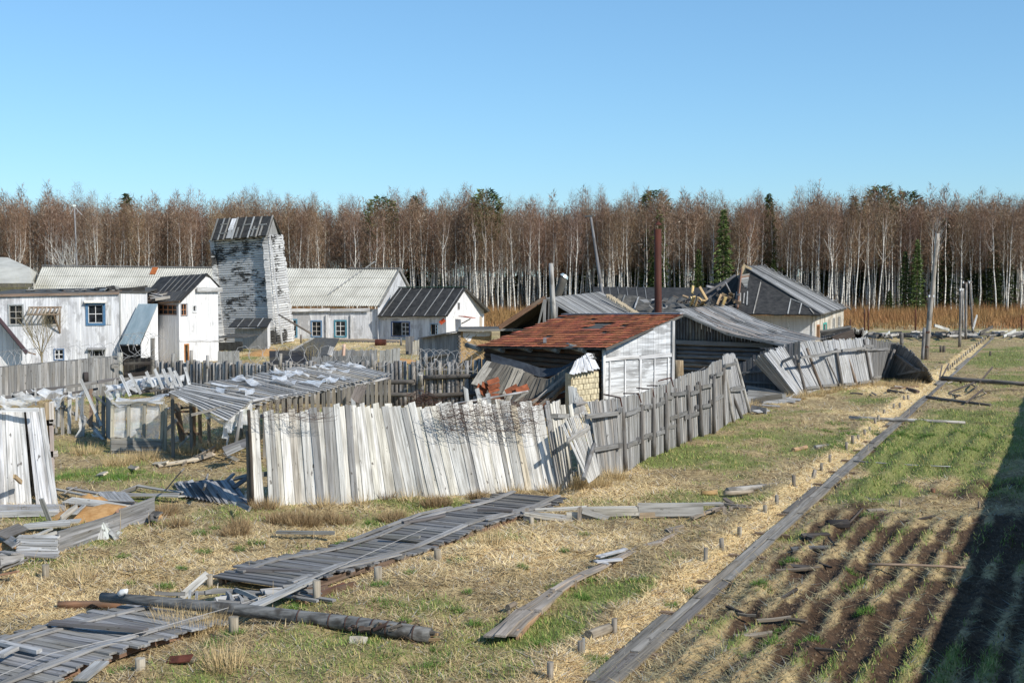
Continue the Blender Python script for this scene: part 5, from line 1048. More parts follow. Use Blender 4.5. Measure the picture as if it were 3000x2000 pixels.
for x, y in crop(*K6, [(1350, 520), (1350, 790), (1490, 745), (1575, 500), (1580, 730), (1745, 585), (1860, 385), (1860, 570), (1942, 345), (1940, 500), (2055, 262), (2045, 460)]):
    board(f2, B(x, y - 5, nY(x) - .02), B(x, y + 8, nY(x) - .02), V((1, 0, 0)), .12, .14, DGREY, 'wedge')
for x0, y0, xt, yt, xp in ((1225, 405, 1350, 430, 1365), (1375, 398, 1490, 398, 1512), (1475, 356, 1600, 366, 1612), (1555, 338, 1700, 338, 1706), (1642, 302, 1740, 278, 1758)):
    for (a, b, c, d) in ((xt, yt, x0, y0), (xt, yt, xp, yt + 70)):
        (a, b), (c, d) = crop(*K6, [(a, b), (c, d)]); m = M(); m.tube([B(a, b, nY(a) + .1), B(c, d, nY(a) + (.5 if d < b + 5 else .05))], .022, 5); m.build('wire_bracket', MRUST, f2, origin=B(a, b, nY(a)))
# ---- far fan of leaning boards
hb_ = crop(*K7, [(530, 668), (620, 680), (690, 665), (790, 632), (950, 625), (1070, 608), (1190, 590), (1272, 548), (1300, 542), (1350, 545), (1440, 556), (1560, 566), (1640, 572)])
ht_ = crop(*K7, [(280, 412), (360, 355), (450, 318), (600, 276), (880, 250), (990, 245), (1120, 236), (1340, 262), (1400, 282), (1480, 328), (1560, 405), (1620, 480), (1660, 556)])
f3 = T('fanned_grey_fence', 'far grey fence whose boards fan out and topple at its right end', 'fence', A(2364, 1150))
def cols3(t): return ([(.40, .41, .43), (.46, .47, .48), (.36, .37, .38)] if t < .58 else [(.2, .2, .2), (.25, .25, .25), (.17, .17, .17)])  # toppled end in darker greys: shade of its turned face painted in
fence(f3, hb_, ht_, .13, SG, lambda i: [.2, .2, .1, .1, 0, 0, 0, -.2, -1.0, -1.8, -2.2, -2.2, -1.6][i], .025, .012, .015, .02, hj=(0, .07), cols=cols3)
def hY(px): return yat(hb_, px) - .25
for x0, y0, x1, y1, r_, c_ in ((685, 672, 605, 362, .085, 0), (805, 632, 688, 312, .08, 1), (965, 628, 915, 315, .085, 0), (1078, 610, 978, 318, .085, 1), (1192, 594, 1130, 242, .085, 0), (1265, 548, 1362, 322, .09, 0), (695, 700, 362, 430, .08, 1), (940, 602, 842, 388, .04, 0), (1210, 555, 1200, 520, .09, 0)):
    (a, b), (c, d) = crop(*K7, [(x0, y0), (x1, y1)]); pole(f3, a, b, c, d, hY(a), r_, hY(a) + .05, [(.24, .19, .15)] if c_ else [(.2, .19, .18)], 'post')
for x0, y0, x1, y1 in ((305, 495, 590, 378), (640, 385, 875, 350), (840, 345, 985, 330), (960, 330, 1140, 312), (1105, 322, 1340, 318), (1350, 350, 1500, 455), (1490, 455, 1560, 480), (1380, 515, 1590, 480), (685, 620, 790, 612), (810, 600, 950, 595), (980, 588, 1070, 585), (1090, 578, 1180, 565), (1200, 540, 1275, 528), (1120, 300, 1200, 298)):
    (a, b), (c, d) = crop(*K7, [(x0, y0), (x1, y1)]); board(f3, B(a, b, hY(a) + (-.9 if a > 2640 else .12)), B(c, d, hY(c) + (-1.2 if a > 2610 else .12)), V((0, 0, 1)), .13, .07, [(.22, .22, .22), (.28, .28, .28)], 'rail', .03)
# ---- shaded fence behind the gap
f6 = T('shaded_gap_fence', 'dark plank fence standing in shadow behind the gap between grey fence and fanned fence', 'fence', B(2250, 1150, 64))
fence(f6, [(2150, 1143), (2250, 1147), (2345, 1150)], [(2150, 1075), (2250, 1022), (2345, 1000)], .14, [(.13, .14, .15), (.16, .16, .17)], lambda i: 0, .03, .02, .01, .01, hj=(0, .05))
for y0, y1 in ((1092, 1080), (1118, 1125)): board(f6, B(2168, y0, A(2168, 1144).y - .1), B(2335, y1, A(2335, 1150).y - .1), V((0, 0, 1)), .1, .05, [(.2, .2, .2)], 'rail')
# ---- collapsed boards in the gap
dp = T('fallen_fence_boards', 'pile of fallen grey boards lying in the gap beside the fanned fence', 'debris', A(2250, 1190))
for x0, y0, x1, y1, w in ((225, 618, 520, 680, .4), (230, 640, 500, 690, .35), (240, 660, 480, 700, .4), (210, 680, 600, 718, .16), (240, 735, 480, 750, .14), (260, 765, 380, 790, .3), (290, 790, 385, 775, .3), (270, 575, 215, 640, .12), (320, 660, 380, 640, .3), (480, 690, 640, 700, .3), (520, 690, 620, 660, .25), (540, 700, 600, 655, .12), (400, 700, 560, 705, .3), (250, 700, 350, 730, .25)):
    (a, b), (c, d) = crop(*K7, [(x0, y0), (x1, y1)]); p, q_ = A(a, b + 3, .12), A(c, d + 3, .1); board(dp, p, q_, V((R.uniform(-.3, .3), 1, R.uniform(-.2, .5))), w, .03, [(.36, .36, .36), (.42, .42, .42), (.28, .27, .26)], 'fallen_board', .04, .06)
heap(dp, [(2170, 1170, 2330, 1180, 58.5, .5), (2190, 1160, 2300, 1172, 59.5, .6), (2200, 1176, 2290, 1160, 58, .3)], SG)
# ---- back fences
f4 = T('left_back_fence', 'weathered grey board fence in front of the two storey house', 'fence', A(340, 1150))
fence(f4, [(-30, 1182), (170, 1166), (345, 1152)], [(-30, 1078), (170, 1060), (346, 1042)], .15, [(.24, .24, .24), (.3, .3, .3), (.34, .33, .32), (.2, .2, .2)], lambda i: 0, .025, .012, .01, .01, hj=(0, .02))
board(f4, B(-30, 1079, 62.5), B(346, 1044, 63.6), V((0, 0, 1)), .1, .07, DGREY, 'top_rail'); board(f4, B(327, 1075, 63.4), B(345, 1073, 63.4), V((0, 0, 1)), .14, .05, GREY, 'cross_board'); board(f4, B(327, 1067, 63.4), B(340, 1066, 63.4), V((0, 0, 1)), .05, .05, DGREY, 'cross_board')
for x, y0, y1 in ((55, 1140, 1115), (153, 1130, 1105), (252, 1118, 1090)): log(f4, B(x, y0, 62.3), B(x, y1, 62.3), .13, .12, [(.08, .07, .07)], 'post_stub')
gt = T('dark_gate', 'dark brown double board gate between two posts below the stair block', 'gate', A(403, 1152))
fence(gt, [(363, 1150), (442, 1152)], [(363, 1052), (442, 1046)], .17, [(.05, .042, .036), (.07, .06, .05), (.035, .03, .028)], lambda i: 0, .04, .01, 0, 0, hj=(0, .0))
for y in (1065, 1095): board(gt, B(364, y, 63.6), B(441, y - 2, 63.6), V((0, 0, 1)), .14, .05, [(.06, .05, .045)], 'gate_rail')
for x, y1, c_, r_ in ((352, 1032, (.42, .42, .38), .17), (447, 990, (.2, .19, .17), .12)): pole(gt, x, 1150, x, y1, None, r_, pal=[c_], name='gate_post')
f5 = T('log_paling_fence', 'dark fence of upright half logs running across behind the greenhouses', 'fence', A(900, 1180))
fence(f5, [(455, 1158), (800, 1178), (1130, 1186), (1425, 1192)], [(455, 1058), (800, 1062), (1130, 1062), (1425, 1056)], .2, [(.24, .24, .24), (.3, .3, .3), (.19, .18, .17), (.34, .32, .29), (.4, .39, .37)], lambda i: 0, .06, .03, .02, .03, hj=(0, .1), round_=True)
for a, b, c, d in ((1112, 1120, 1215, 1118), (1240, 1106, 1405, 1100), (1240, 1160, 1400, 1152), (1050, 1154, 1215, 1156)): log(f5, B(a, b, 57.6), B(c, d, 57.2), .11, .1, [(.14, .13, .12)], 'rail')
pole(f5, 1232, 1180, 1232, 1095, None, .13, 57, [(.42, .41, .38)]); pole(f5, 1232, 1095, 1230, 1020, 57.3, .05, 57.3, GREY)
for x, y in ((505, 1035), (560, 1026), (608, 1040), (820, 1035), (1090, 1035), (1275, 1050), (1365, 1060), (1245, 1035)): log(f5, B(x, y + 40, 57.7), B(x + R.uniform(-3, 3), y, 57.7), .09, .07, GREY, 'tall_paling', 7)
# back yard fences
def lowf(name, label, b, t_, w, pal, **k): o = T(name, label, 'fence', A(*b[0])); fence(o, b, t_, w, pal, lambda i: 0, .02, .01, .005, .01, **k); return o
lowf('picket_fence', 'small grey picket fence between the stair block and the tower yard', [(640, 1085), (700, 1085)], [(640, 1029), (700, 1027)], .16, [(.36, .36, .35)], hj=(0, .02))
lowf('yard_fence', 'low grey yard fence behind the slatted greenhouse roof', [(915, 1105), (1105, 1108)], [(915, 1044), (1100, 1042)], .17, [(.24, .24, .24), (.3, .3, .3)], hj=(0, .03))
lowf('yard_picket', 'pale low picket fence nearer the barrack windows', [(975, 1066), (1105, 1068)], [(975, 1027), (1105, 1024)], .17, [(.4, .4, .39), (.3, .3, .3)], hj=(0, .05))
wp = T('white_yard_board', 'pale blue white board lying against the yard pickets', 'board', B(1010, 1035, 88)); board(wp, B(972, 1036, 86), B(1045, 1034, 86), V((0, 0, 1)), .25, .04, [(.55, .58, .6)], 'board')
gp_ = T('grey_yard_panel', 'upright grey boarded panel standing in the yard left of the mud walled shed', 'panel', B(1140, 1050, 84))
fence(gp_, [(1113, 1080), (1172, 1080)], [(1113, 1027), (1172, 1018)], .2, [(.38, .38, .36), (.33, .33, .31)], lambda i: 0, hj=(0, .01))
p2_ = T('small_grey_hutch', 'small grey board hutch at the corner of the small white house', 'hutch', B(1222, 1015, 98)); fence(p2_, [(1190, 1038), (1212, 1038)], [(1190, 985), (1212, 985)], .2, DGREY, lambda i: 0, hj=(0, .03)); fence(p2_, [(1210, 1040), (1232, 1040)], [(1210, 1002), (1232, 992)], .2, [(.5, .47, .4)], lambda i: 0, hj=(0, .03))
lb = T('barrack_bench', 'long low plank platform along the barrack wall', 'platform', B(1050, 1000, 112)); board(lb, B(995, 994, 112), B(1170, 997, 111), V((0, 1, 0)), .8, .1, [(.42, .33, .25)], 'plank'); board(lb, B(995, 1000, 111.5), B(1170, 1003, 110.5), V((0, 0, 1)), .2, .06, DGREY, 'plank')
for x, y0, y1, c_ in ((882, 1005, 980, (.15, .13, .12)), (1175, 1012, 990, (.2, .2, .2)), (1186, 1040, 1010, (.35, .33, .28)), (1187, 1048, 1020, (.55, .5, .42))): log(lb, B(x, y0, 106), B(x, y1, 106), .08, .08, [c_], 'short_post')
bl_ = T('rust_barrel', 'rust brown barrel lying on its side before the barrack wall', 'barrel', B(1115, 1010, 107)); p = B(1100, 1004, 106); m = M(); m.tube([p, p + V((.86, -.1, 0))], .3, 14); m.tube([p + V((.2, -.02, 0)), p + V((.25, -.03, 0))], .32, 14); m.build('barrel_body', MRUST, bl_)
ce = T('sunken_cellar_roof', 'dark tar papered cellar roof sloping out of the ground in the yard', 'cellar', B(910, 1030, 85))
q = [B(836, 1043, 84), B(905, 1047, 83), B(994, 990, 100), B(920, 987, 102)]; slabroof(ce, [B(833, 1041, 85), B(963, 1044, 82), B(994, 991, 99), B(925, 988, 101)], MTARB, .1)
board(ce, B(830, 1044, 84.6), B(920, 992, 100), V((0, 1, 0)), .25, .1, [(.33, .32, .3)], 'edge_board'); board(ce, B(790, 1050, 82), B(915, 1050, 81.5), V((0, 0, 1)), 1.0, .1, [(.05, .055, .07)], 'front_board'); board(ce, B(965, 1040, 83), B(974, 1015, 83), V((1, 0, 0)), .3, .05, LITE, 'end_board'); log(ce, B(1005, 1055, 80), B(1008, 1008, 80), .12, .1, [(.6, .42, .33)], 'pink_post')
# earth mounds in the yard
def mound(name, label, px, py, Y, rx, ry, h, mat):
    g = B(px, py, Y); m = M(); n = 14
    for j in range(5):
        r = 1 - j / 5
        for i in range(n): a = 6.283 * i / n; w = R.uniform(.85, 1.15); m.v.append((g.x + math.cos(a) * rx * r * w, g.y + math.sin(a) * ry * r * w, -.05 + h * (1 - r ** 2) * R.uniform(.8, 1.1)))
    m.v.append((g.x, g.y, h)); 
    for j in range(4):
        for i in range(n): m.f.append((j * n + i, j * n + (i + 1) % n, (j + 1) * n + (i + 1) % n, (j + 1) * n + i))
    for i in range(n): m.f.append((4 * n + i, 4 * n + (i + 1) % n, 5 * n))
    o = m.build(name, mat, origin=(g.x, g.y, 0), smooth=True); tagit(o, label, 'mound')
mound('earth_mound', 'orange earth mound right of the tower shed', 780, 1040, 94, 1.6, 2.5, .45, MSAND); mound('earth_mound', 'orange earth heap left of the mud walled shed', 1165, 1062, 86, 1.5, 3, .3, MSAND)
# ---- wire coils on the back fences
def coil(name, label, pts, r, turns, mat, wr=.011, Yj=.2):
    m = M(); P = []; n = turns * 9
    for i in range(n + 1):
        t_ = i / n; c = ip(pts, t_); a = 6.283 * turns * t_; rr = r * (1 + .3 * math.sin(i * .7)); p = B(c[0], c[1], c[2]); P.append(p + V((math.cos(a) * rr + R.uniform(-.05, .05), Yj * math.sin(a), math.sin(a) * rr)))
    m.tube(P, wr, 4, False); tagit(m.build(name, mat, origin=P[0]), label, 'barbed wire')
coil('wire_coil', 'loose coils of barbed wire on the left back fence', [(10, 1065, 63), (120, 1055, 63.3), (345, 1040, 63.8)], .5, 13, MWIRE)
coil('wire_coil', 'big loops of wire over the dark gate', [(355, 1025, 64), (420, 1015, 64), (470, 1030, 64)], .6, 6, MWIRE)
coil('wire_coil', 'tangled wire along the log paling fence behind the slatted roof', [(700, 1050, 60), (900, 1048, 59), (1120, 1052, 58)], .45, 10, MWIRE)
coil('wire_coil', 'wire loops in front of the shaded part of the log paling fence', [(1225, 1060, 57), (1300, 1062, 57), (1400, 1070, 57)], .45, 8, MWIRE)
def tangle(name, label, x0, x1, y0, y1, Yf, n, mat, wr=.006):
    m = M()
    for _ in range(n):
        x = R.uniform(x0, x1); y = R.uniform(y0, y1); Y = Yf(x); p = B(x, y, Y); P = []; a = R.uniform(0, 6.28); r = R.uniform(.08, .35)
        for k in range(9): a += R.uniform(.3, .9); P.append(p + V((math.cos(a) * r * 1.3 + k * .04, R.uniform(-.05, .05), math.sin(a) * r * .6 - .04 * math.sin(k))))
        m.tube(P, wr, 3, False)
    o = m.build(name, mat, origin=B(x0, y0, Yf(x0))); tagit(o, label, 'barbed wire'); o['kind'] = 'stuff'
tangle('rusty_wire_tangle', 'rusty barbed wire tangle hanging over the top of the pale fence', 1270, 1560, 1180, 1255, lambda x: yat(fb_, x) - .14, 150, MWIRER, .0045)
tangle('rusty_wire_tangle', 'thin rusty wire draped over the left end of the pale fence', 735, 930, 1190, 1225, lambda x: yat(fb_, x) - .2, 28, MWIRER, .004)
tangle('rusty_wire_tangle', 'wire brush tangle left of the fallen lean-to roof', 1190, 1260, 1150, 1210, lambda x: 50, 60, MWIRER, .008)

# ================================================================== GREENHOUSES
def film(parent, pts, name='plastic_film', wav=.06, n=6, hang=.1):
    # wrinkled sheet through four corners
    a, b, c, d = [V(p) for p in pts]; m = M(); nn = (b - a).cross(d - a).normalized()
    for j in range(n + 1):
        for i in range(n + 1):
            u, v = i / n, j / n; p = (a * (1 - u) + b * u) * (1 - v) + (d * (1 - u) + c * u) * v; e = (i in (0, n)) or (j in (0, n)); m.v.append(tuple(p + nn * R.uniform(-wav, wav) + V((0, 0, -hang * math.sin(math.pi * u))) + (V((R.uniform(-.08, .08), 0, R.uniform(-.1, .1))) if e else V((0, 0, 0)))))
    for j in range(n):
        for i in range(n): k = j * (n + 1) + i; m.f.append((k, k + 1, k + n + 2, k + n + 1))
    return m.build(name, MPLAS, parent, origin=a, smooth=True)
g2 = T('slatted_greenhouse', 'long greenhouse roof of grey slats with torn plastic film behind the pale fence', 'greenhouse', A(735, 1400))
e0, e1, r1, r0 = B(735, 1174, 40), B(1141, 1103, 51), B(985, 1061, 52.3), B(505, 1141, 41.2)
q = [e0, e1, r1, r0]
ns = 62
for i in range(ns):
    u = (i + .5) / ns; sg = -.12 * math.sin(math.pi * u * 1.6) - (.0 if u > .12 else .25 * (1 - u / .12)); p = quadpt(q, u, R.uniform(-.04, .0)) + V((0, 0, sg * .8)); t_ = quadpt(q, u, 1 + R.uniform(-.02, .05)) + V((0, 0, R.uniform(0, .04)))
    if R.random() < .03: continue
    board(g2, p + V((0, 0, .03 * (i % 2))), t_ + V((0, 0, .03 * (i % 2))), e1 - e0, .165 * R.uniform(.7, 1.2), .025, [(.32, .32, .32), (.4, .4, .4), (.25, .25, .25), (.46, .45, .43), (.44, .4, .34)], 'slat', .02, .08)
film(g2, [V(p) + V((0, 0, -.05)) for p in q], 'roof_film', .03, 16, .12)
for (a, b, c, d) in ((560, 1215, 738, 1172), (667, 1232, 738, 1175)): board(g2, B(a, b, 39.5), B(c, d, 40), V((0, 0, 1)), .08, .04, GREY, 'eave_rail')
for i in range(10):                                 # sagging far left slats that hang down
    u = i / 9; board(g2, B(668 + 66 * u, 1230 - 56 * u, 39.2 + .6 * u), B(500 + 40 * u, 1148 - 9 * u, 40.8), V((1, .2, 0)), .13, .025, [(.4, .4, .4), (.5, .5, .5), (.3, .3, .3)], 'slat', .05, .06)
pts = [(738, 1172), (800, 1160), (860, 1152), (940, 1142), (1018, 1128), (1080, 1118), (1141, 1103)]
for i in range(6): (a, b), (c, d) = pts[i], pts[i + 1]; Ya, Yb = 40 + 11 * (a - 735) / 406, 40 + 11 * (c - 735) / 406; log(g2, B(a, b + 3, Ya - .08), B(c, d + 3, Yb - .08), .055, .05, [(.42, .42, .42)], 'eave_pole', 7)
for i in range(27):
    u = i / 26; p = quadpt(q, u, .0); p.z -= .1; g = V((p.x, p.y + .05, 0)); 
    board(g2, g, p, V((1, 0, 0)), .11, .08, [(.2, .19, .17), (.27, .25, .22), (.34, .3, .24)], 'post', .01)
for i in range(12): u = i / 11; p = quadpt(q, u, 1.); board(g2, V((p.x, p.y, 0)), p, V((1, 0, 0)), .1, .08, [(.2, .19, .17), (.3, .24, .18)], 'rear_post', .01)
for x0, y0, x1, y1 in ((1028, 1178, 1048, 1132), (1040, 1178, 1060, 1130), (1050, 1182, 1070, 1128)): board(g2, B(x0, y0, 46), B(x1, y1, 46.5), V((1, 0, 0)), .14, .06, [(.2, .17, .15)], 'leaning_board')
for i in range(26):
    u, v = R.random() * .97, R.random() * .8; du, dv = R.uniform(.015, .08), R.uniform(.1, .35); film(g2, [quadpt(q, u, v) + V((0, 0, .1)), quadpt(q, min(1, u + du), v) + V((0, 0, .1)), quadpt(q, min(1, u + du), min(1, v + dv)) + V((0, 0, .1)), quadpt(q, u, min(1, v + dv)) + V((0, 0, .1))], 'plastic_scrap', .03, 3, 0)
film(g2, [B(520, 1160, 40.3), B(668, 1233, 39.1), B(690, 1262, 39.2), B(590, 1205, 40)], hang=.05); film(g2, [B(655, 1235, 39.2), B(735, 1180, 39.8), B(735, 1235, 39.8), B(665, 1262, 39.3)], hang=.05)
film(g2, [B(880, 1085, 49), B(990, 1060, 52), B(985, 1074, 51), B(900, 1092, 49)])
film(g2, [B(655, 1240, 39.4), B(675, 1240, 39.4), B(668, 1300, 39.4), B(655, 1290, 39.4)], 'plastic_scrap', .02, 3, 0)
pole(g2, 690, 1305, 706, 1205, 39, .06, 39.4); board(g2, B(655, 1320, 38.8), B(735, 1290, 39), V((0, .4, 1)), .25, .04, [(.16, .16, .17)], 'fallen_board'); board(g2, B(660, 1328, 38.6), B(720, 1300, 39), V((0, .6, 1)), .2, .04, [(.25, .25, .25)], 'fallen_board')
# cabin at the left end
g3 = T('greenhouse_cabin', 'greenhouse cabin front with three plastic windows above grey boards', 'greenhouse', A(405, 1328))
Yc = 42.7; zc = lambda y: 6 - (y - 800) / F * Yc
for x0, y0, x1, y1 in ((328, 1322, 330, 1172), (376, 1286, 378, 1178), (421, 1288, 424, 1178), (472, 1330, 477, 1170), (484, 1325, 486, 1185)): board(g3, B(x0, y0, Yc), B(x1, y1, Yc), V((1, 0, 0)), .1, .08, [(.5, .46, .36), (.42, .4, .34)], 'post', .005)
for x0, y0, x1, y1, w in ((328, 1180, 476, 1178, .09), (326, 1284, 474, 1290, .1)): board(g3, B(x0, y0, Yc - .05), B(x1, y1, Yc - .05), V((0, 0, 1)), w, .05, [(.44, .42, .36)], 'rail')
for i, (y0, y1) in enumerate(((1294, 1298), (1305, 1309), (1315, 1320), (1324, 1328))): board(g3, B(326, y0, Yc - .06), B(474, y1, Yc - .06), V((0, 0, 1)), .12, .03, [(.26, .25, .23), (.3, .3, .28)], 'board')
for a, b in ((331, 374), (380, 420), (426, 470)): film(g3, [B(a, 1286, Yc + .04), B(b, 1288, Yc + .04), B(b, 1183, Yc + .04), B(a, 1183, Yc + .04)], 'plastic_window', .012, 5, 0)
film(g3, [B(330, 1185, Yc - .15), B(480, 1172, Yc - .15), B(492, 1148, Yc + 1.2), B(345, 1168, Yc + 1.2)], 'roof_film'); film(g3, [B(480, 1175, Yc), B(510, 1185, Yc), B(515, 1212, Yc + .5), B(478, 1212, Yc + .5)], 'roof_film')
for x0, y0, x1, y1, w, c_ in ((516, 1182, 535, 1292, .2, (.32, .18, .1)), (566, 1188, 567, 1305, .16, (.3, .17, .09)), (585, 1190, 587, 1300, .12, (.34, .22, .13)), (530, 1195, 567, 1192, .08, (.42, .24, .12)), (530, 1206, 567, 1204, .08, (.4, .22, .12)), (515, 1183, 530, 1200, .22, (.4, .3, .2)), (530, 1270, 585, 1271, .08, (.3, .2, .13)), (483, 1262, 520, 1228, .1, (.5, .48, .45)), (505, 1330, 560, 1268, .08, (.45, .43, .4)), (486, 1320, 545, 1320, .1, (.3, .28, .25))):
    board(g3, B(x0, y0, 43.3), B(x1, y1, 43.3), V((1, 0, .3)), w, .05, color=c_, name='door_frame')
film(g3, [B(533, 1270, 43.8), B(565, 1270, 43.8), B(565, 1208, 43.8), B(533, 1208, 43.8)], 'plastic_window', .01, 4, 0); film(g3, [B(484, 1290, 43.4), B(520, 1290, 43.4), B(518, 1225, 43.4), B(500, 1240, 43.4)], 'plastic_window', .02, 4, 0)
m = M(); m.slab([B(328, 1290, 43.2), B(328, 1180, 43.2), B(310, 1160, 47), B(310, 1280, 47)], (.02, 0, 0)); m.build('side_boarding', MGREYB, g3)
# bare frame greenhouse
g1 = T('ruined_greenhouse', 'collapsed greenhouse frame of grey posts and beams with torn plastic at the left', 'greenhouse', A(250, 1290))
def k0(x, y): return (x / 2.24, 1000 + y / 2.24)
for x0, y0, x1, y1, w in ((90, 345, 180, 325, .12), (180, 325, 430, 300, .1), (430, 300, 690, 262, .12), (640, 265, 800, 245, .1), (780, 250, 1150, 205, .09), (850, 345, 1190, 290, .09), (0, 370, 300, 335, .1), (420, 345, 640, 310, .08), (700, 345, 860, 300, .08)):
    (a, b), (c, d) = k0(x0, y0), k0(x1, y1); board(g1, B(a, b, 47), B(c, d, 47.5), V((0, 0, 1)), w, .1, [(.16, .15, .15), (.24, .23, .22), (.32, .31, .3)], 'beam', .03)
for x0, y0, x1, y1, w, c_ in ((330, 600, 330, 400, .12, 0), (385, 560, 385, 345, .08, 1), (412, 650, 412, 350, .1, 0), (455, 605, 460, 330, .12, 1), (548, 640, 542, 330, .1, 0), (595, 560, 597, 310, .12, 2), (678, 620, 682, 290, .12, 0), (722, 600, 724, 340, .09, 0), (235, 420, 232, 300, .05, 1), (760, 370, 755, 250, .06, 1), (810, 360, 808, 290, .06, 1), (300, 640, 300, 420, .1, 1), (500, 520, 505, 340, .08, 1), (640, 560, 640, 320, .08, 0), (925, 345, 925, 270, .06, 2), (30, 440, 25, 350, .08, 1), (370, 600, 366, 400, .07, 0),
                         (690, 655, 545, 490, .12, 1), (660, 560, 420, 440, .12, 0), (700, 420, 600, 330, .1, 0), (1055, 310, 960, 262, .08, 1), (350, 430, 435, 425, .16, 0), (565, 520, 440, 440, .08, 0)):
    (a, b), (c, d) = k0(x0, y0), k0(x1, y1); board(g1, B(a, b, 46.8), B(c, d, 47), V((1, 0, .1)), w, .07, [[(.3, .28, .25)], [(.5, .49, .47)], [(.3, .2, .14)]][c_], 'post', .02, .03)
for x0, y0, x1, y1 in ((665, 552, 530, 250), (855, 358, 793, 222), (925, 345, 850, 212), (1070, 312, 1015, 182), (1112, 292, 1068, 180), (1165, 303, 1108, 172), (1195, 298, 1145, 195), (1010, 300, 960, 200), (1245, 285, 1215, 170), (690, 658, 620, 580)):
    (a, b), (c, d) = k0(x0, y0), k0(x1, y1); board(g1, B(a, b, 45.8), B(c, d, 46.2), V((1, 0, 0)), .11, .04, [(.55, .55, .54), (.48, .48, .47)], 'rafter', .01)
for P in (((0, 360), (270, 370), (200, 420), (0, 425)), ((60, 345), (180, 320), (265, 385), (150, 410)), ((190, 318), (430, 298), (430, 330), (260, 350)), ((690, 285), (1150, 205), (1190, 245), (700, 330)), ((500, 640), (555, 630), (550, 340), (525, 350)), ((430, 350), (560, 330), (520, 360), (440, 380)), ((840, 290), (1060, 245), (1080, 275), (850, 320)), ((930, 230), (1200, 215), (1190, 290), (960, 270)), ((330, 360), (420, 345), (400, 420), (340, 430)), ((700, 340), (750, 330), (745, 400), (705, 410)), ((620, 585), (690, 650), (660, 655), (610, 610)), ((750, 310), (850, 300), (800, 370), (750, 380))):
    film(g1, [B(*k0(x, y), 46.4 + R.uniform(-.3, .3)) for x, y in P], 'torn_film', .08, 5, .06)
# ---- pale plank panel at the left edge
lw = T('white_plank_shed_wall', 'bright white upright plank wall with dark gap at the left edge', 'wall', A(80, 1500))
lb_ = [(-30, 1484), (30, 1483), (60, 1482), (172, 1480)]; lt_ = [(-40, 1196), (22, 1196), (40, 1196), (128, 1196)]
fence(lw, lb_, lt_, .135, [(.76, .76, .78), (.72, .72, .72), (.68, .68, .7), (.78, .77, .76)], lambda i: .1, .03, .012, .01, .0, hj=(0, .01), skip=(9,))
board(lw, B(-20, 1201, 32.6), B(112, 1200, 32.6), V((0, 0, 1)), .1, .05, [(.7, .7, .7)], 'top_rail'); board(lw, A(-30, 1492, .08), A(196, 1490, .08), V((0, 0, 1)), .2, .3, [(.42, .42, .43)], 'base_beam'); board(lw, A(-30, 1505, .08), A(172, 1500, .08), V((0, 0, 1)), .14, .2, [(.46, .46, .46)], 'base_beam')
m = M(); m.slab([B(-30, 1484, 33.8), B(160, 1482, 33.8), B(126, 1200, 33.8), B(-30, 1200, 33.8)], (0, .03, 0)); m.build('shade_backing', MDARK, lw)  # added black sheet that paints the shade seen through the plank gap
for x0, y0, x1, y1, w, c_ in ((141, 1300, 137, 1180, .12, (.5, .38, .24)), (152, 1235, 150, 1180, .1, (.62, .56, .5)), (153, 1470, 149, 1240, .12, (.5, .42, .38)), (138, 1238, 160, 1236, .15, (.5, .46, .42)), (150, 1330, 168, 1328, .16, (.55, .48, .42)), (38, 1470, 29, 1240, .11, (.62, .62, .64))): board(lw, B(x0, y0, 33.0), B(x1, y1, 33.0), V((1, 0, 0)), w, .07, color=c_, name='frame_post')
board(lw, B(42, 1394, 32.1), B(62, 1412, 32.5), V((0, 0, 1)), .1, .06, color=(.5, .36, .2), name='peg')
sp_ = T('leaning_short_stake', 'short grey stake leaning before the white plank wall', 'stake', A(145, 1525)); board(sp_, A(145, 1525), B(121, 1460, 30.6), V((1, 0, 0)), .11, .05, GREY, 'stake')

# ================================================================== PLANK PATH, STAKES, WOODEN ROAD
def gz(x, y): return float(hgt(x, y))
pw = T('plank_path', 'long narrow grey plank path running back along the garden', 'path', (1.5, 18.75, 0))
pd = V((PS, 1, 0)).normalized(); ps_ = V((pd.y, -pd.x, 0))
for lane, c in enumerate((-6.80, -6.62, -6.43)):
    y = 15.5 + lane * 1.1
    while y < 118:
        L = R.uniform(3.2, 4.4) * (1 if y < 60 else 1.6); ye = y + L * pd.y
        if not (lane == 0 and R.random() < .85) and not (y > 60 and lane == 1 and R.random() < .5):
            x0, x1 = c + PS * y, c + PS * (ye - .04); j = R.uniform(-.02, .02)
            board(pw, V((x0 + j, y, .03 + R.uniform(-.01, .02))), V((x1, ye - .04, .03 + R.uniform(-.01, .02))), ps_, .165, .04, [(.22, .205, .18), (.28, .26, .23), (.17, .155, .14), (.25, .22, .18)], 'plank', .015, .03)
        y = ye
for k in range(16):                         # cross bearers peeping out on the garden side
    y = 17.5 + k * 2.3; p = V((-6.25 + PS * y, y, .0)); board(pw, p - ps_ * .7, p + ps_ * .1, pd, .12, .07, [(.22, .15, .1)], 'bearer')
ORD = 'first second third fourth fifth sixth seventh eighth ninth tenth eleventh twelfth thirteenth fourteenth fifteenth sixteenth seventeenth eighteenth nineteenth twentieth'.split()
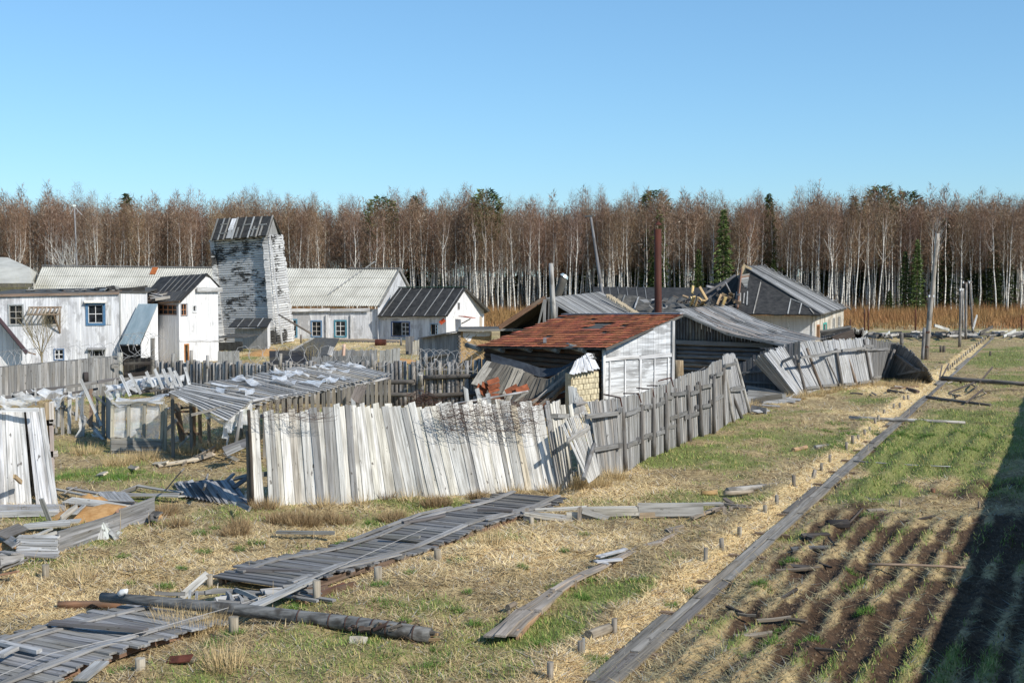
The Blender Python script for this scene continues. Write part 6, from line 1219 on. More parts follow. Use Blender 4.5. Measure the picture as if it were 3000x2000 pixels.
st = [(1612, 1999, 52, 30), (1700, 1926, 40, 17), (1799, 1857, 50, 18), (2066, 1651, 42, 13), (2115, 1617, 36, 14), (2166, 1576, 32, 14), (2241, 1508, 22, 12), (2276, 1481, 30, 12), (2326, 1429, 33, 11), (2379, 1400, 25, 12), (2406, 1380, 23, 9), (2431, 1353, 24, 9), (2480, 1322, 23, 8), (2498, 1304, 25, 9), (2514, 1291, 14, 8), (2533, 1276, 17, 8), (2548, 1262, 15, 7), (2564, 1247, 16, 8), (2573, 1240, 19, 8), (2590, 1217, 12, 7), (2618, 1201, 14, 7), (2636, 1196, 16, 7), (2648, 1178, 11, 7), (2661, 1171, 13, 7)]
far = [(2778 + (2900 - 2778) * (i / 19), 1086 - 101 * (i / 19) ** .95, 13 - 4 * i / 19, 5) for i in range(20)]
def stake(x, y, h, w, label, group, pal=None, lean=0.0):
    g = A(x, y); g.z = gz(g.x, g.y) - .12; hh = h * g.y / F; r = w * g.y / F / 2
    o = log(None, g, g + V((lean * hh, 0, hh + .12)), r, r * .97, pal or [(.3, .27, .23), (.25, .23, .2), (.36, .33, .27)], 'wooden_stake', 9, 0); tagit(o, label, 'stake', group); return o
for i, (x, y, h, w) in enumerate(st):
    w = {30: 21}.get(w, w); lab = ('short sawn wooden stake left of the plank path, %s from the bottom edge' % ORD[i]) if i < 20 else 'short wooden stake left of the plank path just below the fallen dark poles'
    if i == 9: lab = 'leaning short wooden stake left of the plank path, tenth from the bottom edge'
    stake(x, y, h, w, lab, 'stakes along the plank path' if i < 20 else 'stakes below the fallen dark poles', lean=.35 if i == 9 else R.uniform(-.05, .05))
for x, y, h, w in far: stake(x, y, h, w, 'tiny stake in the close row beside the far end of the plank path', 'tiny far stakes in a close row')
for x, y, h, w, lab in ((928, 1768, 66, 24, 'tall pale stake right of the wooden road beside its broken end'), (1108, 1707, 45, 25, 'pale stake right of the wooden road, middle one of three'), (1282, 1640, 33, 21, 'pale stake right of the wooden road nearest the pale fence'), (1557, 1535, 24, 15, 'small pale stake at the corner of the low plank edging'),
                        (134, 1693, 40, 21, 'grey stake at the left behind the near deck below the plank box'), (613, 1712, 35, 22, 'short stake left of the wooden road with a leaning board'), (685, 1875, 46, 31, 'thick white sawn stake right of the near deck'), (411, 1968, 34, 31, 'thick pale stake at the lower right edge of the near deck'),
                        (2683, 1075, 10, 8, 'tiny stub at the foot of the double utility pole')): stake(x, y, h, w, lab, None, [(.34, .30, .23), (.4, .36, .29)])
for x, y, h, w, lab in ((2756, 1032, 20, 8, 'left one of two dark round stubs right of the utility pole'), (2765, 1033, 20, 9, 'right one of two dark round stubs right of the utility pole'), (2901, 1042, 14, 6, 'small lone stub on the grass right of the far plank path')): stake(x, y, h, w, lab, None, [(.15, .13, .11)])
lg = log(None, A(1785, 1838, .1), A(1724, 1862, .12), .085, .1, [(.33, .29, .23)], 'short_log'); tagit(lg, 'short log lying against the third stake of the path', 'log')
sp2 = board(None, A(1710, 1920), B(1709, 1868, A(1710, 1920).y), V((1, 0, 0)), .05, .03, GREY, 'thin_stake'); tagit(sp2, 'thin upright lath beside the second stake of the path', 'stake')

# ---- wooden road: cross planks on bearers with rails on top
dd_ = V((DECK_S, 1, 0)).normalized(); ds_ = V((dd_.y, -dd_.x, 0))
def deckz(y): return .09 + .11 * math.exp(-((y - 24.6) / .9) ** 2) + .05 * math.sin(y * 1.3) + .08 * math.exp(-((y - 19.3) / 1.5) ** 2)
def deck(name, label, y0, y1, wid, hw0=1.02, kb_=1.0):
    o = T(name, label, 'plank road', (DECK_S * y0 - 17.9, y0, 0)); y = y0
    while y < y1:
        c = V((DECK_S * y - 17.9, y, deckz(y))); l_, r_ = hw0 + R.uniform(-.08, .12), hw0 + R.uniform(-.04, .12); t0 = R.uniform(-.02, .02)
        if R.random() > .03: board(o, c - ds_ * l_ + V((0, 0, R.uniform(-.02, .02))), c + ds_ * r_ + V((0, 0, R.uniform(-.02, .02))) + dd_ * t0, dd_, wid * R.uniform(.9, 1.05), .035, [tuple(v_ * kb_ for v_ in cc_) for cc_ in [(.16, .16, .165), (.2, .2, .205), (.13, .13, .135), (.24, .24, .24), (.17, .165, .155)]], 'plank', .015, .03)
        y += wid * dd_.y * 1.03
    for off, w in ((-.62, .15), (-.9, .11), (.72, .16), (.9, .09)):
        y = y0 + R.uniform(0, .3)
        while y < y1 - .8:
            ye = min(y + R.uniform(2.6, 3.8), y1); n = 3
            if abs(off) > .85 and R.random() < .35: y = ye; continue
            for k in range(n):
                a_, b_ = y + (ye - y) * k / n, y + (ye - y) * (k + 1) / n; P = [V((DECK_S * q_ - 17.9, q_, deckz(q_) + .05)) + ds_ * (off + .03 * math.sin(q_)) for q_ in (a_, b_)]
                board(o, P[0], P[1], ds_, w, .035, [(.27, .265, .26), (.32, .315, .31), (.23, .225, .22)], 'rail', .0, .01)
            y = ye
    for s_ in (-1, 1):                     # stringers under the edges
        for k in range(int((y1 - y0) / 1.5)): a_ = y0 + k * 1.5; P = [V((DECK_S * q_ - 17.9, q_, deckz(q_) - .08)) + ds_ * .93 * s_ for q_ in (a_, a_ + 1.5)]; board(o, P[0], P[1], V((0, 0, 1)), .13, .1, [(.2, .12, .08), (.16, .11, .08)], 'stringer')
    return o
dk1 = deck('near_plank_deck', 'grey plank deck of the old wooden road in the lower left corner', 14.5, 22.1, .155, 1.12, 1.45); dk2 = deck('far_plank_deck', 'grey plank deck of the old wooden road leading to the pale fence', 24.0, 33.9, .15, 1.0)
for x0, y0, x1, y1, w, z in ((150, 1822, 425, 1845, .16, .3), (700, 1668, 880, 1672, .14, .24), (810, 1558, 980, 1560, .14, .2), (1130, 1568, 1230, 1572, .12, .22), (0, 1880, 115, 1906, .13, .28), (0, 1920, 45, 1897, .13, .3), (1400, 1492, 1500, 1495, .14, .2), (1180, 1530, 1300, 1508, .1, .2)):
    board(dk2 if x0 > 600 or x0 == 1400 else dk1, A(x0, y0, z), A(x1, y1, z), V((.3, 1, 0)), w, .06, [(.14, .13, .13), (.2, .2, .19)] if x1 > 120 else [(.42, .42, .42)], 'loose_plank', .02)
board(dk1, A(235, 1990, .25), A(300, 1938, .25), ds_, .2, .04, GREY, 'loose_plank'); board(dk2, A(745, 1775, .33), A(912, 1698, .33), ds_, .2, .05, [(.42, .42, .41)], 'loose_plank')
for i in range(14): x = R.uniform(600, 880); y = 1755 - (x - 600) * .1 + R.uniform(-18, 18); board(dk2, A(x, y, .12 + R.random() * .1), A(x + R.uniform(50, 130), y + R.uniform(-14, 20), .12), V((.3, 1, .2)), R.uniform(.06, .14), .04, [(.3, .3, .3), (.36, .36, .36), (.2, .2, .2)], 'broken_plank', .02, .05)
for x0, y0, x1, y1 in ((870, 1758, 960, 1720), (890, 1762, 1010, 1715), (930, 1748, 1040, 1712)): board(dk2, A(x0, y0, .04), A(x1, y1, .06), V((0, 0, 1)), .14, .05, [(.16, .065, .04), (.12, .07, .045)], 'rotten_bearer', .03, .06)
br_ = T('leaning_board', 'grey board propped on the short stake behind the fallen pole', 'board', A(540, 1745)); board(br_, A(528, 1750, .05), B(608, 1680, A(613, 1710).y), V((0, 1, .3)), .14, .03, [(.45, .44, .41)], 'board')
for x0, y0, x1, y1 in ((455, 1735, 540, 1738), (560, 1738, 690, 1728), (600, 1735, 660, 1728), (690, 1727, 760, 1757), (555, 1755, 557, 1732), (575, 1755, 576, 1735), (640, 1760, 760, 1768), (665, 1735, 680, 1765), (700, 1748, 710, 1768)): board(br_, A(x0, y0, .22), A(x1, y1, .2), V((0, .3, 1)), .07, .05, [(.2, .2, .2), (.35, .35, .35), (.42, .42, .4)], 'stick', .03)
m = M(); P = [A(x, y, z) for x, y, z in ((-20, 1985, .4), (150, 1912, .35), (420, 1850, .35), (700, 1770, .3), (900, 1700, .35), (1080, 1620, .3), (1250, 1545, .3))]; m.tube(P, .006, 4); tagit(m.build('loose_wire', MWIRE, origin=P[0]), 'thin wire lying along the wooden road decks', 'wire')
# ---- fallen utility pole
fu = T('fallen_utility_pole', 'dark fallen utility pole with white insulator lying across the wooden road', 'utility pole', A(780, 1800))
pts = [A(297, 1748, .28), A(450, 1760, .27), A(700, 1785, .26), A(1000, 1822, .18), A(1140, 1842, .16), A(1262, 1860, .14)]; m = M(); m.tube(pts, [.085, .09, .105, .125, .135, .12], 12)
def mk_pole():
    m_, nt, b = nodes('dark_weathered_pole', .85); tc = N(nt, 'ShaderNodeTexCoord').outputs['Object']; g = noise(nt, tc, 14, 4, (.08, 1, 1)); q_ = noise(nt, tc, 2.2, 3)
    c = mixc(nt, ramp(nt, g, [(.35, 0.), (.65, 1.)]), (.07, .07, .068), (.19, .19, .185)); c = mixc(nt, ramp(nt, q_, [(.55, 0.), (.65, .8)]), c, (.04, .035, .03)); nt.links.new(c, b.inputs['Base Color']); bump(nt, b, g, .6, .02); return m_
MPOLE = mk_pole(); m.build('shaft', MPOLE, fu, smooth=True); p = A(357, 1735, .42); m = M(); m.tube([p - V((.06, 0, .03)), p, p + V((.05, 0, .02)), p + V((.1, 0, .02))], [.04, .06, .045, .05], 10); m.build('insulator', MFRAME, fu, color=(.75, .76, .75), smooth=True)
for x in (0.52, .58, .63, .68, .74, .8, .93): 
    i = x * 5; k = int(i); f_ = i - k; c = pts[k] * (1 - f_) + pts[k + 1] * f_; ax = (pts[k + 1] - pts[k]).normalized(); m = M(); m.tube([c - ax * .012, c + ax * .012], .135 + .02 * (x > .7), 12, False); m.build('wire_band', MWIRER, fu)
for i in range(30): 
    a = R.uniform(-1.2, 1.2); c = pts[4] + V((R.uniform(-.8, .3), 0, .02)); c.y += R.uniform(-.16, .1); board(fu, c, c + V((R.uniform(-.05, .25), -.05, R.uniform(-.05, .15))), V((1, 0, 1)), .05, .02, [(.08, .05, .04), (.2, .17, .14), (.12, .08, .06)], 'bark_scrap', .02, .03)
for i in range(9): p = pts[5] + V((R.uniform(-.06, .0), R.uniform(-.07, .07), R.uniform(-.08, .08))); board(fu, p, p + V((R.uniform(.08, .2), -.03, R.uniform(-.03, .03))), V((0, 1, 0)), .05, .04, [(.4, .26, .12), (.3, .26, .22), (.16, .14, .12)], 'splinter')
bl2 = log(None, A(170, 1772, .06), A(352, 1768, .06), .075, .07, [(.27, .15, .09)], 'rotten_log'); tagit(bl2, 'rotten reddish brown log left of the fallen utility pole', 'log')
rs = T('rusty_scrap', 'rusty metal scrap with a pale board end right of the near deck', 'scrap', A(520, 1935)); board(rs, A(492, 1932, .1), A(562, 1926, .16), V((.2, 1, .5)), .16, .02, color=(.14, .045, .028), name='rusty_sheet', mat=MO, bend=.06); board(rs, A(485, 1938, .05), A(570, 1932, .12), V((0, 1, .2)), .12, .03, color=(.3, .25, .17), name='board'); board(rs, A(527, 1945, .02), A(565, 1943, .05), V((0, .3, 1)), .12, .05, color=(.45, .42, .36), name='block')
stn = T('stone_block', 'pale broken block lying below the fallen utility pole', 'stone', A(1040, 1880)); board(stn, A(1023, 1884, .06), A(1072, 1886, .04), V((.3, 1, .4)), .24, .1, color=(.5, .45, .36), name='stone', mat=MO, bend=.03, jag=.05)

# ---- low plank edging and plank kerb
ed = T('low_plank_edging', 'low edging of weathered planks running right from the corner of the wooden road', 'edging', A(1560, 1520))
def kk(l): return [(1300 + x / 2.613, 1000 + y / 2.613) for x, y in l]
for x0, y0, x1, y1, yb, w, c_ in ((610, 1335, 990, 1365, 1, .2, 0), (940, 1345, 1240, 1340, 1, .25, 1), (1060, 1305, 1480, 1300, 1, .2, 1), (1490, 1285, 1990, 1282, 1, .32, 0), (1495, 1330, 1680, 1322, 1, .14, 2), (1700, 1325, 2000, 1312, 1, .1, 2), (700, 1290, 1080, 1270, 0, .12, 1), (1075, 1275, 1480, 1270, 0, .1, 1), (1490, 1248, 2130, 1240, 0, .08, 0), (620, 1320, 980, 1375, 2, .08, 1), (1060, 1295, 1260, 1355, 2, .12, 0), (1150, 1385, 940, 1390, 1, .1, 2)):
    (a, b), (c, d) = kk([(x0, y0), (x1, y1)]); Y = A(a, 1000 + 1375 / 2.613).y * 1.0; Y = 6 * F / (1000 + 1378 / 2.613 - 800) - (.0 if yb else .0) + (.25 if yb == 0 else 0) - (.12 if yb == 2 else 0)
    board(ed, B(a, b, Y), B(c, d, Y), V((0, 1, .2)) if yb == 0 else V((0, 0, 1)), w, .05, [[(.4, .39, .37)], [(.5, .47, .41)], [(.48, .36, .24)]][c_], 'plank', .02, .05)
for x0, y0, y1 in ((1040, 1370, 1265), (1385, 1355, 1282), (1490, 1345, 1262), (1618, 1345, 1258), (2150, 1325, 1262), (2195, 1315, 1265), (635, 1350, 1270)): (a, b), (c, d) = kk([(x0, y0), (x0, y1)]); board(ed, A(a, b), B(c, d, A(a, b).y), V((1, 0, 0)), .1, .06, [(.36, .31, .26)], 'peg')
for x0, y0, x1, y1 in ((1900, 1350, 2100, 1270), (2060, 1300, 2140, 1262), (2100, 1235, 2330, 1262), (2150, 1200, 2210, 1240), (1700, 1445, 1830, 1412), (1720, 1455, 1800, 1440), (2200, 1270, 2360, 1275)): (a, b), (c, d) = kk([(x0, y0), (x1, y1)]); board(ed, A(a, b, .12), A(c, d, .15), V((.3, 1, 0)), .12, .05, [(.2, .16, .13), (.3, .25, .2)], 'loose_plank', .02, .05)
kb = T('plank_kerb', 'old board walk of split brown planks curving through the middle of the field', 'edging', A(1600, 1750))
def k3(l): return [(1400 + x / 2.613, 1400 + y / 2.613) for x, y in l]
kc = k3([(40, 1215), (300, 1010), (560, 850), (760, 735), (1010, 625), (1200, 535), (1400, 475), (1560, 405)]); kr = k3([(300, 1200), (480, 1010), (640, 870), (840, 745), (1020, 650), (1210, 560), (1410, 495), (1570, 420)])
for i in range(7):
    for j in range(3):
        if i == 6 and j: continue
        f_ = (j + .5) / 3; a = A(kc[i][0] * (1 - f_) + kr[i][0] * f_, kc[i][1] * (1 - f_) + kr[i][1] * f_, .12 + R.uniform(-.02, .03)); b = A(kc[i + 1][0] * (1 - f_) + kr[i + 1][0] * f_, kc[i + 1][1] * (1 - f_) + kr[i + 1][1] * f_, .12 + R.uniform(-.02, .03)); wv = (A(*kr[i]) - A(*kc[i])); board(kb, a, b, V((1, -.4, 0)), max(.09, min(.2, wv.length / 3.1)), .035, [(.33, .28, .23), (.38, .33, .28), (.28, .24, .2)], 'plank', .03, .08)
    a, b = A(*kr[i], .05), A(*kr[i + 1], .05); board(kb, a, b, V((0, 0, 1)), .16, .04, [(.42, .27, .17), (.36, .3, .24)], 'side_plank', .02, .05)
for x0, y0, x1, y1, w in ((900, 640, 1100, 620, .12), (920, 600, 1110, 550, .12), (960, 590, 1130, 540, .1), (905, 630, 990, 650, .1)): (a, b), (c, d) = k3([(x0, y0), (x1, y1)]); board(kb, A(a, b, .2), A(c, d, .16), V((.3, 1, 0)), w, .03, [(.45, .46, .48)], 'loose_plank', .03, .06)
for x, y in k3([(750, 840), (822, 790), (545, 940), (580, 910), (240, 1060), (410, 1060)]): board(kb, A(x, y + 8), B(x, y - 22, A(x, y + 8).y), V((1, 0, 0)), .04, .03, [(.3, .24, .18)], 'peg')
log(kb, A(1487, 1778, .08), A(1508, 1768, .08), .05, .05, [(.4, .33, .25)], 'short_log')
# ---- logs on the field
def flog(name, label, x0, y0, x1, y1, r0, r1, pal, z=.06): g = log(None, A(x0, y0, z), A(x1, y1, z), r0, r1, pal, name, 9, .02); tagit(g, label, 'log'); return g
flog('fallen_pole', 'long pale grey fallen pole lying across the plank path', 2487, 1224, 2828, 1238, .085, .055, [(.46, .45, .42)], .14)
flog('fallen_pole', 'dark fallen pole crossing the far plank path at the right edge', 2758, 1108, 3030, 1126, .13, .11, [(.2, .18, .16)], .16)
flog('fallen_pole', 'thin dark pole lying diagonally right of the far plank path', 2715, 1163, 2902, 1186, .08, .06, [(.17, .16, .15)], .1)
flog('fallen_pole', 'short dark pole piece lying left of the far plank path', 2602, 1144, 2668, 1155, .09, .07, [(.16, .14, .13)], .1)
flog('fallen_pole', 'stubby dark log end resting on the short pole piece', 2658, 1140, 2690, 1147, .1, .09, [(.16, .12, .1)], .15); flog('thin_pole', 'thin reddish rod lying above the short pole piece', 2610, 1136, 2690, 1132, .04, .04, [(.2, .12, .09)], .08)
flog('birch_log', 'freshly broken yellow ended log left of the small log', 2055, 1443, 2100, 1441, .06, .07, [(.5, .33, .15)]); flog('birch_log', 'grey log with pale sawn end beside the yellow broken log', 2122, 1444, 2205, 1438, .07, .055, [(.45, .39, .31)]); flog('long_log', 'long half buried grey log leading to the ninth stake', 2130, 1436, 2316, 1415, .08, .07, [(.33, .32, .3)], .03)
flog('split_log', 'short split orange brown log on the grass', 2323, 1317, 2362, 1309, .07, .075, [(.45, .3, .18)]); flog('grey_log', 'short grey log on the grass right of the split log', 2387, 1310, 2438, 1305, .07, .06, [(.38, .38, .36)]); 
flog('thin_pole', 'thin bare stick lying across the garden furrows', 2545, 1652, 2830, 1662, .03, .025, [(.36, .27, .2)], .14); flog('wire_rail', 'thin whitish rods lying over the path onto the garden', 2500, 1350, 2805, 1367, .018, .015, [(.45, .47, .47)], .08)
bd = T('garden_debris', 'dark planks and rods strewn between the plank path and the furrows', 'debris', A(2400, 1560))
def k4(x, y): return (2100 + x / 1.96, 1200 + y / 1.96)
for x0, y0, x1, y1, w, c_ in ((735, 530, 850, 562, .2, 0), (765, 480, 880, 512, .12, 1), (730, 545, 840, 568, .12, 0), (880, 515, 1000, 512, .08, 2), (870, 580, 970, 575, .25, 2), (840, 610, 880, 590, .1, 1), (490, 720, 640, 712, .2, 0), (430, 800, 640, 790, .2, 3), (440, 790, 680, 805, .12, 0), (340, 922, 590, 905, .1, 1), (420, 895, 520, 905, .2, 0), (570, 870, 660, 905, .05, 0), (330, 1110, 460, 1030, .1, 0), (400, 1200, 520, 1215, .1, 1), (100, 1300, 310, 1280, .12, 2), (230, 1210, 420, 1190, .08, 2), (70, 1500, 170, 1420, .08, 0), (500, 712, 560, 735, .1, 0), (640, 730, 680, 780, .05, 0), (120, 1170, 230, 1180, .06, 1), (750, 1390, 560, 1370, .06, 0), (1000, 235, 900, 215, .06, 1), (1090, 640, 1250, 610, .07, 0), (150, 1165, 60, 1130, .05, 0)):
    a, b = k4(x0, y0); c, d = k4(x1, y1); board(bd, A(a, b, .07), A(c, d, .07), V((.3, 1, .2)), w * .7, .04, [[(.06, .05, .045)], [(.15, .12, .09)], [(.27, .23, .18)], [(.13, .13, .13)]][c_], 'debris_board', .02, .05)
a, b = k4(632, 660); c, d = k4(752, 655); g = log(None, A(a, b, .1), A(c, d, .1), .12, .12, [(.035, .033, .035)], 'black_bucket', 12); tagit(g, 'black cylindrical can lying at the edge of the garden furrows', 'can'); a, b = k4(760, 650); c, d = k4(838, 565); g = log(None, A(a, b, .05), A(c, d, .1), .03, .025, [(.1, .08, .07)], 'rusty_rod', 5); tagit(g, 'dark rod leaning from the black can', 'rod')
for x, y, h, lab in ((2637, 1495, 22, 'small grey stub in the low bank behind the furrows'), (2868, 1492, 20, 'pinkish stub in the low bank at the right')): stake(x, y, h, 8, lab, None, [(.4, .33, .25)])
g = stake(2733, 1453, 11, 14, 'small rust brown stump on the garden grass', None, [(.3, .13, .07)])
def rock(name, label, x, y, r, c_): 
    p = A(x, y, 0); m = M(); n = 9
    for j in range(5):
        f_ = j / 4; 
        for i in range(n): a = 6.283 * i / n; k = math.sin(math.pi * (.12 + f_ * .85)) * r * R.uniform(.85, 1.1); m.v.append((p.x + math.cos(a) * k * 1.3, p.y + math.sin(a) * k, -.04 + f_ * r * .9))
    for j in range(4):
        for i in range(n): m.f.append((j * n + i, j * n + (i + 1) % n, (j + 1) * n + (i + 1) % n, (j + 1) * n + i))
    m.f.append(tuple(range(4 * n, 5 * n))); o = m.build(name, MO, origin=p, color=c_); tagit(o, label, 'stone')
rock('boulder', 'grey boulder right of the plank path in the garden grass', 2537, 1425, .17, (.3, .28, .24)); rock('boulder', 'small pale stone under the grey boulder', 2570, 1437, .07, (.42, .4, .34))
for i in range(16): x = R.choice([R.uniform(2440, 2660), R.uniform(2760, 2980)]); y = R.uniform(1060, 1180); board(bd, A(x, y, .06), A(x + R.uniform(-30, 40), y + R.uniform(-9, 9), R.uniform(.06, .5)), V((0, 1, 1)), .07, .04, [(.12, .1, .09), (.3, .27, .24)], 'debris_board', .02, .03)
for x0, y0, x1, y1 in ((2780, 1150, 2855, 1120), (2870, 1120, 2908, 1075), (2810, 1115, 2860, 1160), (2830, 1180, 2880, 1140), (2740, 1080, 2760, 1120), (2762, 1100, 2780, 1065), (2752, 1110, 2760, 1070)): board(bd, A(x0, y0, .1), B(x1, y1, A(x0, y0).y), V((1, 0, 0)), .08, .06, [(.12, .1, .09)], 'debris_stick')
# ---- plank compost box at the left
cb = T('plank_compost_box', 'long broken box of grey planks filled with orange sand at the left', 'plank box', A(300, 1590))
def k0(x, y): return (x / 2.24, 1000 + y / 2.24)
for i in range(5):
    for (xa, ya, xb, yb, ha, hb, mir) in ((380, 1398, 785, 1255, 148, 130, 0), (785, 1255, 1012, 1180, 150, 160, 1)):
        a, b = k0(xa, ya); c, d = k0(xb, yb); f_ = (i + .5) / 5; Ya, Yb = A(a, b).y, A(c, d).y; board(cb, B(a, b - ha * f_ / 2.24, Ya), B(c, d - hb * f_ / 2.24, Yb), V((0, 0, 1)), .125, .035, [(.27, .27, .28), (.33, .33, .34), (.22, .22, .22)], 'plank', .01, .03)
for i in range(8):
    y = 1262 + i * 17; a, b = k0(110 - i * 1 + 8, y); c, d = k0(380, y + 4); board(cb, A(a, b + 8, .35 - i * .035), A(c, d + 8, .38 - i * .04), V((.1, 1, .3)), .13, .03, [(.42, .41, .4), (.36, .35, .33), (.48, .47, .45)], 'top_plank', .02, .04)
for x0, y0, x1, y1, w, c_ in ((150, 1215, 470, 1190, .35, 1), (180, 1205, 520, 1175, .3, 1), (15, 1275, 110, 1335, .22, 0), (0, 1275, 150, 1215, .3, 2), (160, 1320, 370, 1255, .1, 1), (150, 1290, 350, 1225, .08, 1), (250, 1310, 370, 1290, .1, 0), (370, 1270, 430, 1280, .06, 3), (0, 1400, 380, 1410, .12, 0), (0, 1378, 110, 1392, .2, 0), (0, 1440, 150, 1425, .2, 0), (0, 1480, 120, 1440, .16, 0), (0, 1500, 170, 1430, .18, 2), (0, 1530, 125, 1505, .2, 3), (400, 1165, 500, 1090, .16, 1), (490, 1130, 580, 1050, .1, 1), (580, 1045, 695, 1115, .09, 1), (440, 1040, 800, 1090, .4, 1), (520, 1035, 860, 1075, .35, 1), (330, 960, 660, 1025, .1, 1), (440, 960, 640, 995, .1, 0), (640, 1045, 900, 1055, .12, 2), (860, 1010, 1190, 1015, .25, 1), (900, 945, 1190, 990, .1, 1), (790, 995, 910, 950, .12, 0), (820, 1000, 1180, 1000, .1, 0), (1100, 960, 1200, 842, .12, 0), (985, 1150, 1040, 1165, .3, 2), (500, 960, 430, 990, .1, 0), (780, 1140, 820, 1110, .25, 3), (985, 1130, 1045, 1135, .2, 2)):
    a, b = k0(x0, y0); c, d = k0(x1, y1); board(cb, A(a, b, R.uniform(.12, .3)), A(c, d, R.uniform(.12, .3)) if not (x0 == 1100) else B(c, d, 31.8), V((.2, 1, R.uniform(-.2, .4))), w, .035, [[(.3, .29, .28)], [(.44, .43, .4)], [(.15, .14, .13)], [(.36, .2, .13)]][c_], 'loose_plank', .03, .05)
for i in range(6): a, b = k0(650 + i * 30, 985 + R.uniform(-4, 4)); c, d = k0(720 + i * 30, 1055); board(cb, A(a, b, .2), A(c, d, .2), V((1, .2, 0)), .14, .03, [(.3, .3, .3), (.36, .36, .36)], 'loose_plank', .01, .04)
def kmound(label, x, y, rx, ry, h): a, b = k0(x, y); g = A(a, b); mound('sand_heap', label, a, b, g.y, rx, ry, h, MSAND)
kmound('orange sand inside the right end of the plank box', 700, 1140, 1.6, .9, .3); kmound('orange sand spilling at the left edge below the plank box', 20, 1350, .7, .7, .12); kmound('orange sand heap between the loose boards of the plank box', 585, 1100, .8, .6, .42)
bs = T('fallen_blue_panel', 'fallen panel of dark bluish planks beside the left end of the pale fence', 'panel', A(620, 1450))
for i in range(17): u = i / 16; a = k0(1150 + u * 330, 930 + u * 10); b_ = k0(1215 + u * 430, 1010 + u * 85); a = k0(1160 + u * 340, 925 - u * 18 + R.uniform(-8, 8)); board(bs, A(b_[0], b_[1], .08), A(a[0], a[1], .12 + .35 * math.sin(u * 2.6)), V((1, 0, .0)), .17, .03, [(.3, .3, .31), (.2, .2, .21), (.38, .38, .38), (.11, .11, .12)], 'board', .02, .08)
for x0, y0, x1, y1 in ((1360, 880, 1340, 965), (1470, 925, 1530, 870), (1530, 960, 1630, 890), (1540, 900, 1620, 880), (1560, 1060, 1640, 1100), (1480, 700, 1600, 660), (1470, 740, 1590, 690)): a, b = k0(x0, y0); c, d = k0(x1, y1); board(bs, A(a, b, .3), A(c, d, .5), V((0, 1, .5)), .12, .05, [(.14, .13, .13), (.3, .28, .26)], 'debris_board', .02, .08)
ws_ = T('white_torn_sheet', 'white torn board sheets leaning against the plank box', 'sheet', A(310, 1575))
for x0, y0, x1, y1, w in ((635, 1290, 640, 1180, .12), (655, 1300, 665, 1190, .14), (680, 1300, 690, 1200, .14), (700, 1300, 660, 1180, .12), (730, 1290, 690, 1215, .14), (750, 1285, 800, 1240, .16), (770, 1300, 720, 1240, .12)): a, b = k0(x0, y0); c, d = k0(x1, y1); board(ws_, A(a, b, .03), B(c, d, A(a, b).y + .1), V((1, 0, .2)), w, .02, [(.62, .64, .6), (.5, .5, .48)], 'torn_piece', .03, .08)
for x0, y0, x1, y1, w in ((1200, 810, 1410, 700, .2), (1040, 815, 1300, 770, .14), (1215, 800, 1400, 735, .16), (1280, 680, 1340, 720, .12), (1490, 755, 1560, 780, .12), (850, 820, 900, 830, .14), (1010, 800, 1100, 790, .14), (640, 875, 695, 865, .16)): a, b = k0(x0, y0); c, d = k0(x1, y1); board(bs, A(a, b, .08), A(c, d, .2), V((.2, 1, .3)), w, .05, [(.6, .52, .4), (.45, .38, .3)], 'loose_board', .03, .05)
for i in range(22):                     # thin dry stalks
    x, y = R.choice([(R.uniform(350, 1200), R.uniform(1520, 1900)), (R.uniform(1900, 2700), R.uniform(1200, 1500)), (R.uniform(100, 500), R.uniform(1500, 1750))]); g = A(x, y); g.z = gz(g.x, g.y); h = R.uniform(.25, .75); m = M(); m.tube([g, g + V((R.uniform(-.04, .04), 0, h * .6)), g + V((R.uniform(-.1, .1), 0, h))], [.008, .006, .003], 4, False)
    o = m.build('dry_stalk', mk_plain('dry_stalk', (.4, .3, .18), (.6, .5, .35), 5) if i == 0 else bpy.data.materials['dry_stalk'], origin=g); tagit(o, 'single thin dry plant stalk standing in the field grass', 'stalk', 'thin dry stalks in the grass')

# ================================================================== POLES, MASTS, FAR THINGS
up_ = T('utility_pole', 'tall weathered double utility pole leaning slightly right beside the far plank path', 'utility pole', A(2715, 1055))
Yp = A(2715, 1052).y; log(up_, B(2712, 1055, Yp), B(2747, 684, Yp), .19, .13, [(.42, .38, .33)], 'shaft', 12); log(up_, B(2702, 1055, Yp - .3), B(2708, 960, Yp - .3), .12, .11, [(.24, .24, .24)], 'strut'); log(up_, B(2713, 1030, Yp + .4), B(2722, 870, Yp + .4), .1, .07, [(.16, .15, .14)], 'strut')
for y in (975, 1018): m = M(); p = B(2712 + (1018 - y) * .09, y, Yp); m.tube([p, p + V((0, 0, .12))], .22, 12); m.build('wire_band', MWIRER, up_)
for x in (2722, 2734): p = B(x, 870, Yp - .1); m = M(); m.tube([p, p + V((0, 0, .14))], .07, 7); m.build('insulator', MFRAME, up_, color=(.75, .75, .75))
def tp(lab, x0, y0, x1, y1, r, c_, bar=False):
    g = A(x0, y0); o = T('thin_pole', lab, 'utility pole', g); log(o, g, B(x1, y1, g.y), r, r * .8, [c_], 'shaft', 9)
    if bar: board(o, B(x1 - 12, y1 + 1, g.y), B(x1 + 18, y1 - 3, g.y), V((0, 0, 1)), .14, .14, [(.1, .08, .07)], 'crossarm')
    for dx in (-3, 3): p = B(x1 + dx * (3 if bar else 1), y1 + 1, g.y - .1); m = M(); m.tube([p, p + V((0, 0, .2))], .06, 6); m.build('insulator', MFRAME, o, color=(.7, .7, .7))
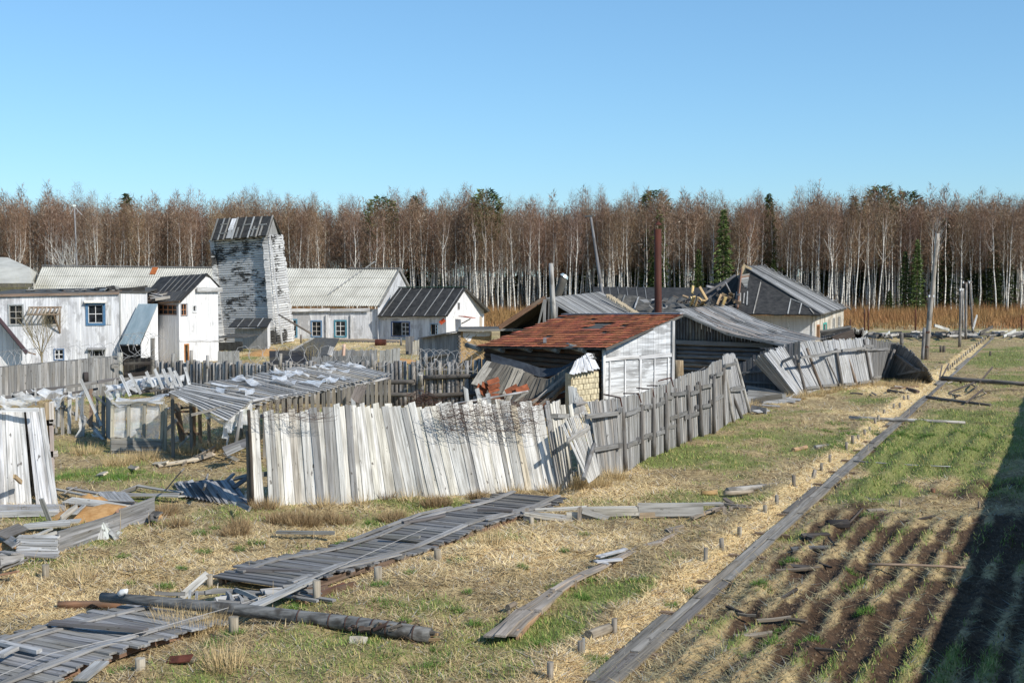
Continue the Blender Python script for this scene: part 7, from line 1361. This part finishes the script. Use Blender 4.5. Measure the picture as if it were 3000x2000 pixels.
tp('left and nearest of three thin grey poles near the end of the path', 2811, 1016, 2816, 851, .13, (.3, .28, .26)); tp('middle pole with crossarm of the three thin poles', 2829, 994, 2831, 829, .12, (.32, .3, .28), True); tp('right dark pole of the three thin poles', 2851, 985, 2841, 828, .12, (.2, .18, .16))
o = T('short_post', 'short grey post standing alone beyond the fanned fence', 'post', A(2642, 1011)); log(o, A(2642, 1011), B(2641, 974, A(2642, 1011).y), .16, .15, [(.2, .19, .18)], 'post')
for x, y0, y1, lab in ((2533, 968, 905, 'left of two thin rusty posts before the brushwood'), (2544, 968, 903, 'right of two thin rusty posts before the brushwood'), (2682, 968, 905, 'single thin rusty post before the brushwood left of the utility pole'), (2993, 970, 922, 'rusty post at the right edge before the brushwood'), (2491, 960, 935, 'short thin rusty post right of the collapsed house'), (2822, 980, 845, 'thin birch white pole behind the three poles')):
    g = A(x, max(y0, 968)); q_ = log(None, g, B(x, y1, g.y), .09, .08, [(.13, .05, .03)] if 'rusty' in lab else [(.5, .48, .44)], 'rusty_post', 6); tagit(q_, lab, 'post')
mt = T('thin_mast', 'tall thin leaning mast with a small lamp head behind the open dark shed', 'mast', XY(1769, 92) + (0,)); log(mt, B(1770, 900, 92), B(1731, 635, 92), .14, .09, [(.26, .26, .27)], 'shaft', 8); board(mt, B(1714, 634, 92), B(1736, 632, 92), V((0, 0, 1)), .14, .2, [(.12, .12, .12)], 'lamp_head'); m = M(); m.tube([B(1714, 636, 92), B(1724, 645, 92)], .04, 5); m.tube([B(1730, 640, 92), B(1722, 650, 92)], .03, 5); m.build('bracket', MWIRER, mt)
lm = T('lattice_light_pole', 'thin grey light pole with white lamp in front of the forest at the left', 'lamp post', XY(229, 135) + (0,)); log(lm, B(230, 900, 135), B(218, 606, 135), .1, .06, [(.3, .3, .31)], 'shaft', 7); m = M(); p = B(216, 604, 135); m.tube([p - V((.2, 0, 0)), p, p + V((.2, 0, .05))], [.08, .16, .08], 8); m.build('lamp', MFRAME, lm, color=(.7, .75, .7)); 
m = M(); m.tube([B(217, 606, 135), B(205, 628, 135)], .04, 5); m.tube([B(218, 606, 135), B(240, 630, 135)], .04, 5); m.build('stay', MWIRE, lm)
wpost = T('grey_round_post', 'grey round post standing in front of the open dark shed', 'post', XY(1618, 66) + (0,)); log(wpost, B(1622, 935, 66), B(1614, 771, 66), .15, .12, [(.38, .37, .35)], 'post', 10)
sp3 = T('slanted_stove_pipe', 'dark slanted wooden duct with blue metal cap above the open shed', 'pipe', B(1630, 880, 84)); log(sp3, B(1628, 880, 84), B(1652, 812, 84), .3, .3, [(.09, .09, .08)], 'duct', 8); m = M(); m.tube([B(1652, 812, 84), B(1657, 805, 84)], [.32, .22], 10); m.build('cap', MMETAL, sp3)
# far debris line
fd = T('far_debris_line', 'long line of broken grey planks lying before the brushwood', 'debris', A(2750, 975))
for i in range(120):
    x = R.uniform(2490, 3040); y = 982 + R.uniform(-9, 7) - (x > 2650) * 2; L = R.uniform(8, 55); board(fd, A(x, y, R.uniform(.05, .35)), A(x + L, y + R.uniform(-4, 4), R.uniform(.05, .4)), V((0, .5, 1)), R.uniform(.1, .3), .06, [(.2, .19, .18), (.3, .28, .26), (.42, .4, .37), (.1, .09, .08)], 'debris_board', .05, .2)
for x0, y0, x1, y1, c_ in ((2738, 953, 2780, 966, 0), (2872, 975, 2908, 957, 1), (2850, 965, 2862, 925, 0), (2845, 980, 2868, 1000, 0), (2862, 985, 2872, 975, 0), (2530, 985, 2540, 972, 0), (2595, 985, 2606, 973, 0), (2940, 985, 2975, 968, 0)): board(fd, B(x0, y0, 118), B(x1, y1, 120), V((0, 0, 1)), .25, .1, [[(.6, .6, .57)], [(.1, .09, .08)]][c_], 'debris_board')
tpn = T('tipped_dark_panel', 'dark ribbed panel and splintered stump beyond the fanned fence', 'panel', B(2440, 1000, 85))
for i in range(14): u = i / 13; board(tpn, B(2406 + 80 * u, 998 - 22 * u, 84), B(2406 + 86 * u, 968 - 12 * u, 85), V((1, 0, 0)), .12, .06, [(.1, .1, .1), (.06, .06, .06)], 'rib')
board(tpn, B(2405, 985, 84.4), B(2490, 968, 84.4), V((0, 0, 1)), .7, .05, [(.05, .05, .05)], 'backing'); board(tpn, B(2440, 995, 83), B(2500, 975, 83), V((0, 0, 1)), .5, .3, [(.1, .08, .07)], 'block'); board(tpn, B(2405, 970, 83.8), B(2492, 956, 83.8), V((0, 0, 1)), .1, .06, [(.2, .2, .2)], 'frame')
for i in range(9): board(tpn, B(2504 + i * 2.5, 995, 83), B(2500 + i * 4, 962 + R.uniform(-4, 10), 83), V((1, 0, 0)), .14, .08, [(.5, .49, .46), (.38, .36, .33)], 'splinter')

# ---- bare trees and bushes in the settlement
MBR = mk_plain('branch_bark', (.2, .17, .11), (.33, .28, .17), 5)
def bare(name, label, px, py, Y, top, spread, seed, r0=.09, n=9, depth=3, cat='tree', trunkh=.35, mat=None):
    r = random.Random(seed); g = B(px, py, Y); g.z = 0; H = B(px, top, Y).z; o = T(name, label, cat, g); m = M(); tw = M()
    def br(p, d, L, rad, k):
        q = p + d * L * .5 + V((r.uniform(-.05, .05), r.uniform(-.05, .05), 0)) * L; e = q + (d + V((r.uniform(-.2, .2), r.uniform(-.2, .2), .12))).normalized() * L * .5
        (m if k > depth - 2 else tw).tube([p, q, e], [rad, rad * .8, rad * .5], 5 if k > 1 else 3, False)
        if k <= 0: return
        for _ in range(r.randint(3, 5)):
            dd = (d + V((r.uniform(-1, 1), r.uniform(-1, 1), r.uniform(-.1, .8))) * .75).normalized(); b0 = q.lerp(e, r.uniform(-.3, 1)); br(b0, dd, L * r.uniform(.5, .75), rad * .45, k - 1)
    if trunkh: m.tube([g, V((g.x + .05, g.y, H * trunkh))], [r0, r0 * .8], 7, False)
    for i in range(n):
        a = 6.283 * i / n + r.uniform(-.3, .3); d = V((math.cos(a) * spread, math.sin(a) * spread, 1)).normalized(); br(V((g.x, g.y, H * trunkh * r.uniform(.7, 1))), d, (H * (1 - trunkh)) * .55, r0 * .4, depth)
    m.build('trunk', mat or MBR, o); tw.build('branches', mat or MBR, o)
bare('bare_tree', 'small bare tree in front of the two storey house', 122, 1080, 76, 880, .55, 3, .07, 8, 3, trunkh=.3)
bare('bare_bush', 'bare bush before the sunken cellar roof', 912, 1060, 80, 975, .45, 5, .04, 8, 3, 'bush', .1); bare('bare_bush', 'low bare bush at the foot of the log tower', 842, 1035, 96, 1000, .9, 6, .03, 9, 2, 'bush', .05)
bare('bare_bush', 'tall thin yellowish bush at the left of the long barrack', 105, 930, 100, 800, .5, 8, .03, 10, 3, 'bush', .05, mk_plain('willow_bark', (.4, .36, .17), (.5, .45, .25), 5)); bare('bare_bush', 'wide yellowish bush in front of the far left house', 40, 930, 100, 815, .7, 9, .03, 10, 3, 'bush', .05, bpy.data.materials['willow_bark'])
wb = mk_plain('pale_bark', (.55, .53, .48), (.66, .64, .58), 3)
bare('white_birch', 'broad many stemmed white birch standing before the forest beyond the stair block', 208, 915, 178, 690, .35, 12, .14, 5, 3, trunkh=.3, mat=wb)
bare('white_birch', 'broad crowned white birch behind the top of the tall utility pole', 2737, 915, 186, 610, .2, 21, .09, 3, 2, trunkh=.55, mat=wb)
